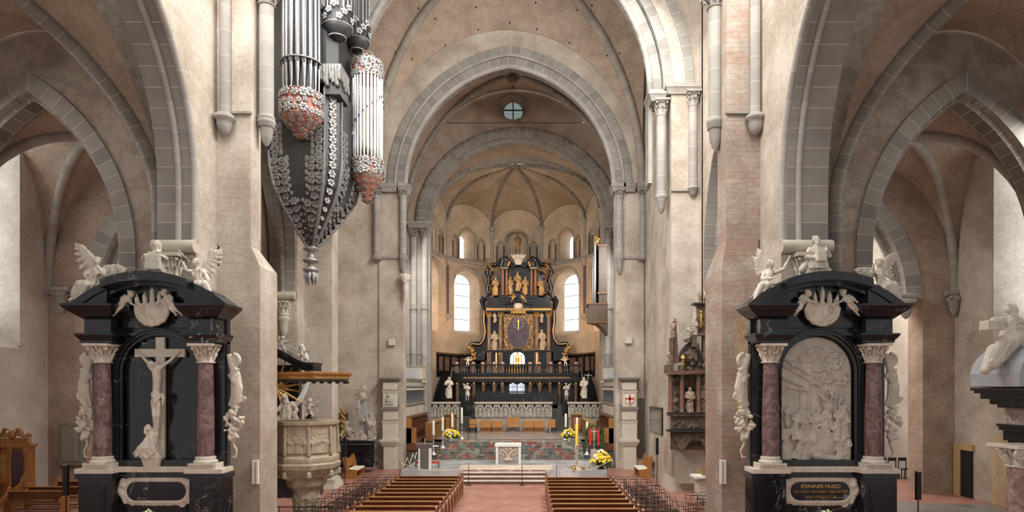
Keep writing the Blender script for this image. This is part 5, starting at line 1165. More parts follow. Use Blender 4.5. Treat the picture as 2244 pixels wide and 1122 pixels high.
# iron rail below the pulpit
t = thing('handrail', 'thin black iron handrail below the pulpit', 'railing', (-7.6, 23.4, 0)); m = MB(); Y = 23.4; z = ZZ(1111, Y)
m.tube([(XX(598, Y), Y, z), (XX(725, Y), Y, z), (XX(757, Y + .6), Y + .6, ZZ(1093, Y + .6))], .02, 6)
m.build('rail', M_iron, t); m = MB()
for px in (612, 655, 725): m.tube([(XX(px, Y), Y, 0), (XX(px, Y), Y, z)], .015, 6)
m.build('uprights', M_iron, t)
# ---------------------------------------------------------------- sanctuary floors and steps
M_plat = tiles('blue_grey_marble', (.38, .40, .42), (.54, .55, .56), (.25, .25, .26), 1.1, .8, .25, nz=(.7, 1.25))
M_step = plain('dark_step_stone', (.085, .085, .082), .55, var=.2); M_mos = tiles('choir_paving', (.30, .27, .25), (.42, .34, .30), (.22, .19, .17), .5, .5, .3, .02)
M_rug = tiles('cream_rug', (.62, .48, .38), (.68, .56, .46), (.5, .3, .24), 1.5, .5, .9)
def motley(name):
    m, nt, N, L, B = newmat(name); g = N.new('ShaderNodeNewGeometry'); n = N.new('ShaderNodeTexVoronoi'); n.inputs['Scale'].default_value = 4.5; n2 = N.new('ShaderNodeTexNoise'); n2.inputs['Scale'].default_value = 3; n2.inputs['Detail'].default_value = 5
    L.new(g.outputs['Position'], n2.inputs['Vector']); L.new(mixc(N, L, .25, g.outputs['Position'], n2.outputs['Color']), n.inputs['Vector'])
    s = N.new('ShaderNodeSeparateColor'); L.new(n.outputs['Color'], s.inputs[0]); r = ramp(N, [(0, (.09, .10, .09)), (.3, (.18, .22, .19)), (.5, (.36, .33, .27)), (.7, (.34, .10, .06)), (1, (.12, .16, .18))]); L.new(s.outputs[0], r.inputs[0])
    r2 = ramp(N, [(.35, (.75, .75, .75)), (.65, (1.2, 1.2, 1.2))]); L.new(n2.outputs[0], r2.inputs[0]); L.new(mixc(N, L, 1, r.outputs[0], r2.outputs[0], 'MULTIPLY'), B.inputs['Base Color']); B.inputs['Roughness'].default_value = .9; return m
M_motley = motley('patterned_carpet')
HP = .45; YP = 35.3; HC = 1.44; YS = 39.9
m = MB(); m.box(-7.0, 4.3, YP, 40.5, 0, HP); struct('floor_platform', m, M_plat)
m = MB()
for k in range(3): m.box(-3.65, .9, 33.2 + .5 * k, YP + .1, .15 * k, .15 * (k + 1))
struct('floor_front_steps', m, plain('red_edged_step', (.20, .09, .07), .5, var=.25))
m = MB()
for k in range(3): m.box(-3.6, .85, 33.16 + .5 * k, 33.68 + .5 * k, .15 * (k + 1), .15 * (k + 1) + .02)
struct('trim_step_treads', m, M_pale)
m = MB()
for k in range(8): m.box(-8.7, 6.1, YS + .27 * k, 44, .18 * k, .18 * (k + 1))
struct('floor_choir_steps', m, M_step)
m = MB(); m.box(-9.6, 7.5, YS + 2.1, 54, 1.26, HC); struct('floor_choir', m, M_mos)
m = MB()
pr_ = [(40.3, HP + .02)]
for k in range(3, 8): pr_ += [(YS + .27 * k - .03, .18 * k + .02), (YS + .27 * k - .03, .18 * (k + 1) + .02)]
pr_ += [(YS + 3.6, HC + .02)]
pr2 = [(y, z) for y, z in pr_]; low = [(y + .03, z - .02) for y, z in pr2][::-1]
vs = []
for x in (-5.7, 3.4): vs += [(x, y, z) for y, z in pr2]
n = len(pr2); m.add(vs, [(i, i + 1, n + i + 1, n + i) for i in range(n - 1)]); m.add([(v[0], v[1] + .02, v[2] - .015) for v in vs], [(i, i + 1, n + i + 1, n + i) for i in range(n - 1)])
tag(m.build('carpet', M_motley, at=(-1.1, 43, HP)), 'patterned red and green carpet covering the steps behind the altar block', 'carpet')
tag(MB().box(-3.9, 1.3, 35.5, 37.6, HP, HP + .02).build('rug', M_rug, at=(-1.3, 36.5, HP)), 'cream rug on the marble platform before the altar block', 'rug')
# side walls of the steps
for a, x in ((-1, -8.42), (1, 5.87)):
    m = MB(); m.prismx([(40.25, 0), (42.1, 0), (42.1, 2.1), (41.7, 2.1), (40.4, .9), (40.25, .5)], x - .12, x + .12); struct('wall_step_cheek_' + ('left' if a < 0 else 'right'), m, M_pale)
# ---------------------------------------------------------------- altar block
t = thing('altar_block', 'white-edged stone altar block with carved leaves in the middle of the platform', 'altar', (-1.25, 38.5, HP)); x0, x1 = XX(1088, 38.5), XX(1140, 38.5); zt = ZZ(979, 38.5)
MB().box(x0 + .04, x1 - .04, 38.5, 39.4, HP, zt).build('body', plain('carved_grey', (.33, .29, .26), .7, var=.25), t); m = MB(); m.box(x0 - .1, x1 + .06, 38.42, 39.5, zt, zt + .17); m.build('slab', M_white, t, .02)
m = MB(); m.box(x0 - .04, x0 + .1, 38.46, 38.6, HP, zt); m.box(x1 - .1, x1 + .04, 38.46, 38.6, HP, zt); m.build('corner_posts', M_white, t)
m = MB(); xm = (x0 + x1) / 2
for a in (-1, 1):
    m.tube([(xm, 38.5, HP + .1), (xm + a * .1, 38.48, HP + .6), (xm + a * .35, 38.48, zt - .2)], [.05, .06, .03], 6)
    for k in range(5): flower(m, (xm + a * (.12 + .09 * k), 38.48, zt - .12 - .09 * ((k * 2) % 5)), .1, n=5)
for k in range(5): m.ball((xm + .08 * (k - 2), 38.49, HP + .22 + .05 * (k % 2)), .09)
m.build('carved_foliage', plain('peach_stone', (.62, .47, .36), .6), t)
# lecterns
t = thing('lectern', 'dark stone lectern with white edges at the pulpit side of the platform', 'lectern', P(930, 1028, 35.8)); Y = 35.8
m = MB(); m.box(XX(920, Y), XX(940, Y), Y, Y + .5, HP, 1.7); m.build('stem', plain('taupe_stone', (.13, .11, .10), .6), t, .01); m = MB(); m.frust((XX(918, Y), XX(942, Y), Y, Y + .5), 1.55, (XX(909, Y), XX(948, Y), Y - .1, Y + .6), 1.85); m.build('desk', plain('taupe_top', (.17, .15, .14), .6), t)
m = MB(); m.box(XX(918, Y) - .03, XX(920.5, Y), Y - .02, Y + .5, HP, 1.6); m.box(XX(939.5, Y), XX(942, Y) + .03, Y - .02, Y + .5, HP, 1.6); m.build('edge_strips', M_white, t); m = MB(); m.tube([(XX(930, Y), Y + .2, 1.85), (XX(930, Y), Y + .1, 2.15)], .02, 6); m.build('microphone', M_white, t)
tag(MB().box(XX(1295, Y), XX(1308, Y), Y, Y + .25, HP, ZZ(985, Y)).build('stone_slab', plain('light_taupe_stone', (.42, .39, .36), .6), at=P(1301, 1028, Y), bevel=.01), 'upright grey stone slab standing before the big yellow bouquet', 'slab')
# small table with white cloth
Y = 39.3; t = thing('side_table', 'small credence table with a white cloth beside the lectern', 'table', P(952, 1000, Y)); x = XX(952, Y); m = MB(); m.box(x - .3, x + .22, Y, Y + .4, 1.38, 1.42); m.build('table_top', M_white, t); m = MB()
for a in (-.26, .18):
    for b_ in (.03, .37): m.tube([(x + a, Y + b_, HP), (x + a, Y + b_, 1.38)], .02, 6)
m.build('table_legs', M_gold, t)
# red stools near the lectern
for px, lab in ((921, 'small red and white stool on the outer side of the stone lectern'), (950, 'small red and white stool on the altar side of the stone lectern')):
    Y = 36.4; x = XX(px, Y); t = thing('kneeling_stool', lab, 'stool', (x, Y, HP)); MB().box(x - .3, x + .3, Y, Y + .3, HP + .25, HP + .36).build('cushion', plain('red_cloth', (.5, .06, .03), .8), t, .03); m = MB()
    for a in (-.27, .27): m.box(x + a - .02, x + a + .02, Y, Y + .3, HP, HP + .25)
    m.build('stool_frame', M_brown, t)
# ---------------------------------------------------------------- candlesticks
def candlestick(px, Y, zb, ytop, ycan, label):
    x = XX(px, Y); t = thing('candlestick', label, 'candlestick', (x, Y, zb), 'tall silver candlesticks of the sanctuary'); zt = ZZ(ytop, Y); zc = ZZ(ycan, Y); H = zc - zb
    m = MB(); m.lathe((x, Y, zb), [(.2, 0), (.2, .04), (.12, .1), (.06, .2), (.045, .3), (.07, .4), (.035, .5), (.03, H * .6), (.06, H * .65), (.03, H * .7), (.03, H * .9), (.11, H * .96), (.13, H)], 14); m.build('stand', M_sil_c, t)
    m = MB(); m.lathe((x, Y, zc), [(.075, 0), (.07, zt - zc - .02), (.05, zt - zc)], 14); m.build('candle', M_wax, t)
M_sil_c = plain('silver_stand', (.66, .62, .56), .35, .6, var=.1)
for k, a in enumerate(((950, 40.85, .72, 922, 952), (970, 41.4, 1.08, 914, 943), (991, 42.6, 1.44, 906.5, 935), (1012, 44, HC, 893, 926))):
    candlestick(*a, ('tall candle on a silver stand behind the white cloth table', 'tall candle on a silver stand between the cloth table and the yellow flowers', 'tall candle on a silver stand behind the yellow flowers near the lectern', 'tallest candle on a silver stand at the top of the steps near the lectern')[k])
for k, a in enumerate(((1240, 43.2, HC, 906.5, 935), (1264.5, 41.4, 1.08, 915, 945), (1286.5, 40.85, .72, 924, 943))):
    candlestick(*a, ('tall candle on a silver stand behind the smaller yellow bouquet opposite the lectern', 'tall candle on a silver stand directly behind the decorated paschal candle', 'tall candle on a silver stand beside the green wreath')[k])
Y = 35.6; x = XX(1264, Y); t = thing('paschal_candlestick', 'ornate white beaded stand with a thick yellow paschal candle', 'candlestick', (x, Y, HP)); zc = ZZ(975, Y); H = zc - HP; m = MB(); prof = [(.3, 0), (.3, .05), (.1, .14), (.04, .2)]
for k in range(8): z = .25 + (H - .35) * k / 8; prof += [(.03, z), (.13, z + .06), (.03, z + .13)]
prof += [(.04, H - .06), (.17, H - .03), (.17, H)]; m.lathe((x, Y, HP), prof, 14)
m.build('beaded_stand', M_stone, t); m = MB(); m.lathe((x, Y, zc), [(.085, 0), (.085, ZZ(930, Y) - zc), (.03, ZZ(928, Y) - zc)], 14); m.build('yellow_candle', plain('yellow_wax', (.85, .62, .10), .5), t)
m = MB()
for k in range(3):
    a = 2 * pi * k / 3; m.ball((x + .3 * cos(a), Y + .3 * sin(a), HP + .12), .11); m.ball((x + .42 * cos(a), Y + .42 * sin(a), HP + .08), .07)
m.build('lion_feet', M_gold, t)
# flowers
bouquet('flower_arrangement', (XX(988, 42.3), 42.25, HC), .62, .62, 38, 1, 'yellow flower arrangement on the steps near the lectern', YEL, pot=white_pot)
bouquet('flower_arrangement', (XX(1247, 42.3), 42.25, HC), .55, .62, 34, 2, 'yellow flower arrangement on the steps beside the paschal candle', YEL, pot=white_pot)
bouquet('flower_arrangement', (XX(1318, 35.8), 35.9, HP), .62, .85, 60, 3, 'big yellow and white bouquet in a black vase on the platform corner', YEL, pot=black_pot)
# wreath with red ribbons round a processional cross
Y = 40.55; x = XX(1302, Y); t = thing('processional_cross', 'processional cross framed by a green wreath with red ribbons', 'cross', (x, Y, .54)); m = MB(); m.tube([(x, Y, .54), (x, Y, ZZ(935, Y))], .03, 8); m.box(x - .35, x + .35, Y - .03, Y + .03, ZZ(945, Y) - .04, ZZ(945, Y) + .04); m.cap((x, Y - .06, ZZ(946, Y)), (x, Y - .06, ZZ(965, Y)), .07, .04); m.build('cross', M_sil_c, t)
m = MB(); rnd = random.Random(4); pts = [(x - .5 + rnd.uniform(-.02, .02), Y, ZZ(980, Y) + .12 * k) for k in range(9)] + [(x - .5 * cos(pi * k / 8), Y, ZZ(947, Y) + .42 * sin(pi * k / 8)) for k in range(9)] + [(x + .5, Y, ZZ(947, Y) - .12 * k) for k in range(9)]
for p in pts:
    for j in range(7): a = rnd.uniform(0, 6.28); m.tube([p, (p[0] + .13 * cos(a), p[1] + rnd.uniform(-.1, .1), p[2] + .13 * sin(a))], [.03, .015], 5, flat=.4)
m.tube(pts, .05, 6); m.build('green_wreath', plain('boxwood_green', (.03, .09, .02), .7, var=.4), t); m = MB()
for a in (-1, 1): m.box(x + a * .26 - .07, x + a * .26 + .07, Y - .05, Y - .03, ZZ(976, Y), ZZ(938, Y))
m.build('red_ribbons', plain('red_ribbon', (.62, .035, .02), .6), t)
# rope barrier
M_rope = plain('cream_rope', (.68, .60, .46), .8)
pp = [(XX(px, 33.0), 33.0) for px in (1195, 1144, 1027)] + [(-6.7, 34.4)]
pl_ = [(-6.9, 34.6, 'nearest the lectern'), (XX(1027, 33), 32.95, 'at the lectern end of the front steps'), (XX(1144, 33), 32.95, 'in the middle of the front steps'), (1.4, 33.2, 'at the paschal candle end of the steps'), (4.2, 34.8, 'below the big bouquet')]
for x, y, lab in pl_:
    t = thing('barrier_post', 'thin dark rope barrier post ' + lab, 'post', (x, y, 0)); m = MB(); m.tube([(x, y, .02), (x, y, 1.0)], .016, 8); m.ball((x, y, 1.0), .025); m.build('post', M_iron, t); m = MB(); m.lathe((x, y, 0), [(.15, 0), (.15, .015), (.02, .03)], 14); m.build('foot', M_iron, t)
for (a, b, lab) in ((0, 1, 'near the lectern'), (1, 2, 'across the middle of the front steps'), (2, 3, 'before the paschal candle'), (3, 4, 'below the big bouquet')):
    p, q = Vector((*pl_[a][:2], .96)), Vector((*pl_[b][:2], .96)); m = MB(); m.tube([p.lerp(q, k / 14) - Vector((0, 0, .42 * 4 * (k / 14) * (1 - k / 14) * .8)) for k in range(15)], .018, 6)
    tag(m.build('barrier_rope', M_rope, at=tuple(p.lerp(q, .5))), 'sagging cream rope ' + lab, 'rope')
for (pts, lab) in ((((878, 1020), (884, 1025), (892, 1003), (897, 1018), (905, 994), (909, 1006), (913, 991)), 'white looped rope rising beside the dark steps near the lectern'), (((1327, 1008), (1331, 1022), (1335, 1012), (1341, 1021), (1344, 1015)), 'white looped rope beside the black flower vase')):
    Ys = 37.5; m = MB(); P3 = [P(a, b, Ys + .35 * k) for k, (a, b) in enumerate(pts)]; sm = []
    for i in range(len(P3) - 1):
        for j in range(4): sm.append(P3[i].lerp(P3[i + 1], j / 4))
    m.tube(sm + [P3[-1]], .028, 6); tag(m.build('loose_rope', M_rope, at=tuple(P3[0])), lab, 'rope')
# ---------------------------------------------------------------- choir screens: pillars and balustrades
M_scr = plain('screen_stone', (.60, .55, .46), .7, var=.08); M_balu = plain('slate_baluster', (.10, .11, .12), .4); M_scrd = plain('screen_moulding', (.20, .18, .155), .7, var=.2)
for sd, (x0, x1, xf, lab) in {'left': (XX(838, 39.2), XX(868, 39.2), -8.07, 'tall cream stone choir screen with mitre relief, nearer the lectern'), 'right': (XX(1364, 39.2), XX(1396, 39.2), 5.64, 'tall cream stone choir screen with red cross shield')}.items():
    Y = 39.2; t = thing('choir_screen', lab, 'screen', ((x0 + x1) / 2, Y, 0)); m = MB(); D = .55; z = lambda py: ZZ(py, Y)
    m.box(x0 + .06, x1 - .04, Y, Y + D, 0, z(975)); m.frust((x0 + .0, x1, Y - .05, Y + D), z(978), (x0 - .15, x1 + .12, Y - .2, Y + D), z(968)); m.box(x0 - .15, x1 + .12, Y - .2, Y + D, z(968), z(963))
    m.box(x0, x1, Y, Y + D, z(963), z(930)); m.frust((x0, x1, Y, Y + D), z(930), (x0 - .05, x1 + .05, Y - .05, Y + D), z(922)); m.box(x0 + .02, x1 - .02, Y + .02, Y + D, z(921), z(899)); m.box(x0 + .02, x1 - .02, Y + .02, Y + D, z(892), z(862)); m.frust((x0, x1, Y, Y + D), z(862), (x0 - .05, x1 + .05, Y - .05, Y + D), z(856)); m.box(x0 + .02, x1 - .02, Y + .02, Y + D, z(855), z(838)); m.build('pillar', M_scr, t, .012)
    m = MB(); m.box(x0 - .08, x1 + .08, Y - .08, Y + D, z(899), z(892)); m.box(x0 - .05, x1 + .05, Y - .05, Y + D, z(922), z(920)); m.box(x0 - .05, x1 + .05, Y - .05, Y + D, z(856), z(854)); m.frust((x0, x1, Y, Y + D), z(838), (x0 - .2, x1 + .2, Y - .2, Y + D), z(831)); m.box(x0 - .2, x1 + .2, Y - .2, Y + D, z(831), z(827)); m.build('mouldings', M_scrd, t, .01)
    xm = (x0 + x1) / 2; m = MB()
    if sd == 'left': m.ball((xm, Y, z(876)), (.26, .1, .26)); m.ball((xm, Y - .04, z(867)), (.14, .1, .16)); m.box(xm - .25, xm + .25, Y - .05, Y, z(886), z(883)); m.build('mitre_relief', plain('pale_green_stone', (.44, .46, .40), .7), t)
    else:
        s_ = MB(); s_.prism([(xm - .26, z(866)), (xm + .26, z(866)), (xm + .26, z(876)), (xm, z(889)), (xm - .26, z(876))], Y - .05, Y + .05); s_.build('shield', M_white, t)
        s_ = MB(); s_.box(xm - .26, xm + .26, Y - .06, Y, z(876), z(871.5)); s_.box(xm - .06, xm + .06, Y - .06, Y, z(886), z(866)); s_.build('red_cross', plain('shield_red', (.6, .08, .05), .6), t)
    # flank: wall, balustrade
    sg = -1 if sd == 'left' else 1; xa, xb = (xf, xf + sg * .25); Y2 = 49.7
    w_ = MB(); w_.box(xa, xb, Y + D, Y2, 0, 3.75); w_.build('flank_wall', M_white if 0 else M_pale, t)
    m = MB(); m.box(xa - sg * .1, xb, Y + .5, Y2, 3.75, 3.95); m.box(xa - sg * .12, xb + sg * .3, Y + .5, Y2, 5.38, 5.58); m.box(xa - sg * .04, xb, Y + .5, Y2, 4.88, 4.95); m.build('rails', M_scrd, t, .01)
    m = MB(); n = 22
    for k in range(n):
        y = Y + D + .15 + (Y2 - Y - D - .3) * k / (n - 1)
        m.prismx([(y - .1, 5.38), (y + .1, 5.38), (y + .06, 4.98), (y - .06, 5.1)], xa - sg * .06, xa + sg * .12); m.ball((xa - sg * .03, y, 4.83), .08, 7, 5); m.ball((xa - sg * .05, y, 3.86), .07, 7, 5)
    m.build('bracket_frieze', M_stone, t)
    for k in range(n):
        y = Y + D + .15 + (Y2 - Y - D - .3) * k / (n - 1); MB().lathe((xa + sg * .06, y, 3.95), [(.08, 0), (.08, .08), (.045, .16), (.045, .74), (.08, .84), (.08, .93)], 8).build('baluster', M_balu, t)
# small marble balconies above the screens
for sg, (a, b, lab) in ((-1, (880, 925, 'small marble gallery above the choir screen with the mitre relief')), (1, (1324, 1366, 'small marble gallery above the choir screen with the red cross'))):
    Y = 48.2; x0, x1 = XX(a, Y), XX(b, Y); t = thing('marble_gallery', lab, 'gallery', ((x0 + x1) / 2, Y, 5.4)); m = MB(); m.box(x0, x1, Y, Y + 1.5, 5.4, 6.4); m.frust((x0, x1, Y, Y + 1.5), 6.4, (x0 - .12, x1 + .12, Y - .12, Y + 1.5), 6.6); m.box(x0 - .1, x1 + .1, Y - .1, Y + 1.5, 5.3, 5.5); m.build('parapet', M_scr, t, .01)
    MB().box(x0 + .2, x1 - .2, Y - .02, Y, 5.65, 6.3).build('marble_panel', marble('grey_marble', (.5, .52, .56), (.3, .3, .33), 2, .05), t)
    m = MB(); m.tube([(x0, Y, 7.4), (x1, Y, 7.4)], .02, 6)
    for k in range(9): x = x0 + (x1 - x0) * k / 8; m.tube([(x, Y, 6.6), (x, Y, 7.4)], .012, 5)
    m.build('iron_railing', M_iron, t)
for px, py, lab in ((859, 750, 'small blank stone bracket box on the choir pier nearer the organ nest'), (1377, 746, 'small blank stone bracket box on the choir pier above the red cross screen')):
    q = P(px, py, 39.8); tag(MB().box(q.x - .2, q.x + .2, 39.62, 39.85, q.z - .2, q.z + .2).build('stone_box', M_scr, at=tuple(q), bevel=.02), lab, 'bracket')
# carved head pendant at the choir pier
q = P(889, 625, 39.6); v = MB(); v.ball((q.x, 39.6, q.z), (.2, .3, .55)); head(v, (q.x, 39.4, q.z + .35), .28, 0, 0, 'curly'); v.ball((q.x + .02, 39.45, q.z - .35), (.14, .2, .4)); v.cap((q.x, 39.5, q.z - .6), (q.x, 39.5, q.z - 1.2), .14, .05)
tag(carve('carved_head_bracket', v, M_stone, .035, at=tuple(q), fold=.03), 'carved stone head hanging on the corner of the choir pier', 'carving')
# ---------------------------------------------------------------- choir stalls and sedilia
def stalls(sg, xb, lab):
    t = thing('choir_stalls', lab, 'choir stalls', (xb, 46.5, HC)); X = lambda d: xb - sg * d; Y0, Y1 = 41.05, 49.5
    m = MB(); m.box(X(0), X(.15), Y0, Y1, HC, 3.0); m.box(X(0), X(.32), Y0, Y1, 2.95, 3.08); m.box(X(0), X(1.0), Y0 - .05, Y1, .95, HC + .2); m.build('back_panelling', M_brown, t, .01)
    m = MB(); m.prismx([(Y0 - .08, HC), (Y0 + .0, HC), (Y0, 3.0), (Y0 - .08, 3.0)], X(0), X(.6)); m.box(X(0), X(.9), Y0 - .08, Y0, HC, 2.4); m.build('end_panel', M_oak, t, .01)
    for k in range(12):
        y = Y0 + .1 + (Y1 - Y0 - .2) * k / 11
        m = MB(); pf = [(X(.1), HC + .2), (X(.1), 2.9), (X(.3), 2.8), (X(.3), 2.45), (X(.75), 2.3), (X(.8), 2.15), (X(.55), 2.0), (X(.6), HC + .2)]; m.prism(pf, y - .035, y + .035); m.build('seat_divider', M_brown, t)
    m = MB(); m.box(X(.1), X(.55), Y0, Y1, 1.95, 2.0); m.build('seats', M_brown, t)
    t2 = thing('choir_desk', lab.replace('stalls', 'desk').replace('rear', 'front'), 'desk', (X(1.6), 46.5, HC)); m = MB(); m.box(X(1.35), X(1.6), Y0 + 1.6, Y1 - .6, HC, 2.55); m.build('desk_front', M_brown, t2, .01); m = MB(); m.box(X(1.2), X(1.7), Y0 + 1.55, Y1 - .5, 2.55, 2.66); m.build('desk_top', M_gold2, t2, .01)
    m = MB(); m.box(X(1.2), X(1.68), Y0 + 1.52, Y0 + 1.64, HC, 2.55); m.build('desk_end', M_conf, t2, .01)
    m = MB()
    for k in range(10): y = Y0 + 1.8 + (Y1 - Y0 - 2.6) * k / 9; m.box(X(1.6), X(1.66), y - .05, y + .05, HC, 2.5)
    m.build('pilaster_strips', M_gold2, t2)
M_gold2 = wood('gilded_oak', (.26, .14, .035), (.40, .23, .07), .3)
stalls(-1, -8.05, 'rear brown choir stalls on the pulpit side of the choir'); stalls(1, 5.62, 'rear brown choir stalls on the side of the green wreath')
for px0, px1, lab in ((974, 1000, 'brown panelled bench back closing the choir desk on the pulpit side'), (1253, 1276, 'brown panelled bench back closing the choir desk on the wreath side')):
    Y = 49.8; t = thing('bench_back', lab, 'bench', P((px0 + px1) / 2, 950, Y)); bp(MB(), px0, px1, 910, 948, Y, .3).build('panel', M_brown, t); bp(MB(), px0 - 1, px1 + 1, 907, 910, Y - .05, .4).build('top_rail', M_gold2, t)
    bp(bp(MB(), px0 + 3, px0 + 11, 915, 940, Y - .04, .05), px1 - 11, px1 - 3, 915, 940, Y - .04, .05).build('raised_panels', M_oak, t)
M_latt = wood('lattice_wood', (.42, .19, .055), (.54, .27, .09), .35)
def sedile(px0, px1, py0, py1, lab, throne=False):
    Y = 51.0; t = thing('sedilia_bench', lab, 'bench', P((px0 + px1) / 2, 947, Y)); x0, x1 = XX(px0, Y), XX(px1, Y); zt, zb = ZZ(py0, Y), HC; m = MB(); m.box(x0, x1, Y + .5, Y + .58, zb, zt); m.box(x0, x1, Y - .04, Y + .55, zb + .42, zb + .5); m.build('back_and_seat', M_latt, t, .01)
    m = MB(); n = max(2, int((x1 - x0) / .24))
    m.box(x0, x1, Y - .05, Y, zb + .36, zb + .42); m.box(x0, x1, Y - .05, Y, zb, zb + .06)
    for k in range(n):
        a, b = x0 + (x1 - x0) * k / n, x0 + (x1 - x0) * (k + 1) / n
        for (p, q) in (((a, zb + .05), (b, zb + .38)), ((b, zb + .05), (a, zb + .38))): m.tube([(p[0], Y - .02, p[1]), (q[0], Y - .02, q[1])], .022, 4, smooth=False)
    m.build('lattice_front', M_silver if throne else M_latt, t); MB().box(x0, x1, Y + .02, Y + .04, zb, zb + .4).build('inner_board', M_brown, t)
sedile(1053, 1076, 922, 945, 'latticed wooden seat, outermost on the lectern side before the stone screen'); sedile(1078, 1101, 922, 945, 'latticed wooden seat next to the raised middle seat, lectern side'); sedile(1111, 1138, 915, 945, 'raised middle wooden seat with pale lattice front', True); sedile(1147, 1170, 922, 945, 'latticed wooden seat next to the raised middle seat, wreath side'); sedile(1171, 1193, 922, 945, 'latticed wooden seat, outermost on the wreath side before the stone screen')
for px, lab in ((1036, 'brown wooden armchair at the lectern side of the latticed seats'), (1209, 'brown wooden armchair at the wreath side of the latticed seats')):
    Y = 50.2; x = XX(px, Y); t = thing('armchair', lab, 'chair', (x, Y, HC)); MB().box(x - .3, x + .3, Y, Y + .5, HC + .42, HC + .5).build('seat', M_latt, t, .01); MB().box(x - .3, x + .3, Y + .45, Y + .52, HC + .5, HC + 1.05).build('backrest', M_latt, t, .01)
    for a in (-.27, .27):
        for b_ in (.03, .47): MB().box(x + a - .03, x + a + .03, Y + b_ - .03, Y + b_ + .03, HC, HC + .42).build('leg', M_iron, t)
Y = 44.6; x = XX(1035, Y); t = thing('iron_stand', 'thin black iron frame stand on the choir floor near the lectern', 'stand', (x, Y, HC)); m = MB()
for a in (-.28, .28): m.tube([(x + a, Y, HC), (x + a, Y, HC + .95)], .02, 6)
m.tube([(x - .28, Y, HC + .1), (x + .28, Y, HC + .1)], .015, 6); m.tube([(x - .28, Y, HC + .95), (x + .28, Y, HC + .95)], .02, 6); m.build('frame', M_iron, t)
# ---------------------------------------------------------------- carved stone screens before the crypt altar
M_rs = plain('romanesque_screen', (.44, .40, .34), .8, var=.25, scale=3)
def stone_screen(px0, px1, Y, n, lab):
    x0, x1 = XX(px0, Y), XX(px1, Y); zt = ZZ(881, Y); zl = ZZ(914, Y); t = thing('stone_screen', lab, 'screen', ((x0 + x1) / 2, Y, HC)); m = MB(); m.box(x0, x1, Y + .12, Y + .8, HC, zt - .15); m.box(x0, x1, Y, Y + .2, zt - .42, zt - .15); m.box(x0, x1, Y, Y + .2, HC, zl)
    wd = (x1 - x0) / n
    for k in range(n + 1): x = x0 + wd * k; m.box(x - .06, x + .06, Y, Y + .2, zl, zt - .15)
    m.build('wall_block', M_rs, t)
    m = MB(); arches = MB()
    for k in range(n):
        xc = x0 + wd * (k + .5); arch_ring(arches, xc - wd * .36, xc + wd * .36, zt - .62, zt - .34, .07, Y - .02, Y + .1, 8); a = standing(.95, k, rnd.uniform(-.04, .04)); m.join(a, Matrix.Translation((xc, Y + .1, zl)) @ Matrix.Diagonal((1, .55, 1, 1)))
    arches.build('blind_arches', M_rs, t); carve('relief_figures', m, M_rs, .04, t, fold=.01)
    m = MB(); m.box(x0 - .12, x1 + .12, Y - .12, Y + .9, zt - .15, zt); m.build('cap_slab', M_sand, t, .02); MB().box(x0 - .02, x1 + .02, Y - .03, Y + .1, zl - .08, zl).build('dark_string', M_scrd, t)
rnd = random.Random(9)
stone_screen(1043, 1208, 51.8, 9, 'long carved stone screen with nine arches behind the latticed seats'); stone_screen(932, 1004, 50.8, 5, 'carved stone screen with arches on the pulpit side of the choir'); stone_screen(1247, 1326, 50.8, 5, 'carved stone screen with arches on the wreath side of the choir')
m = MB()
for (a, b) in ((1004, 1041), (1210, 1247)):
    for k in range(7): m.box(XX(a, 52), XX(b, 52), 52 + .25 * k, 54, HC + .3 * k, HC + .3 * (k + 1))
struct('trim_crypt_steps', m, M_step)
# door beyond the red-cross screen
struct('door_2', MB().box(XX(1397, 39.9), XX(1412, 39.9), 39.8, 39.95, .6, 4.3), plain('dark_wood_door', (.10, .075, .055), .7))  # door of dark wood, one even tone
# ---------------------------------------------------------------- black crypt altar front, stairs, high altar
YF = 54.4
struct('floor_upper_choir', MB().box(-6.3, 3.9, YF + .3, 60, 5.5, 6.05), M_black)
M_peach = plain('pink_marble_ball', (.42, .26, .21), .3); M_copper = plain('copper_marble', (.30, .13, .065), .25, .2); M_brass = plain('warm_brass', (.42, .27, .10), .4, .5, var=.3); M_dkmar = marble('brown_marble', (.10, .06, .038), (.3, .21, .13), 2.2, .04, .3, second=(.16, .10, .065)); M_hist = plain('gilded_brown_relief', (.24, .15, .07), .45, .35, var=.45, scale=6)
t = thing('crypt_altar_front', 'black marble arcaded altar front with balustrade and lit gate in the apse', 'altar', (-1.2, YF, HC))
m = MB(); bp(m, 995, 1268, 820, 836, YF - .3, .8); bp(m, 992, 1270, 818, 821, YF - .45, .9); bp(m, 995, 1268, 834, 838, YF - .1, .5); bp(m, 1043, 1222, 862, 900, YF - .9, 1.0); bp(m, 1043, 1222, 858, 861, YF - 1.0, .5); m.build('entablature', M_black, t)
bp(MB(), 1000, 1262, 836, 900, YF + .6, .3).build('rear_wall', M_case, t)
bp(MB(), 1015, 1250, 826, 830, YF - .34, .1).build('gold_frieze', M_hist, t)
for px in (1002, 1038.5, 1059, 1082.6, 1101, 1162, 1183, 1205.5, 1225.5, 1262):
    x = XX(px, YF); c = MB().lathe((x, YF - .05, 3.6), [(.2, 0), (.16, .15), (.15, 1.4), (.13, 1.65)], 12).build('column', M_dkmar, t); k = MB(); capital(k, x, YF - .05, 5.22, .13, .32, False); k.build('column_capital', M_brass, c)
for px in (1001, 1037, 1058, 1083, 1101.5, 1161.7, 1181.6, 1206.8, 1227, 1262.6):
    x = XX(px, YF - .3); MB().box(x - .14, x + .14, YF - .4, YF - .1, 6.05, ZZ(800, YF - .3)).build('balustrade_pier', M_dkmar, t); MB().ball((x, YF - .25, ZZ(797, YF - .3)), .17, 14, 10).build('ball_finial', M_peach, t)
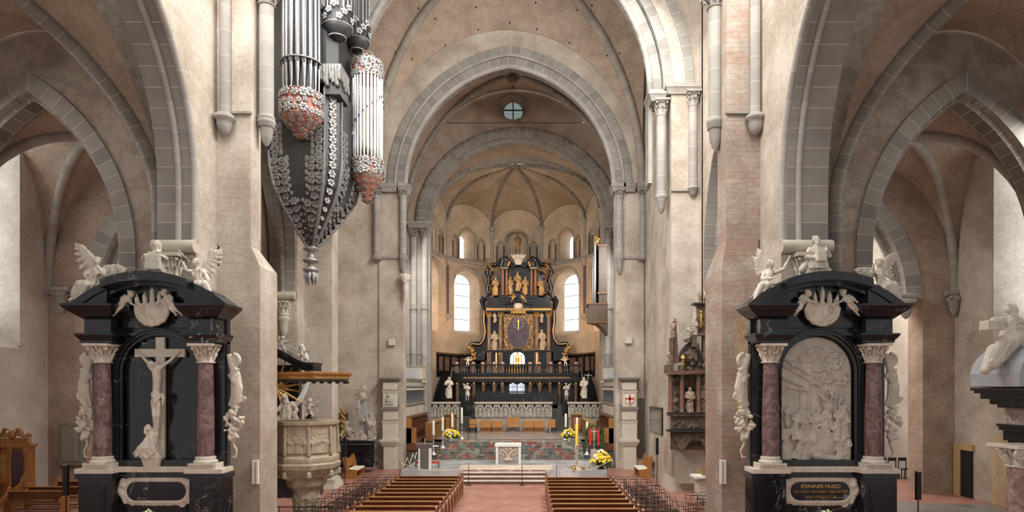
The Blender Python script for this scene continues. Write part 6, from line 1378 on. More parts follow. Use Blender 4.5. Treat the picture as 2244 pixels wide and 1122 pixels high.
m = MB(); bp(m, 990, 1272, 798, 801, YF - .45, .4); bp(m, 992, 1270, 817, 820, YF - .42, .35); m.build('hand_rail', M_black, t)
for k in range(44):
    px = 1006 + 6.1 * k
    if min(abs(px - q) for q in (1037, 1058, 1083, 1101.5, 1161.7, 1181.6, 1206.8, 1227)) < 3.5: continue
    x = XX(px, YF - .3); MB().lathe((x, YF - .25, 6.1), [(.06, 0), (.06, .08), (.03, .14), (.08, .3), (.03, .5), (.06, .6), (.06, .66)], 8).build('baluster', M_gold if 1115 < px < 1150 else M_balu, t)
g = MB(); 
for a, b in ((1116, 1132), (1134, 1150)): g.prism([(XX(px, YF + .5), ZZ(py, YF + .5)) for px, py in ((a, 866), (a, 843 if a > 1120 or 1 else 0), ((a + b) / 2, 839), (b, 843), (b, 866))], YF + .5, YF + .55)
gw = g.build('lit_gate_panes', glow('lit_pane', (.75, .85, .95), 1.6), t); m = MB()
for k in range(17): x = XX(1116 + 2.1 * k, YF + .4); m.tube([(x, YF + .4, 4.0), (x, YF + .4, 5.3)], .018, 4)
for py in (848, 857): m.box(XX(1116, YF), XX(1150, YF), YF + .38, YF + .42, ZZ(py, YF) - .02, ZZ(py, YF) + .02)
m.build('gate_bars', M_iron, gw)
for a, b in ((1006, 1034), (1063, 1079), (1088, 1097), (1166, 1179), (1187, 1202), (1230, 1258)):
    m = MB(); arch_ring(m, XX(a, YF), XX(b, YF), 5.0, 5.35, .07, YF - .1, YF + .1, 8); m.build('arch_moulding', M_dkmar, t)
for k in range(5): pass
m = MB()
for px in (1043, 1074, 1109, 1150, 1189, 1220): bp(m, px - .7, px + .7, 861, 880, YF - 1.0, .1)
bp(m, 1043, 1221, 866, 868, YF - 1.0, .1); m.build('pew_like_front_rails', M_case, t)
for sg, (xa, xb) in {'left': (-8.15, -6.45), 'right': (4.35, 5.95)}.items():
    m = MB()
    for k in range(17): m.box(xa, xb, 51.9 + .24 * k, 57.5 if k == 16 else 56.2, HC + .275 * k, HC + .275 * (k + 1))
    struct('trim_stair_' + sg, m, M_black)
    tl = thing('stair_railing', 'pale stone railing of the black stairs behind the %s' % ('white statue with clasped hands' if sg == 'left' else 'white statue holding a cross'), 'railing', ((xb if sg == 'left' else xa), 52, 4)); xi = xb if sg == 'left' else xa; m = MB(); m.tube([(xi, 51.9, 3.9), (xi, 53.2, 5.6), (xi, 54.2, 6.7), (xi + (.4 if sg == 'left' else -.4), 54.5, 6.85), (xi + (1 if sg == 'left' else -1), 54.4, 6.85)], .07, 8); m.build('rail', M_silver, tl)
    m = MB(); m.prismx([(51.9, 3.1), (51.9, 3.85), (54.2, 6.6), (54.2, 5.9)], xi - .04, xi + .04); m.build('solid_balustrade', M_black, tl)
    xo = xa if sg == 'left' else xb; m = MB(); m.tube([(xo, 52.6, 5.4), (xo, 54.4, 6.6), (xo, 55.5, 7.1)], .06, 8); m.build('wall_rail', M_balu, tl)
# dado round the apse
for a0, who in ((-78, 'lectern'), (24, 'wreath')):
    m = MB(); pn = MB(); pn2 = MB(); tp = MB()
    A = [ap(a0 + 3 * k, AR - .12, 5.9) for k in range(19)]
    for i in range(18): m.add([A[i], A[i + 1], A[i + 1] + Vector((0, 0, 2.0)), A[i] + Vector((0, 0, 2.0))], [(0, 1, 2, 3)])
    tp.tube([p + Vector((0, 0, 2.0)) for p in A], .1, 6)
    t = thing('apse_dado', 'curved black dado with red marble panels below the tall apse windows, %s side' % who, 'panelling', tuple(A[9])); m.build('panelling', M_black, t); tp.build('cornice', M_dkmar, t)
    for k in range(6): MB().add([ap(a0 + 3 + 9 * k + e, AR - .16, z) for e, z in ((0, 6.4), (6, 6.4), (6, 7.6), (0, 7.6))], [(0, 1, 2, 3)]).build('marble_panel', M_dkmar if k % 2 else M_red, t)
# ---------------- high altar
Y = 57.3; T = thing('high_altar', 'towering black and gold baroque high altar in the middle of the apse', 'altar', (XX(1137, Y), Y, 6.05)); z = lambda py: ZZ(py, Y); x = lambda px: XX(px, Y)
m = MB(); bp(m, 1063, 1212, 770, 822, Y, 1.6); bp(m, 1062, 1213, 768, 772, Y - .15, 1.5); bp(m, 1064, 1210, 690, 770, Y + .35, 1.0); m.build('base_block', M_black, T)
for px in (1072, 1097, 1176, 1202):
    MB().box(x(px - 5), x(px + 5), Y - .3, Y + .1, z(820), z(772)).build('pedestal', M_dkmar, T)
    c = MB().lathe((x(px), Y - .1, z(768)), [(.26, 0), (.26, .08), (.2, .16), (.2, 1.3), (.17, z(694) - z(768))], 16).build('column', M_dkmar, T); k = MB(); capital(k, x(px), Y - .1, z(695), .17, z(684) - z(695)); k.build('column_capital', M_brass, c)
for py0, py1, d, mt, nm in ((684, 680, .5, M_black, 'architrave'), (680, 674, .42, M_brass, 'gold_frieze'), (674, 664, .6, M_black, 'cornice')):
    m = MB(); bp(m, 1066, 1106, py1, py0, Y - d, d + .8); bp(m, 1166, 1208, py1, py0, Y - d, d + .8); bp(m, 1106, 1166, py1, py0, Y - d + .35, d + .5); m.build(nm, mt, T)
# middle: brown relief field, oval painting, gilt crucifix
bp(MB(), 1103, 1171, 688, 768, Y + .1, .3).build('relief_field', M_hist, T)
ov = [(x(1136) + 1.02 * cos(2 * pi * k / 30), z(728) + 1.45 * sin(2 * pi * k / 30)) for k in range(30)]
MB().prism(ov, Y - .02, Y + .12).build('oval_panel', plain('dusky_purple', (.055, .038, .06), .4, var=.4, scale=2), T)
m = MB(); rnd = random.Random(31)
m.tube([(a, Y, b) for a, b in ov + ov[:1]], .06, 6)
for k in range(150):
    a = rnd.uniform(0, 2 * pi); r = rnd.uniform(1.08, 1.5); px_, pz_ = x(1136) + 1.05 * r * cos(a), z(728) + 1.32 * r * sin(a)
    if x(1104) < px_ < x(1170) and z(767) < pz_ < z(690): m.ball((px_, Y + .05, pz_), (rnd.uniform(.06, .13), .1, rnd.uniform(.08, .17)), 6, 5)
for k in range(9):
    for sx in (-1, 1): m.join(putto(.5, rnd.uniform(-.5, .5)), Matrix.Translation((x(1136) + sx * (1.12 + .08 * (k % 3)), Y, z(762) + .33 * k)) @ Matrix.Scale(.8, 4))
carve('carved_figures', m, M_hist, .045, T, fold=.02)
m = MB(); m.cap((x(1136), Y - .12, z(725)), (x(1136), Y - .12, z(702)), .05, .07); m.cap((x(1136), Y - .12, z(706)), (x(1130), Y - .12, z(702)), .03); m.cap((x(1136), Y - .12, z(706)), (x(1142), Y - .12, z(702)), .03); m.ball((x(1136), Y - .12, z(700)), .08); m.build('gilded_crucifix', M_gilt, T)
m = MB()
for k in range(11): a = 2 * pi * k / 11; m.ball((x(1136) + .42 * cos(a), Y - .06, z(708) + .5 * sin(a)), .05, 7, 5)
m.build('pale_stars', M_white, T)
m = MB(); m.ball((x(1136), Y - .3, z(672)), (.42, .3, .32)); m.build('shell_dome', M_stone, T)
m = MB()
for k in range(13): m.tube([(x(1122) + (x(1150) - x(1122)) * k / 12, Y - .3, z(676)), (x(1120) + (x(1152) - x(1120)) * k / 12, Y - .34, z(688))], .05, 5)
m.build('gilded_fringe', M_brass, T)
# black arch and glass shrine
m = MB(); arch_ring(m, x(1116), x(1152), z(785), z(768), .16, Y - .35, Y + .1, 12, drop=.8); m.build('shrine_arch', M_black, T)
sh_ = MB(); sh_.prism(arch_pts(x(1118), x(1150), z(785), z(771), 10) + [(x(1150), z(801)), (x(1118), z(801))], Y - .1, Y - .05); so = sh_.build('glass_shrine', glow('shrine_glass', (.85, .93, .95), 1.1), T)
m = MB(); m.lathe((x(1134), Y - .2, z(802)), [(.22, 0), (.14, .2), (.2, .6), (.12, 1.0), (.03, 1.2)], 12)
for a in (-.36, .36): m.tube([(x(1134) + a, Y - .16, z(801)), (x(1134) + a * .9, Y - .16, z(776))], .05, 6)
m.build('gilded_reliquary', M_gilt, so)
# side scrolls
for a in (-1, 1):
    X_ = lambda px: x(1137.5 + a * (1137.5 - px)) if a > 0 else x(px)
    m = MB(); pts = [(1062, 652), (1056, 660), (1060, 680), (1060, 705), (1063, 725), (1060, 742), (1052, 754), (1042, 754), (1033, 752), (1029, 760)]
    m.tube([(X_(p[0]), Y + .1, z(p[1])) for p in pts], [.35, .3, .16, .2, .16, .2, .26, .26, .2, .12], 8)
    m.prism([(X_(p), z(q)) for p, q in ((1066, 700), (1062, 740), (1052, 758), (1034, 758), (1028, 775), (1034, 790), (1066, 790))], Y, Y + .5); m.build('black_scroll', M_black, T)
    m = MB(); m.tube([(X_(p[0] + 1), Y - .2, z(p[1] + 1)) for p in pts[2:]], .06, 6); rnd = random.Random(2)
    for k in range(16): m.ball((X_(1034 + rnd.uniform(-7, 8)), Y - .1, z(775 + rnd.uniform(-14, 12))), .13, 7, 5)
    m.build('gilded_edge', M_brass, T)
    # attic and upper storey sides
    m = MB(); m.tube([(X_(p), Y + .2, z(q)) for p, q in ((1066, 656), (1072, 648), (1080, 650), (1080, 660))], [.2, .25, .25, .15], 8); m.tube([(X_(p), Y + .3, z(q)) for p, q in ((1070, 648), (1066, 630), (1072, 612), (1066, 596), (1072, 580), (1090, 578), (1096, 570))], [.2, .22, .2, .2, .22, .2, .15], 8); m.build('side_ornament', M_black, T)
    m = MB(); rnd = random.Random(5 + a)
    for k in range(26): m.ball((X_(1073 + rnd.uniform(-6, 14)), Y + .05, z(rnd.uniform(572, 655))), rnd.uniform(.07, .14), 7, 5)
    m.tube([(X_(p), Y - .05, z(q)) for p, q in ((1072, 582), (1080, 592), (1092, 592), (1096, 582))], .1, 6); m.tube([(X_(p), Y - .05, z(q)) for p, q in ((1064, 575), (1070, 568), (1078, 572))], .1, 6); m.build('gilded_garland', M_hist, T)
    for px in (1102, 1110):
        c = MB().lathe((X_(px), Y - (.2 if px < 1105 else 0), z(648)), [(.17, 0), (.13, .12), (.13, 1.6), (.11, z(594) - z(648))], 12).build('upper_column', M_copper, T); k = MB(); capital(k, X_(px), Y - (.2 if px < 1105 else 0), z(595), .12, .25, False); k.build('column_capital', M_brass, c)
    m = MB(); m.box(X_(1097), X_(1115), Y - .4, Y + .4, z(592), z(586)); m.tube([(X_(1096), Y - .1, z(586)), (X_(1100), Y - .1, z(570)), (X_(1108), Y - .1, z(566)), (X_(1116), Y - .1, z(574)), (X_(1121), Y - .1, z(584))], [.25, .25, .22, .2, .12], 8); m.build('broken_pediment', M_black, T)
    m = MB(); m.box(X_(1098), X_(1114), Y - .44, Y - .3, z(590), z(588)); m.tube([(X_(1113), Y - .3, z(585)), (X_(1117), Y - .3, z(575))], .12, 6); m.build('gilt_edge', M_brass, T)
m = MB(); bp(m, 1068, 1206, 652, 666, Y - .1, 1.0); bp(m, 1095, 1178, 648, 654, Y - .2, 1.0)
m.prism([(x(px), z(py)) for px, py in ((1096, 655), (1096, 588), (1108, 584), (1118, 574), (1137, 568), (1156, 574), (1166, 584), (1178, 588), (1178, 655))], Y + .5, Y + 1.1)
m.prism([(x(px), z(py)) for px, py in ((1080, 655), (1080, 600), (1096, 600), (1096, 655))], Y + .5, Y + .9); m.prism([(x(px), z(py)) for px, py in ((1178, 655), (1178, 600), (1194, 600), (1194, 655))], Y + .5, Y + .9); m.build('upper_storey', M_black, T)
m = MB(); arch_ring(m, x(1116), x(1158), z(602), z(582), .14, Y + .2, Y + .7, 12, drop=1.8); m.build('niche_frame', M_black, T)
m = MB(); m.tube([(x(px), Y - .2, z(py)) for px, py in ((1098, 668), (1118, 666), (1128, 660), (1137, 658), (1146, 660), (1156, 666), (1178, 668))], [.1, .14, .2, .22, .2, .14, .1], 8); m.build('segment_cornice', M_black, T)
v = MB(); v.ball((x(1136), Y - .1, z(572)), (.42, .2, .34)); v.box(x(1129), x(1143), Y - .3, Y - .1, z(581), z(567))
for k in range(7): a = -1 + k / 3; v.cap((x(1136) + a * .4, Y - .1, z(566)), (x(1136) + a * .62, Y - .1, z(557) - abs(a) * .1), .1, .07)
carve('crowned_shield', v, M_stone, .035, T)
def small(px, py, h, mat, lab, seed, beard=False, hat=None, sx=1, Yd=0.0, L=None, R=None, kind=None, lean=0):
    mb = standing(h, seed, beard=beard, hat=hat, L=L, R=R, face=(sx * .4, .1)) if kind is None else putto(h, lean, R=((.1, -.1, .05), (.2, -.15, .2)))
    figure('altar_statue', mb, mat, lab, 'statue', (x(px), Y - .12 + Yd, z(py)), .035, fold=.016, seed=seed, ry=lean * .4 if kind is None else 0)
M_warmst = plain('warm_stone', (.40, .33, .24), .6, var=.2, scale=5); M_gstat = plain('golden_stone', (.46, .29, .12), .5, .2, var=.35, scale=5)
small(1084, 768, 1.75, M_warmst, 'stone saint leaning on a block between the lower columns, nearer the lectern side', 41, True, sx=1)
small(1187, 768, 1.85, M_warmst, 'robed stone saint between the lower columns on the wreath side of the high altar', 42, True, sx=-1)
small(1084, 708, .95, M_warmst, 'little stone figure above the saint leaning on a block', 43); small(1187, 708, .95, M_warmst, 'little stone figure above the robed saint on the wreath side', 44)
small(1118, 646, 1.6, M_gstat, 'golden mitred bishop statue in the upper niche, lectern side', 45, hat='mitre', Yd=.3); small(1134, 638, 1.7, M_gstat, 'golden mitred statue seated highest in the middle of the upper niche', 46, True, 'mitre', Yd=.3); small(1151, 646, 1.6, M_gstat, 'golden mitred bishop statue with staff in the upper niche, wreath side', 47, True, 'mitre', Yd=.3)
small(1086, 648, 1.65, M_gstat, 'golden statue outside the upper columns, lectern side of the high altar', 48, Yd=.1); small(1185, 648, 1.6, M_gstat, 'golden statue of a bending figure outside the upper columns, wreath side', 49, sx=-1, Yd=.1, lean=-.2)
small(1124, 657, .85, M_gstat, 'golden child angel striding on the cornice below the upper niche', 50, kind=1, lean=.2, Yd=-.1); small(1149, 657, .85, M_gstat, 'golden child angel leaning on the cornice below the upper niche', 51, kind=1, lean=-.7, Yd=-.1)
q = (x(1134) + .0, 58.0, ZZ(557, 58.0)); figure('altar_statue', standing(1.8, 52, hat='crown', L=((.06, -.1, -.12), (-.06, -.16, .02)), hair='long'), M_hist, 'dark gilded crowned statue standing on the crown above the high altar', 'statue', q, .035, fold=.02, seed=52)
for px, lab in ((1087.5, 'lit altar candle in front of the high altar, lectern side'), (1176.5, 'lit altar candle in front of the high altar, wreath side')):
    t = thing('altar_candle', lab, 'candle', (x(px), 56.6, 6.05)); MB().lathe((XX(px, 56.6), 56.6, 6.05), [(.2, 0), (.06, .2), (.05, .5), (.1, .7)], 10).build('holder', M_brass, t); MB().lathe((XX(px, 56.6), 56.6, 6.75), [(.08, 0), (.07, 1.2), (.03, 1.25)], 10).build('candle', plain('warm_wax', (.9, .68, .36), .5), t)
# white statues before the altar front and cherubs on the balustrade
for px, py, h, lab, sd, kw in ((984, 873, 1.72, 'white stone statue with clasped hands beside the black stairs', 60, dict(hair='long', L=((.06, -.06, -.14), (-.1, -.15, -.08)), R=((.06, -.06, -.14), (-.1, -.15, -.08)))),
                               (1280, 873, 1.72, 'white stone statue holding a cross beside the black stairs', 61, dict(beard=True, R=((.03, -.08, -.12), (.02, -.16, .02))))):
    mb = standing(h, sd, face=(.3 if px < 1100 else -.3, .1), **kw)
    if px > 1100: mb.tube([(.2, -.26, 1.0), (.34, -.26, 2.05)], .035, 6); mb.tube([(-.02, -.26, 1.86), (.62, -.26, 1.82)], .035, 6)
    Yq = 51.75; zb = ZZ(873, Yq); figure('white_statue', mb, M_stone, lab, 'statue', (XX(px, Yq), Yq, zb), .03, fold=.014, seed=sd); struct('trim_statue_base', MB().box(XX(px, Yq) - .3, XX(px, Yq) + .3, Yq - .3, Yq + .25, HC, zb), M_black)
for px, lab, sd in ((1024, 'winged white angel statue in the dark arcade on the lectern side', 62), (1241, 'winged white angel statue in the dark arcade on the wreath side', 63)):
    mb = standing(1.45, sd, short=True, cloak=False, hair='curly', face=(.5 if px < 1100 else -.5, .1), L=((.04, -.08, -.12), (-.06, -.18, -.02)), R=((.03, -.08, -.13), (-.07, -.16, -.08))); s_ = -1 if px < 1100 else 1
    wing(mb, (s_ * .08, .12, 1.1), (s_ * .2, .18, 1.32), .42, (0, 0, -1), 6); Yq = 53.2; zb = ZZ(878, Yq)
    figure('angel_statue', mb, M_stone, lab, 'statue', (XX(px, Yq), Yq, zb), .028, fold=.01, seed=sd); struct('trim_statue_base', MB().box(XX(px, Yq) - .35, XX(px, Yq) + .35, Yq - .3, Yq + .3, HC, zb), M_black)
for px, lab, s_ in ((1025, 'white cherub sitting on the balustrade, lectern side', .5), (1239, 'white cherub sitting on the balustrade, wreath side', -.5)):
    figure('cherub_statue', putto(.75, s_ * .5, legs=((0, 0), (.05, -.05)), face=(s_, .1)), M_stone, lab, 'statue', (XX(px, YF - .5), YF - .55, ZZ(797, YF - .5) + .12), .022, fold=0)
# choir organ on the south side
Y = 48.9; t = thing('choir_organ', 'narrow choir organ with silver pipes over a wooden box by the choir pier', 'organ', P(1318, 712, Y)); zf = lambda py: ZZ(py, Y)
M_ocase = wood('umber_case', (.045, .028, .018), (.10, .065, .04), .4, 2); bp(MB(), 1312, 1330, 538, 690, Y, 1.6).build('case', M_ocase, t, .02); m = MB(); bp(m, 1310, 1331, 535, 539, Y - .08, 1.7); bp(m, 1310, 1331, 640, 644, Y - .08, 1.7); m.build('cornice', M_brown, t)
m = MB(); m.prism([(XX(a, Y), zf(b)) for a, b in ((1289, 667), (1330, 665), (1330, 735), (1322, 722), (1308, 710), (1289, 706))], Y - .5, Y + 1.3); m.build('gallery_box', M_ocase, t); m = MB(); bp(m, 1287, 1331, 664, 667, Y - .55, 1.9); bp(m, 1287, 1331, 705, 708, Y - .55, .1); bp(m, 1303, 1305, 667, 706, Y - .53, .1); m.build('gallery_mouldings', M_brown, t)
for k in range(8):
    px = 1304.5 + 1.3 * (k % 7); yy = Y + .15 + .18 * k; h0, h1 = zf(688 - 14 * (k % 3)), zf(532 + 3 * k); MB().tube([(XX(px, Y), yy, h0), (XX(px, Y), yy, h0 + .5), (XX(px, Y), yy, h1)], [.03, .09, .09], 10).build('pipe', M_silver, t)
m = MB()
for k in range(10): m.ball((XX(1307 + (k % 3) * 3, Y), Y + .1 * k, zf(530 - (k % 4) * 4)), .12, 7, 5)
for k in range(3): m.ball((XX(1328, Y), Y - .02, zf(600 - 25 * k)), .06, 7, 5)
m.build('gilded_crest', M_gilt, t)
# ---------------------------------------------------------------- swallow's nest organ on the north wall
T = thing('nest_organ', 'large hanging organ with silver pipes and charcoal case tapering to a pendant', 'organ', (-9.2, 27.3, 10.2))
PL = [(-10.45, 26.0), (-8.25, 26.0), (-7.75, 26.7), (-7.62, 29.0), (-8.4, 30.0), (-10.45, 30.0)]; TIP = (-9.2, 27.3)
LV = [(10.75, .05), (11.2, .22), (11.8, .45), (12.5, .70), (13.2, .90), (13.9, .985), (14.5, 1.0), (17.2, 1.0)]
def sc_at(z):
    for (a, s0), (b, s1) in zip(LV, LV[1:]):
        if z <= b: return s0 + (s1 - s0) * max(0, (z - a) / (b - a))
    return 1.0
def npt(i, z, u=0.0, out=0.0):
    p, q = Vector(PL[i]), Vector(PL[(i + 1) % 6]); r = p.lerp(q, u); s = sc_at(z); r = Vector(TIP) + (r - Vector(TIP)) * s; d = (q - p).normalized(); return Vector((r.x + d.y * out, r.y - d.x * out, z))
m = MB(); m.ring([[npt(i, z) for i in range(6)] for z, s in LV], False); m.prismz([(-10.6, 26.5), (-8.3, 26.5), (-7.95, 27.0), (-7.95, 29.4), (-10.6, 29.8)], 17.2, 24); m.build('case', M_case, T)
# carved grey edging and painted flowers
m = MB()
for i in range(5):
    m.tube([npt(i, z, 0, .03) for z in (10.8, 11.2, 11.8, 12.5, 13.2, 13.9, 14.5)], [.05, .08, .09, .09, .09, .08, .05], 6)
m.tube([npt(1, z, .0, .03) for z in (14.5, 16.0, 17.0)], .045, 5); m.tube([npt(1, z, 1, .03) for z in (14.5, 16.0, 17.0)], .045, 5); m.build('edge_mouldings', M_sil3, T)
rnd = random.Random(12); m = MB(); ml = MB()
for i, us in ((0, 'face'), (1, 'strip'), (2, 'face2')):
    z = 10.95
    while z < (17.0 if us == 'strip' else 15.6):
        s = sc_at(z); L = (Vector(PL[i]) - Vector(PL[i + 1])).length * s; nrm = (PL[i + 1][1] - PL[i][1], -(PL[i + 1][0] - PL[i][0]), 0)
        if us == 'strip': flower(ml, npt(i, z, .5, .03), max(.09, .22 * s), nrm, 6, z); z += .34; continue
        w_ = .42 if z < 12.6 else (.3 if z < 14.2 else .2); r = max(.07, min(.2, .17 * L))
        n = max(1, int(L * w_ / .28))
        for k in range(n):
            for u in (w_ * (k + .5) / n * 1.0, 1 - w_ * (k + .5) / n): flower(m, npt(i, z + rnd.uniform(-.05, .05), u + .01, .03), r * rnd.uniform(.8, 1.15), nrm, 6, rnd.random() * 3)
        for u in (w_ * 1.05, 1 - w_ * 1.05): m.ball(npt(i, z + .1, u, .01), (.09 * s + .02, .03, .12 * s + .03), 7, 5)
        z += .26
m.build('flower_carving', M_sil3, T); ml.build('flower_strip', M_sil2, T)
m = MB()
for k in range(7): m.cap((-8.35 + .12 * k, 25.96, 17.9), (-8.33 + .12 * k + .03 * (k % 2), 25.94, 17.35 - .12 * (k % 3)), .05, .09, 8)
for k in range(5): m.cap((-7.6, 26.2 + .22 * k, 17.9), (-7.58, 26.2 + .22 * k, 17.35 - .1 * (k % 3)), .05, .09, 8)
m.box(-8.4, -7.55, 25.95, 27.2, 17.5, 17.95); m.build('carved_drapery', M_sil3, T)
MB().box(-8.42, -7.6, 26.0, 27.2, 16.75, 17.3).build('dark_block', M_case, T)
def cup(cx, cy, r, z0, z1, zt, nm, seed, dome=True):
    """salmon drum from z0..z1 covered with silvered flowers, rounded end towards zt"""
    prof = [(r, z1 - z0), (r, 0)]; d = z0 - zt; 
    prof += [(r * 1.02, -.02 * d), (r * .92, -.14 * d), (r * .62, -.42 * d), (r * .36, -.62 * d), (r * .3, -.85 * d), (r * .05, -d)]
    MB().lathe((cx, cy, z0), prof, 24).build(nm, M_terra, T); m = MB(); rnd = random.Random(seed)
    up = z1 > z0; n1 = int(21 * r)
    for row in range(3):
        zz = z0 + (z1 - z0) * (row + .45) / 3
        for k in range(n1):
            a = 2 * pi * (k + .5 * (row % 2)) / n1 + rnd.uniform(-.1, .1); flower(m, (cx + cos(a) * (r + .03), cy + sin(a) * (r + .03), zz + rnd.uniform(-.04, .04)), .21 * rnd.uniform(.55, 1.05), (cos(a), sin(a), 0), rnd.choice((5, 6)), a)
    for row in range(5):
        t = (row + .5) / 5; rr = r * (1 - .8 * t ** .9); zz = z0 - d * t; n = max(4, int(n1 * rr / r))
        for k in range(n):
            a = 2 * pi * k / n + row; flower(m, (cx + cos(a) * (rr + .02), cy + sin(a) * (rr + .02), zz), .14 * rnd.uniform(.7, 1.1), (cos(a), sin(a), (-1 if d > 0 else 1) * (.4 + t * 2)), 5, a)
    for zz in (z0, z1):
        for k in range(n1 * 2): a = 2 * pi * k / (n1 * 2); m.ball((cx + cos(a) * (r + .02), cy + sin(a) * (r + .02), zz), .035, 6, 4)
    m.build(nm.replace('drum', 'flowers'), M_sil2, T)
# west tower: nine large pipes
cx, cy, r = -9.05, 25.75, .80; Z = lambda py, Y=25.5: ZZ(py, Y)
cup(cx, cy, r, Z(255), Z(203), Z(300), 'tower_drum', 1)
for k in range(9):
    a = pi + pi * (k + .5) / 9 + .12; px_, py_ = cx + cos(a) * (r - .1), cy + sin(a) * (r - .1); rad = .058 + .034 * abs(sin(a)) ** 2; zb = Z(205) - .02; zm = Z(150 - 0 * k)
    o = MB().tube([(px_, py_, zb), (px_, py_, zm), (px_, py_, zm + .02), (px_, py_, 21.4)], [.025, rad, rad, rad], 14).build('organ_pipe', M_silver, T)
    MB().box(px_ - rad * .85, px_ + rad * .85, py_ - rad * 1.06, py_ - rad * .6, zm + .05, zm + .3).build('pipe_mouth', M_case, o)
MB().lathe((cx, cy + .1, Z(205)), [(r * .72, 0), (r * .72, 5)], 16).build('tower_back', M_case, T)
m = MB(); m.lathe((cx, cy, Z(137)), [(r + .02, 0), (r + .02, .05)], 24, a0=pi, a1=2 * pi); m.build('pipe_band', M_sil3, T)
# nave-side tower: slender pipes, tin paled as if lit, between two flowered drums
cx2, cy2, r2 = -7.12, 28.5, .62; Z2 = lambda py: ZZ(py, 28.4)
cup(cx2, cy2, r2 + .06, Z2(385), Z2(352), Z2(446), 'nave_tower_drum', 2); cup(cx2, cy2, r2 + .04, Z2(140), Z2(172), Z2(112), 'top_drum', 3)
for k in range(18):
    a = pi * .95 + 1.35 * pi * k / 17; px_, py_ = cx2 + cos(a) * r2, cy2 + sin(a) * r2; zm = Z2(330)
    o = MB().tube([(px_, py_, Z2(353)), (px_, py_, zm), (px_, py_, zm + .02), (px_, py_, Z2(166))], [.018, .055, .055, .055], 10).build('slender_pipe', M_tin2, T)
for k in range(16): a = pi * .95 + 1.35 * pi * k / 15; zz = Z2(310 - 9 * k) if k < 11 else Z2(215 + 8 * (k - 11)); MB().box(cx2 + cos(a) * (r2 + .055) - .035, cx2 + cos(a) * (r2 + .055) + .035, cy2 + sin(a) * (r2 + .055) - .012, cy2 + sin(a) * (r2 + .055) + .012, zz, zz + .1).build('pipe_slot', M_case, T)
# upper dark towers
for cx3, cy3, r3, py0, sd in ((-7.95, 26.8, .62, 62, 4), (-7.6, 28.6, .55, 92, 5)):
    zb = ZZ(py0, cy3); MB().lathe((cx3, cy3, zb), [(.05, -.5), (r3 * .5, -.4), (r3 * .92, -.15), (r3, 0), (r3, .08), (r3 * .95, .1), (r3 * .95, 6)], 24).build('upper_turret', M_case, T); m = MB()
    for q in (0, -.15, -.4):
        rr = r3 * (1 + q * 1.1)
        for k in range(34): a = 2 * pi * k / 34; m.ball((cx3 + cos(a) * rr, cy3 + sin(a) * rr, zb + q), .035, 6, 4)
    for k in range(20): a = pi + pi * k / 9.5; flower(m, (cx3 + cos(a) * (r3 + .04), cy3 + sin(a) * (r3 + .04), zb + .2 + .24 * (k % 3)), .17, (cos(a), sin(a), 0), 5, a)
    m.build('turret_flowers', M_sil2, T)
    for k in range(9): a = pi + pi * (k + .5) / 9; MB().tube([(cx3 + cos(a) * r3, cy3 + sin(a) * r3, zb + .6), (cx3 + cos(a) * r3, cy3 + sin(a) * r3, zb + 4)], .05, 8).build('turret_pipe', M_silver if k % 2 else M_sil3, T)
# pendant
m = MB(); m.lathe((TIP[0], TIP[1], 9.75), [(.1, 0), (.3, .12), (.34, .2), (.12, .32), (.12, .45), (.3, .5), (.36, .58), (.14, .68), (.13, .95), (.32, 1.02), (.3, 1.12)], 18)
for k in range(8): a = 2 * pi * k / 8; m.tube([(TIP[0] + cos(a) * .08, TIP[1] + sin(a) * .08, 9.9), (TIP[0] + cos(a) * .24, TIP[1] + sin(a) * .24, 9.65), (TIP[0] + cos(a) * .2, TIP[1] + sin(a) * .2, 9.3)], [.08, .09, .015], 7)
m.build('pendant', M_sil2, T)
m = MB(); q = (XX(774, 27.2), 27.2); m.tube([(q[0], q[1], ZZ(186, 27.2)), (q[0], q[1], ZZ(285, 27.2))], .014, 5); m.lathe((q[0], q[1], ZZ(297, 27.2)), [(.06, 0), (.05, .15), (.02, .22)], 8)
for py in (205, 245): m.ball((q[0], q[1], ZZ(py, 27.2)), .035, 7, 5)
m.build('tassel_cord', M_sil3, T)
MB().box(-11.1, -10.3, 27.5, 29.5, 14, 22).build('wall_bracket', M_case, T)
# ---------------------------------------------------------------- pulpit with sounding board
Y = 24.0; C = (XX(664, Y), 24.4); z = lambda py: ZZ(py, 23.4)
T = thing('pulpit', 'carved sandstone pulpit on a figured column behind the near pier', 'pulpit', (C[0], C[1], 0))
M_pul = plain('pulpit_stone', (.40, .34, .245), .75, var=.22, scale=4, bump=.2)
def octa(r, n=8, off=pi / 8): return [(C[0] + r * cos(off + 2 * pi * k / n), C[1] + r * sin(off + 2 * pi * k / n)) for k in range(n)]
def oring(mb, lv, n=8): mb.ring([[(*p, zz) for p in octa(r, n)] for r, zz in lv], False)
m = MB(); oring(m, [(1.12, z(1035)), (1.2, z(1012)), (1.2, z(1005)), (1.1, z(1000)), (1.08, z(935)), (1.2, z(932)), (1.22, z(925))]); m.build('pulpit_basket', M_pul, T, .01)
m = MB(); oring(m, [(.9, z(1050)), (1.14, z(1034)), (1.22, z(1030)), (1.26, z(1020)), (1.16, z(1016))]); m.build('lower_cornice', M_pul, T, .01)
m = MB(); oring(m, [(.48, z(1122) - .6), (.48, z(1082)), (.72, z(1070)), (.76, z(1045)), (.9, z(1038)), (.6, z(1036))]); oring(m, [(.55, 0), (.5, .3), (.48, .4), (.48, z(1122) - .6)]); m.build('figured_column', M_pul, T, .01)
v = MB(); rnd = random.Random(17); ap8 = 1.1 * cos(pi / 8)
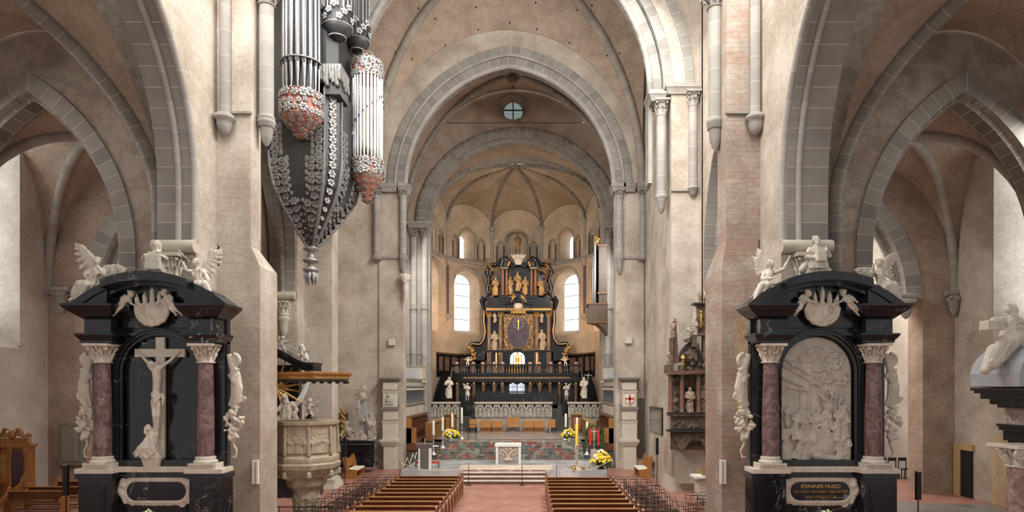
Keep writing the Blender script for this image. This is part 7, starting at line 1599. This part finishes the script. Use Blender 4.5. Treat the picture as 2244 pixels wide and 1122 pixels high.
for f in (3, 4, 5, 6, 7):
    a = pi / 8 + 2 * pi * f / 8 + pi / 8 - pi / 4; nx, ny = cos(a), sin(a); tx, ty = -ny, nx
    for k in range(5):
        u = (-.3 + .15 * k); fg = standing(rnd.uniform(.62, .78), rnd.randrange(99), rnd.uniform(-.05, .05), face=(rnd.uniform(-1, 1), 0)); M = Matrix.Translation((C[0] + nx * ap8 + tx * u, C[1] + ny * ap8 + ty * u, z(995))) @ Matrix.Rotation(a + pi / 2, 4, 'Z') @ Matrix.Diagonal((1, .5, 1, 1)); v.join(fg, M)
carve('relief_scenes', v, M_pul, .024, T, fold=.012)
v = MB()
for k in range(8): a = pi / 8 + 2 * pi * k / 8; v.cap((C[0] + cos(a) * 1.14, C[1] + sin(a) * 1.14, z(998)), (C[0] + cos(a) * 1.12, C[1] + sin(a) * 1.12, z(938)), .07, .055); v.ball((C[0] + cos(a) * 1.16, C[1] + sin(a) * 1.16, z(1040)), (.09, .09, .12)); v.cap((C[0] + cos(a) * 1.15, C[1] + sin(a) * 1.15, z(1045)), (C[0] + cos(a) * .8, C[1] + sin(a) * .8, z(1052)), .1, .08)
for k in range(7): a = pi + k * .5; v.join(standing(.75, 70 + k), Matrix.Translation((C[0] + cos(a) * .42, C[1] + sin(a) * .42, z(1125))) @ Matrix.Rotation(a + pi / 2, 4, 'Z'))
carve('corner_carvings', v, M_pul, .03, T, fold=.02)
# sounding board
CB = (XX(682, 23.2), 24.2); T = thing('sounding_board', 'honey wooden sounding board with gold latin letters above the pulpit', 'canopy', (CB[0], CB[1], 5.1)); zz = lambda py: ZZ(py, 23.2)
# corner towards the viewer at px 688, right face runs away to px 768
V0 = Vector((XX(594, 23.4), 23.4)); V1 = Vector((XX(688, 22.9), 22.9)); V2 = Vector((XX(764, 23.6), 23.6)); V3 = Vector((XX(770, 24.6), 24.6)); V4 = Vector((XX(700, 25.4), 25.4)); V5 = Vector((XX(600, 25.4), 25.4)); CC = (V0 + V1 + V2 + V3 + V4 + V5) / 6
def plate(mb, s, z0, z1, s2=None):
    s2 = s2 or s; mb.ring([[(*(CC + (v - CC) * q), h) for v in (V0, V1, V2, V3, V4, V5)] for q, h in ((s, z0), (s2, z1))], False)
M_can = wood('canopy_wood', (.32, .125, .03), (.44, .20, .06), .35); M_canf = plain('canopy_frieze', (.34, .16, .045), .5)
m = MB(); plate(m, .98, zz(823), zz(819), 1.02); plate(m, 1.02, zz(819), zz(815)); m.build('upper_moulding', M_can, T); m = MB(); plate(m, .95, zz(831), zz(823)); m.build('lettered_frieze', M_canf, T); m = MB(); plate(m, .92, zz(836), zz(831)); m.build('black_underside', M_case, T)
m = MB(); vv = [V5, V0, V1, V2, V3]
for i in range(4):
    for k in range(4):
        p = CC + (vv[i].lerp(vv[i + 1], k / 4) - CC) * .9; m.tube([(p.x, p.y, zz(836)), (p.x, p.y, zz(838) - .02), (p.x, p.y, zz(841))], [.1, .08, .015], 6)
m.build('hanging_drops', M_iron, T)
for s_, a, b in (("NE CESSES QVASI", V0, V1), ("TVBA EXALTA VOCEM", V1, V2)):
    p = CC + ((a + b) / 2 - CC) * .953; d = b - a; text(s_, (p.x, p.y - .012, (zz(823) + zz(831)) / 2), .125, M_gilt, T, atan2(d.y, d.x), ext=.003)
# black tomb with golden rays behind the pulpit
Y = 29.6; T = thing('rayed_tomb', 'black curved-top tomb with golden rays half hidden behind the pulpit', 'tomb', (XX(640, Y), Y, 0)); z = lambda py: ZZ(py, Y); x = lambda px: XX(px, Y)
m = MB(); bp(m, 560, 655, 800, 1080, Y + .5, .4); bp(m, 560, 690, 1045, 1090, Y - .4, 1.2)
pts = [(560, 758), (598, 768), (615, 768), (635, 778), (655, 790), (672, 797), (692, 797)]; band(m, [(x(a), z(b + 16)) for a, b in pts], [(x(a), z(b)) for a, b in pts], Y - .3, Y + .8); band(m, [(x(a), z(b + 3)) for a, b in pts[1:]], [(x(a + 3), z(b - 2)) for a, b in pts[1:]], Y - .5, Y + .8); m.build('black_frame', M_black, T)
m = MB()
for k in range(17): a = pi * .05 + 1.9 * pi * k / 16; L = rnd.uniform(1.0, 1.9); m.tube([(x(603), Y + .2, z(850)), (x(603) + cos(a) * L, Y + .2, z(850) + sin(a) * L)], [.09, .02], 4, smooth=False)
m.build('golden_rays', M_gold, T); m = MB(); m.tube([(x(600 + 68 * cos(a / 10)), Y + .35, z(815 + 92 * sin(a / 10))) for a in range(-7, 14)], .13, 8, flat=.4); m.build('pale_arch_band', marble('pale_marble', (.72, .74, .76), (.4, .42, .45), 2, .03), T)
fg = MB(); robe(fg, [(0, 0, 0, .5, .35), (0, 0, .3, .42, .3), (0, 0, .7, .28, .2), (0, 0, 1.0, .2, .15)], 5, 8, .2); head(fg, (-.12, -.1, 1.2), .14, .4, .1, 'long', True); fg.cap((0, 0, .95), (-.1, -.05, 1.12), .09); fg.cap((.2, 0, .9), (.45, -.15, .65), .12, .08); fg.cap((.45, -.15, .65), (.35, -.3, .35), .09, .06); fg.cap((-.2, 0, .9), (-.4, -.2, .6), .12, .08)
figure('tomb_statue', fg, M_stone2, 'pale stone seated bearded statue just above the pulpit rim', 'statue', (x(640), Y - .5, z(928)), .03, fold=.03, seed=3)
figure('tomb_statue', standing(.95, 9), M_stone2, 'smaller stone statue at the pier edge beside the seated bearded statue', 'statue', (x(613), Y - .6, z(928)), .025, fold=.02, seed=4)
figure('cherub_statue', putto(.95, .1, L=((.12, -.05, .1), (.22, -.05, .28))), M_stone2, 'stone cherub with lifted arm hovering right above the pulpit rim', 'statue', (x(682), Y - .3, z(900)), .025, fold=.01)
m = MB(); m.lathe((x(682), Y - .1, 0), [(.3, 0), (.3, 2.9), (.12, 3.1), (.32, 3.5), (.1, 3.75)], 16); m.build('urn_pillar', M_black, T)
figure('cherub_statue', putto(.85, -.2, L=((.14, -.05, .08), (.34, -.05, .24)), legs=((.1, .1), (.25, .2))), M_stone2, 'stone cherub reaching out on the black curved tomb top', 'statue', (x(667), Y - .2, z(782)), .025, fold=.01)
figure('cherub_statue', putto(.8, .1, L=((.05, -.05, .16), (.05, -.05, .3))), M_stone2, 'stone cherub climbing at the highest point of the black curved tomb top', 'statue', (x(622), Y - .2, z(760)), .025, fold=.01)
# ---------------------------------------------------------------- obelisk tomb
Y = 37.6; T = thing('obelisk_tomb', 'black sarcophagus tomb with grey obelisk and stone figures', 'tomb', (XX(783, Y), Y, 0)); z = lambda py: ZZ(py, Y); x = lambda px: XX(px, Y)
m = MB(); bp(m, 748, 812, 975, 1022, Y + .2, .9); bp(m, 744, 820, 966, 973, Y, 1.3); bp(m, 752, 806, 990, 994, Y + .1, .3); bp(m, 744, 818, 1016, 1024, Y, 1.2); m.build('sarcophagus', M_black, T, .02)
MB().prism([(x(776), z(955)), (x(801), z(955)), (x(795), z(880)), (x(785), z(880))], Y + .5, Y + .8).build('obelisk', plain('grey_obelisk', (.36, .37, .37), .5), T)
v = MB(); rnd = random.Random(8)
v.ball((x(792), Y + .5, z(852)), (.22, .18, .28)); v.ball((x(788), Y + .45, z(868)), (.28, .2, .36)); v.cap((x(782), Y + .4, z(880)), (x(780), Y + .4, z(925)), .1, .05); v.ball((x(780), Y + .4, z(895)), .13)
for k in range(14): v.ball((x(787) + rnd.uniform(-.25, .25), Y + .4, z(866) + rnd.uniform(-.35, .35)), .1, 7, 5)
carve('trophy_carving', v, M_stone2, .035, T, fold=.03)
def lounging(s=1, h=1.2):
    mb = MB(); mb.cap((0, 0, .2), (s * -.3, 0, .62), .2, .17); mb.cap((s * -.3, 0, .6), (s * -.32, -.02, .8), .07); head(mb, (s * -.34, -.03, .93), .13, -s * .4, .1, 'curly', True); mb.cap((0, 0, .18), (s * .45, -.1, .42), .17, .13); mb.cap((s * .45, -.1, .42), (s * .75, -.05, .1), .12, .07); mb.cap((0, 0, .12), (s * .8, .05, .1), .2, .12); mb.cap((s * -.4, 0, .6), (s * -.62, -.1, .3), .09, .07); mb.cap((s * -.62, -.1, .3), (s * -.4, -.2, .12), .07, .05); mb.cap((s * -.2, 0, .6), (s * .15, -.2, .5), .09, .06)
    for k in range(8): mb.tube([(s * (-.2 + .1 * k), -.15, .1 + .04 * k), (s * (-.1 + .12 * k), -.2, .02)], [.07, .05], 6)
    return mb
figure('tomb_statue', lounging(1), M_stone2, 'reclining stone figure on the black sarcophagus below the obelisk', 'statue', (x(770), Y + .35, z(967)), .03, fold=.03, seed=1, sc=1.1)
figure('tomb_statue', standing(1.65, 33, L=((.12, -.05, -.1), (.2, -.1, .1))), M_stone2, 'stone figure with staff standing beside the obelisk on the sarcophagus', 'statue', (x(808), Y + .4, z(967)), .03, fold=.03, seed=2)
v = MB()
for k in range(30): v.ball((x(783) + rnd.uniform(-.7, .9), Y + .4 + rnd.uniform(-.2, .2), z(965) + rnd.uniform(0, .2)), (rnd.uniform(.1, .25), .12, .09), 7, 5)
carve('drapery_heap', v, M_stone2, .035, T, fold=.03)
t = thing('gilded_cartouche', 'golden carved ornament on the wall behind the bright pier edge', 'ornament', P(752, 950, 38.6)); v = MB(); m = MB(); bp(m, 742, 762, 905, 962, 38.9, .15); m.build('board', M_dkmar, t)
for k in range(16): v.ball((XX(749 + (k % 3) * 3, 38.8), 38.85, ZZ(898 + 4 * k, 38.8)), .12, 7, 5)
v.build('gilded_scrolls', M_gold, t)
# ---------------------------------------------------------------- weathered sculpted tomb on the right middle pier
Y = 30.6; T = thing('sculpted_tomb', 'weathered brown sculpted wall tomb with red columns on the pier', 'tomb', (XX(1502, Y), Y, 1.5)); z = lambda py: ZZ(py, Y); x = lambda px: XX(px + 7, Y)
def bq(mb, px0, px1, py0, py1, Yq, d): return bp(mb, px0 + 7, min(px1, 1549) + 7, py0, py1, Yq, min(d, 30.98 - Yq))
M_tomb = plain('patinated_stone', (.125, .095, .068), .7, var=.5, scale=5, bump=.3); M_rcol = plain('dull_red_marble', (.18, .085, .065), .5, var=.2); M_td = plain('tomb_black', (.03, .03, .032), .5)
m = MB(); bq(m, 1462, 1556, 820, 985, Y + .35, .6); bq(m, 1459, 1556, 905, 912, Y - .15, .9); bq(m, 1466, 1556, 912, 940, Y, .9); bq(m, 1490, 1556, 782, 815, Y + .1, .6); m.prism([(x(px), z(py)) for px, py in ((1468, 948), (1556, 948), (1556, 1010), (1545, 1030), (1540, 985), (1528, 966), (1505, 966), (1492, 985), (1482, 985))], Y - .05, Y + .38); m.build('tomb_body', M_tomb, T, .01)
m = MB(); bq(m, 1459, 1556, 942, 947, Y - .25, .9); bq(m, 1459, 1556, 903, 906, Y - .2, .5); arch_ring(m, x(1488), x(1526), z(790), z(756), .14, Y - .05, Y + .3, 12); bq(m, 1484, 1532, 788, 793, Y - .05, .5); bq(m, 1514, 1556, 663, 667, Y - .15, .7); bq(m, 1494, 1515, 850, 905, Y + .3, .1); m.build('dark_mouldings', M_td, T)
m = MB(); bq(m, 1455, 1556, 812, 818, Y - .3, .9); bq(m, 1515, 1556, 730, 735, Y - .15, .6); m.prism([(x(1469), z(796)), (x(1480), z(796)), (x(1473.5), z(705)), (x(1471), z(697))], Y - .1, Y + .1); m.build('red_cornice_and_spike', M_rcol, T)
for px in (1461.5, 1487, 1523): c = MB().lathe((x(px), Y - .05, z(903)), [(.15, 0), (.11, .1), (.1, z(832) - z(903))], 12).build('column', M_rcol, T); k = MB(); capital(k, x(px), Y - .05, z(834), .1, z(820) - z(834), False); k.build('column_capital', M_tomb, c)
m = MB(); bq(m, 1519, 1545, 668, 730, Y, .4); m.prism(arch_pts(x(1491), x(1523), z(788), z(758), 8), Y + .02, Y + .2); m.build('upper_panels', M_tomb, T); bq(MB(), 1515.5, 1519, 672, 728, Y - .02, .4).build('pale_edge', M_stone, T)
v = MB(); rnd = random.Random(77)
for k in range(120):
    zone = rnd.choice(((1466, 1552, 914, 940), (1470, 1552, 950, 964), (1492, 1522, 765, 786), (1500, 1552, 740, 810), (1526, 1540, 820, 900), (1466, 1484, 830, 900), (1520, 1536, 680, 725))); v.ball((x(rnd.uniform(zone[0], zone[1])), Y + .02, z(rnd.uniform(zone[2], zone[3]))), (rnd.uniform(.05, .13), .1, rnd.uniform(.06, .14)), 6, 5)
for px, py, h in ((1537, 905, 1.25), (1470, 903, .9), (1510, 786, .45), (1500, 786, .4), (1518, 786, .4)): v.join(standing(h, int(px)), Matrix.Translation((x(px), Y, z(py))))
carve('relief_carving', v, M_tomb, .034, T, fold=.03)
v = MB(); v.cap((x(1528), Y - .1, z(716)), (x(1528), Y - .1, z(690)), .07, .06); v.ball((x(1528), Y - .1, z(685)), .07); v.build('gilded_crucifix', M_gold, T)
M_tf = plain('dull_stone_figure', (.30, .235, .17), .7, var=.35, scale=5)
figure('tomb_statue', standing(1.2, 81, beard=True), M_tf, 'brown stone bishop statue in the niche between the red columns', 'statue', (x(1504), Y - .1, z(904)), .025, fold=.02, seed=81)
for px, py, h, mt, lab in ((1501, 742, .62, M_stone2, 'small pale statue above the arched lunette of the sculpted tomb'), (1458, 800, .75, M_tf, 'small brown statue on the outer corner of the sculpted tomb'), (1488, 800, .55, M_gold, 'small golden statue beside the lunette of the sculpted tomb'), (1466, 740, .8, M_tf, 'small figure with raised arms beside the red spike of the sculpted tomb'), (1515, 735, .8, M_stone2, 'grey statue leaning against the upper shrine of the sculpted tomb'), (1524, 663, .5, M_tf, 'little statue on top of the upper shrine of the sculpted tomb')):
    figure('small_statue', standing(h, px, R=((.08, -.03, .1), (.12, -.05, .25)) if 'raised' in lab else None), mt, lab, 'statue', (x(px), Y - .12, z(py)), .02, fold=.015, seed=px); 
m = MB(); bq(m, 1497, 1506, 742, 748, Y - .25, .5); bq(m, 1453, 1463, 800, 812, Y - .25, .5); bq(m, 1484, 1492, 800, 812, Y - .25, .5); bq(m, 1462, 1469, 740, 812, Y - .2, .3); bq(m, 1509, 1520, 735, 760, Y - .2, .5); m.build('statue_brackets', M_tomb, T)
m = MB(); bp(m, 1480, 1556, 985, 1060, Y + .42, .1); struct('wall_tomb_backing', m, M_wall); 
t = thing('altar_table', 'pale stone altar table with yellow trim under the sculpted tomb', 'altar', P(1540, 1060, 28)); Y = 28.0; bp(MB(), 1533, 1560, 1052, 1101.5, Y, .9).build('base', M_pale, t); bp(MB(), 1524, 1562, 1045, 1050, Y - .1, 1.0).build('slab', M_white, t)
m = MB(); bp(m, 1540, 1550, 1028, 1045, Y + .2, .3); m.build('ochre_box', M_gold2, t)
# ---------------------------------------------------------------- tomb with grey lid entering from the right edge
Y = 11.8; T = thing('canopied_tomb', 'grey marble tomb roof on black cornices and a mottled red column at the frame edge', 'tomb', (9.2, Y, 0)); YB2 = 12.7; z = lambda py: ZZ(py, YB2); x = lambda px: XX(px, YB2)
M_gm = marble('grey_lid_marble', (.29, .31, .33), (.46, .48, .5), 2.5, .05, .35)
m = MB(); pf = [(x(a), z(b)) for a, b in ((2124, 848), (2124, 820), (2130, 800), (2145, 780), (2165, 765), (2200, 757), (2330, 750), (2330, 850), (2225, 852))]; m.prism(pf, Y - .4, YB2); m.build('roof_slab', M_gm, T, .02)
m = MB()
for a, b0, b1, d in ((2126, 850, 856, .0), (2134, 856, 862, .06), (2148, 862, 874, .1), (2168, 874, 886, .16), (2185, 886, 893, .2)): m.box(x(a), x(2340), Y - .5 + d, YB2, z(b1), z(b0))
for a, b0, b1, d in ((2183, 928, 934, .0), (2188, 934, 942, .05), (2198, 942, 964, .1)): m.box(x(a), x(2330), Y - .35 + d, YB2, z(b1), z(b0))
m.build('black_cornices', M_black, T, .005); MB().box(x(2200), x(2330), Y - .1, YB2, z(928), z(893)).build('frieze', marble('mottled_pink', (.38, .30, .26), (.6, .5, .45), 3, .06, .4, second=(.25, .19, .17)), T)
xc = XX(2243, Y + .1); k = MB(); capital(k, xc, Y + .1, z(1012), .235, z(966) - z(1012)); 
for a in (-1, 1): scroll(k, (xc + a * .32, Y - .22, z(982)), .1, .04, 1.4, a, 0)
c = MB().lathe((xc, Y + .1, 1.2), [(.29, 0), (.29, 1), (.25, z(1012) - 1.2)], 28).build('column', marble('mottled_red', (.19, .10, .095), (.45, .36, .33), 2.4, .03, .3, second=(.30, .22, .20)), T); k.build('column_capital', M_relief, c)
m = MB(); m.box(xc - .5, xc + .6, Y - .3, Y + .6, 0, 1.1); m.lathe((xc, Y + .1, 1.1), [(.4, 0), (.4, .1)], 20); m.build('pedestal', M_black, T)
m = MB(); m.box(xc + .3, xc + .9, Y + .3, Y + .9, 0, z(893)); m.build('rear_pillar', M_black, T)
mb, hips, ch_ = winged(91, 1.0, -1); head(mb, ch_ + Vector((.02, -.03, .2)), .0895, .5, .2, 'curly', True); mb.cap(ch_ + Vector((-.1, 0, .05)), ch_ + Vector((-.34, -.1, .03)), .05, .045); mb.cap(ch_ + Vector((-.34, -.1, .03)), ch_ + Vector((-.28, -.15, -.12)), .045, .03); mb.box(-.46, -.2, -.26, -.04, .44, .6); mb.cap(ch_ + Vector((.1, 0, .05)), ch_ + Vector((.32, -.1, -.05)), .055, .04); mb.cap((.1, 0, .3), (-.3, -.1, -.1), .18, .12); mb.cap((-.25, -.1, .1), (-.4, -.1, -.2), .12, .08)
figure('reclining_statue', mb, M_relief, 'grey stone figure with an open book lounging on the marble tomb roof', 'statue', (x(2142), Y + .15, z(788)), .014, fold=.02, seed=91, sc=1.12)
m = MB(); m.tube([(x(2185), Y - .25, z(735)), (x(2225), Y - .2, z(755)), (x(2290), Y - .2, z(760))], .012, 6); tag(m.build('iron_rod', M_balu, at=(x(2225), Y, z(755))), 'thin grey iron rod beside the figure with the book', 'rod')
bpy.data.scenes.remove(TMP)
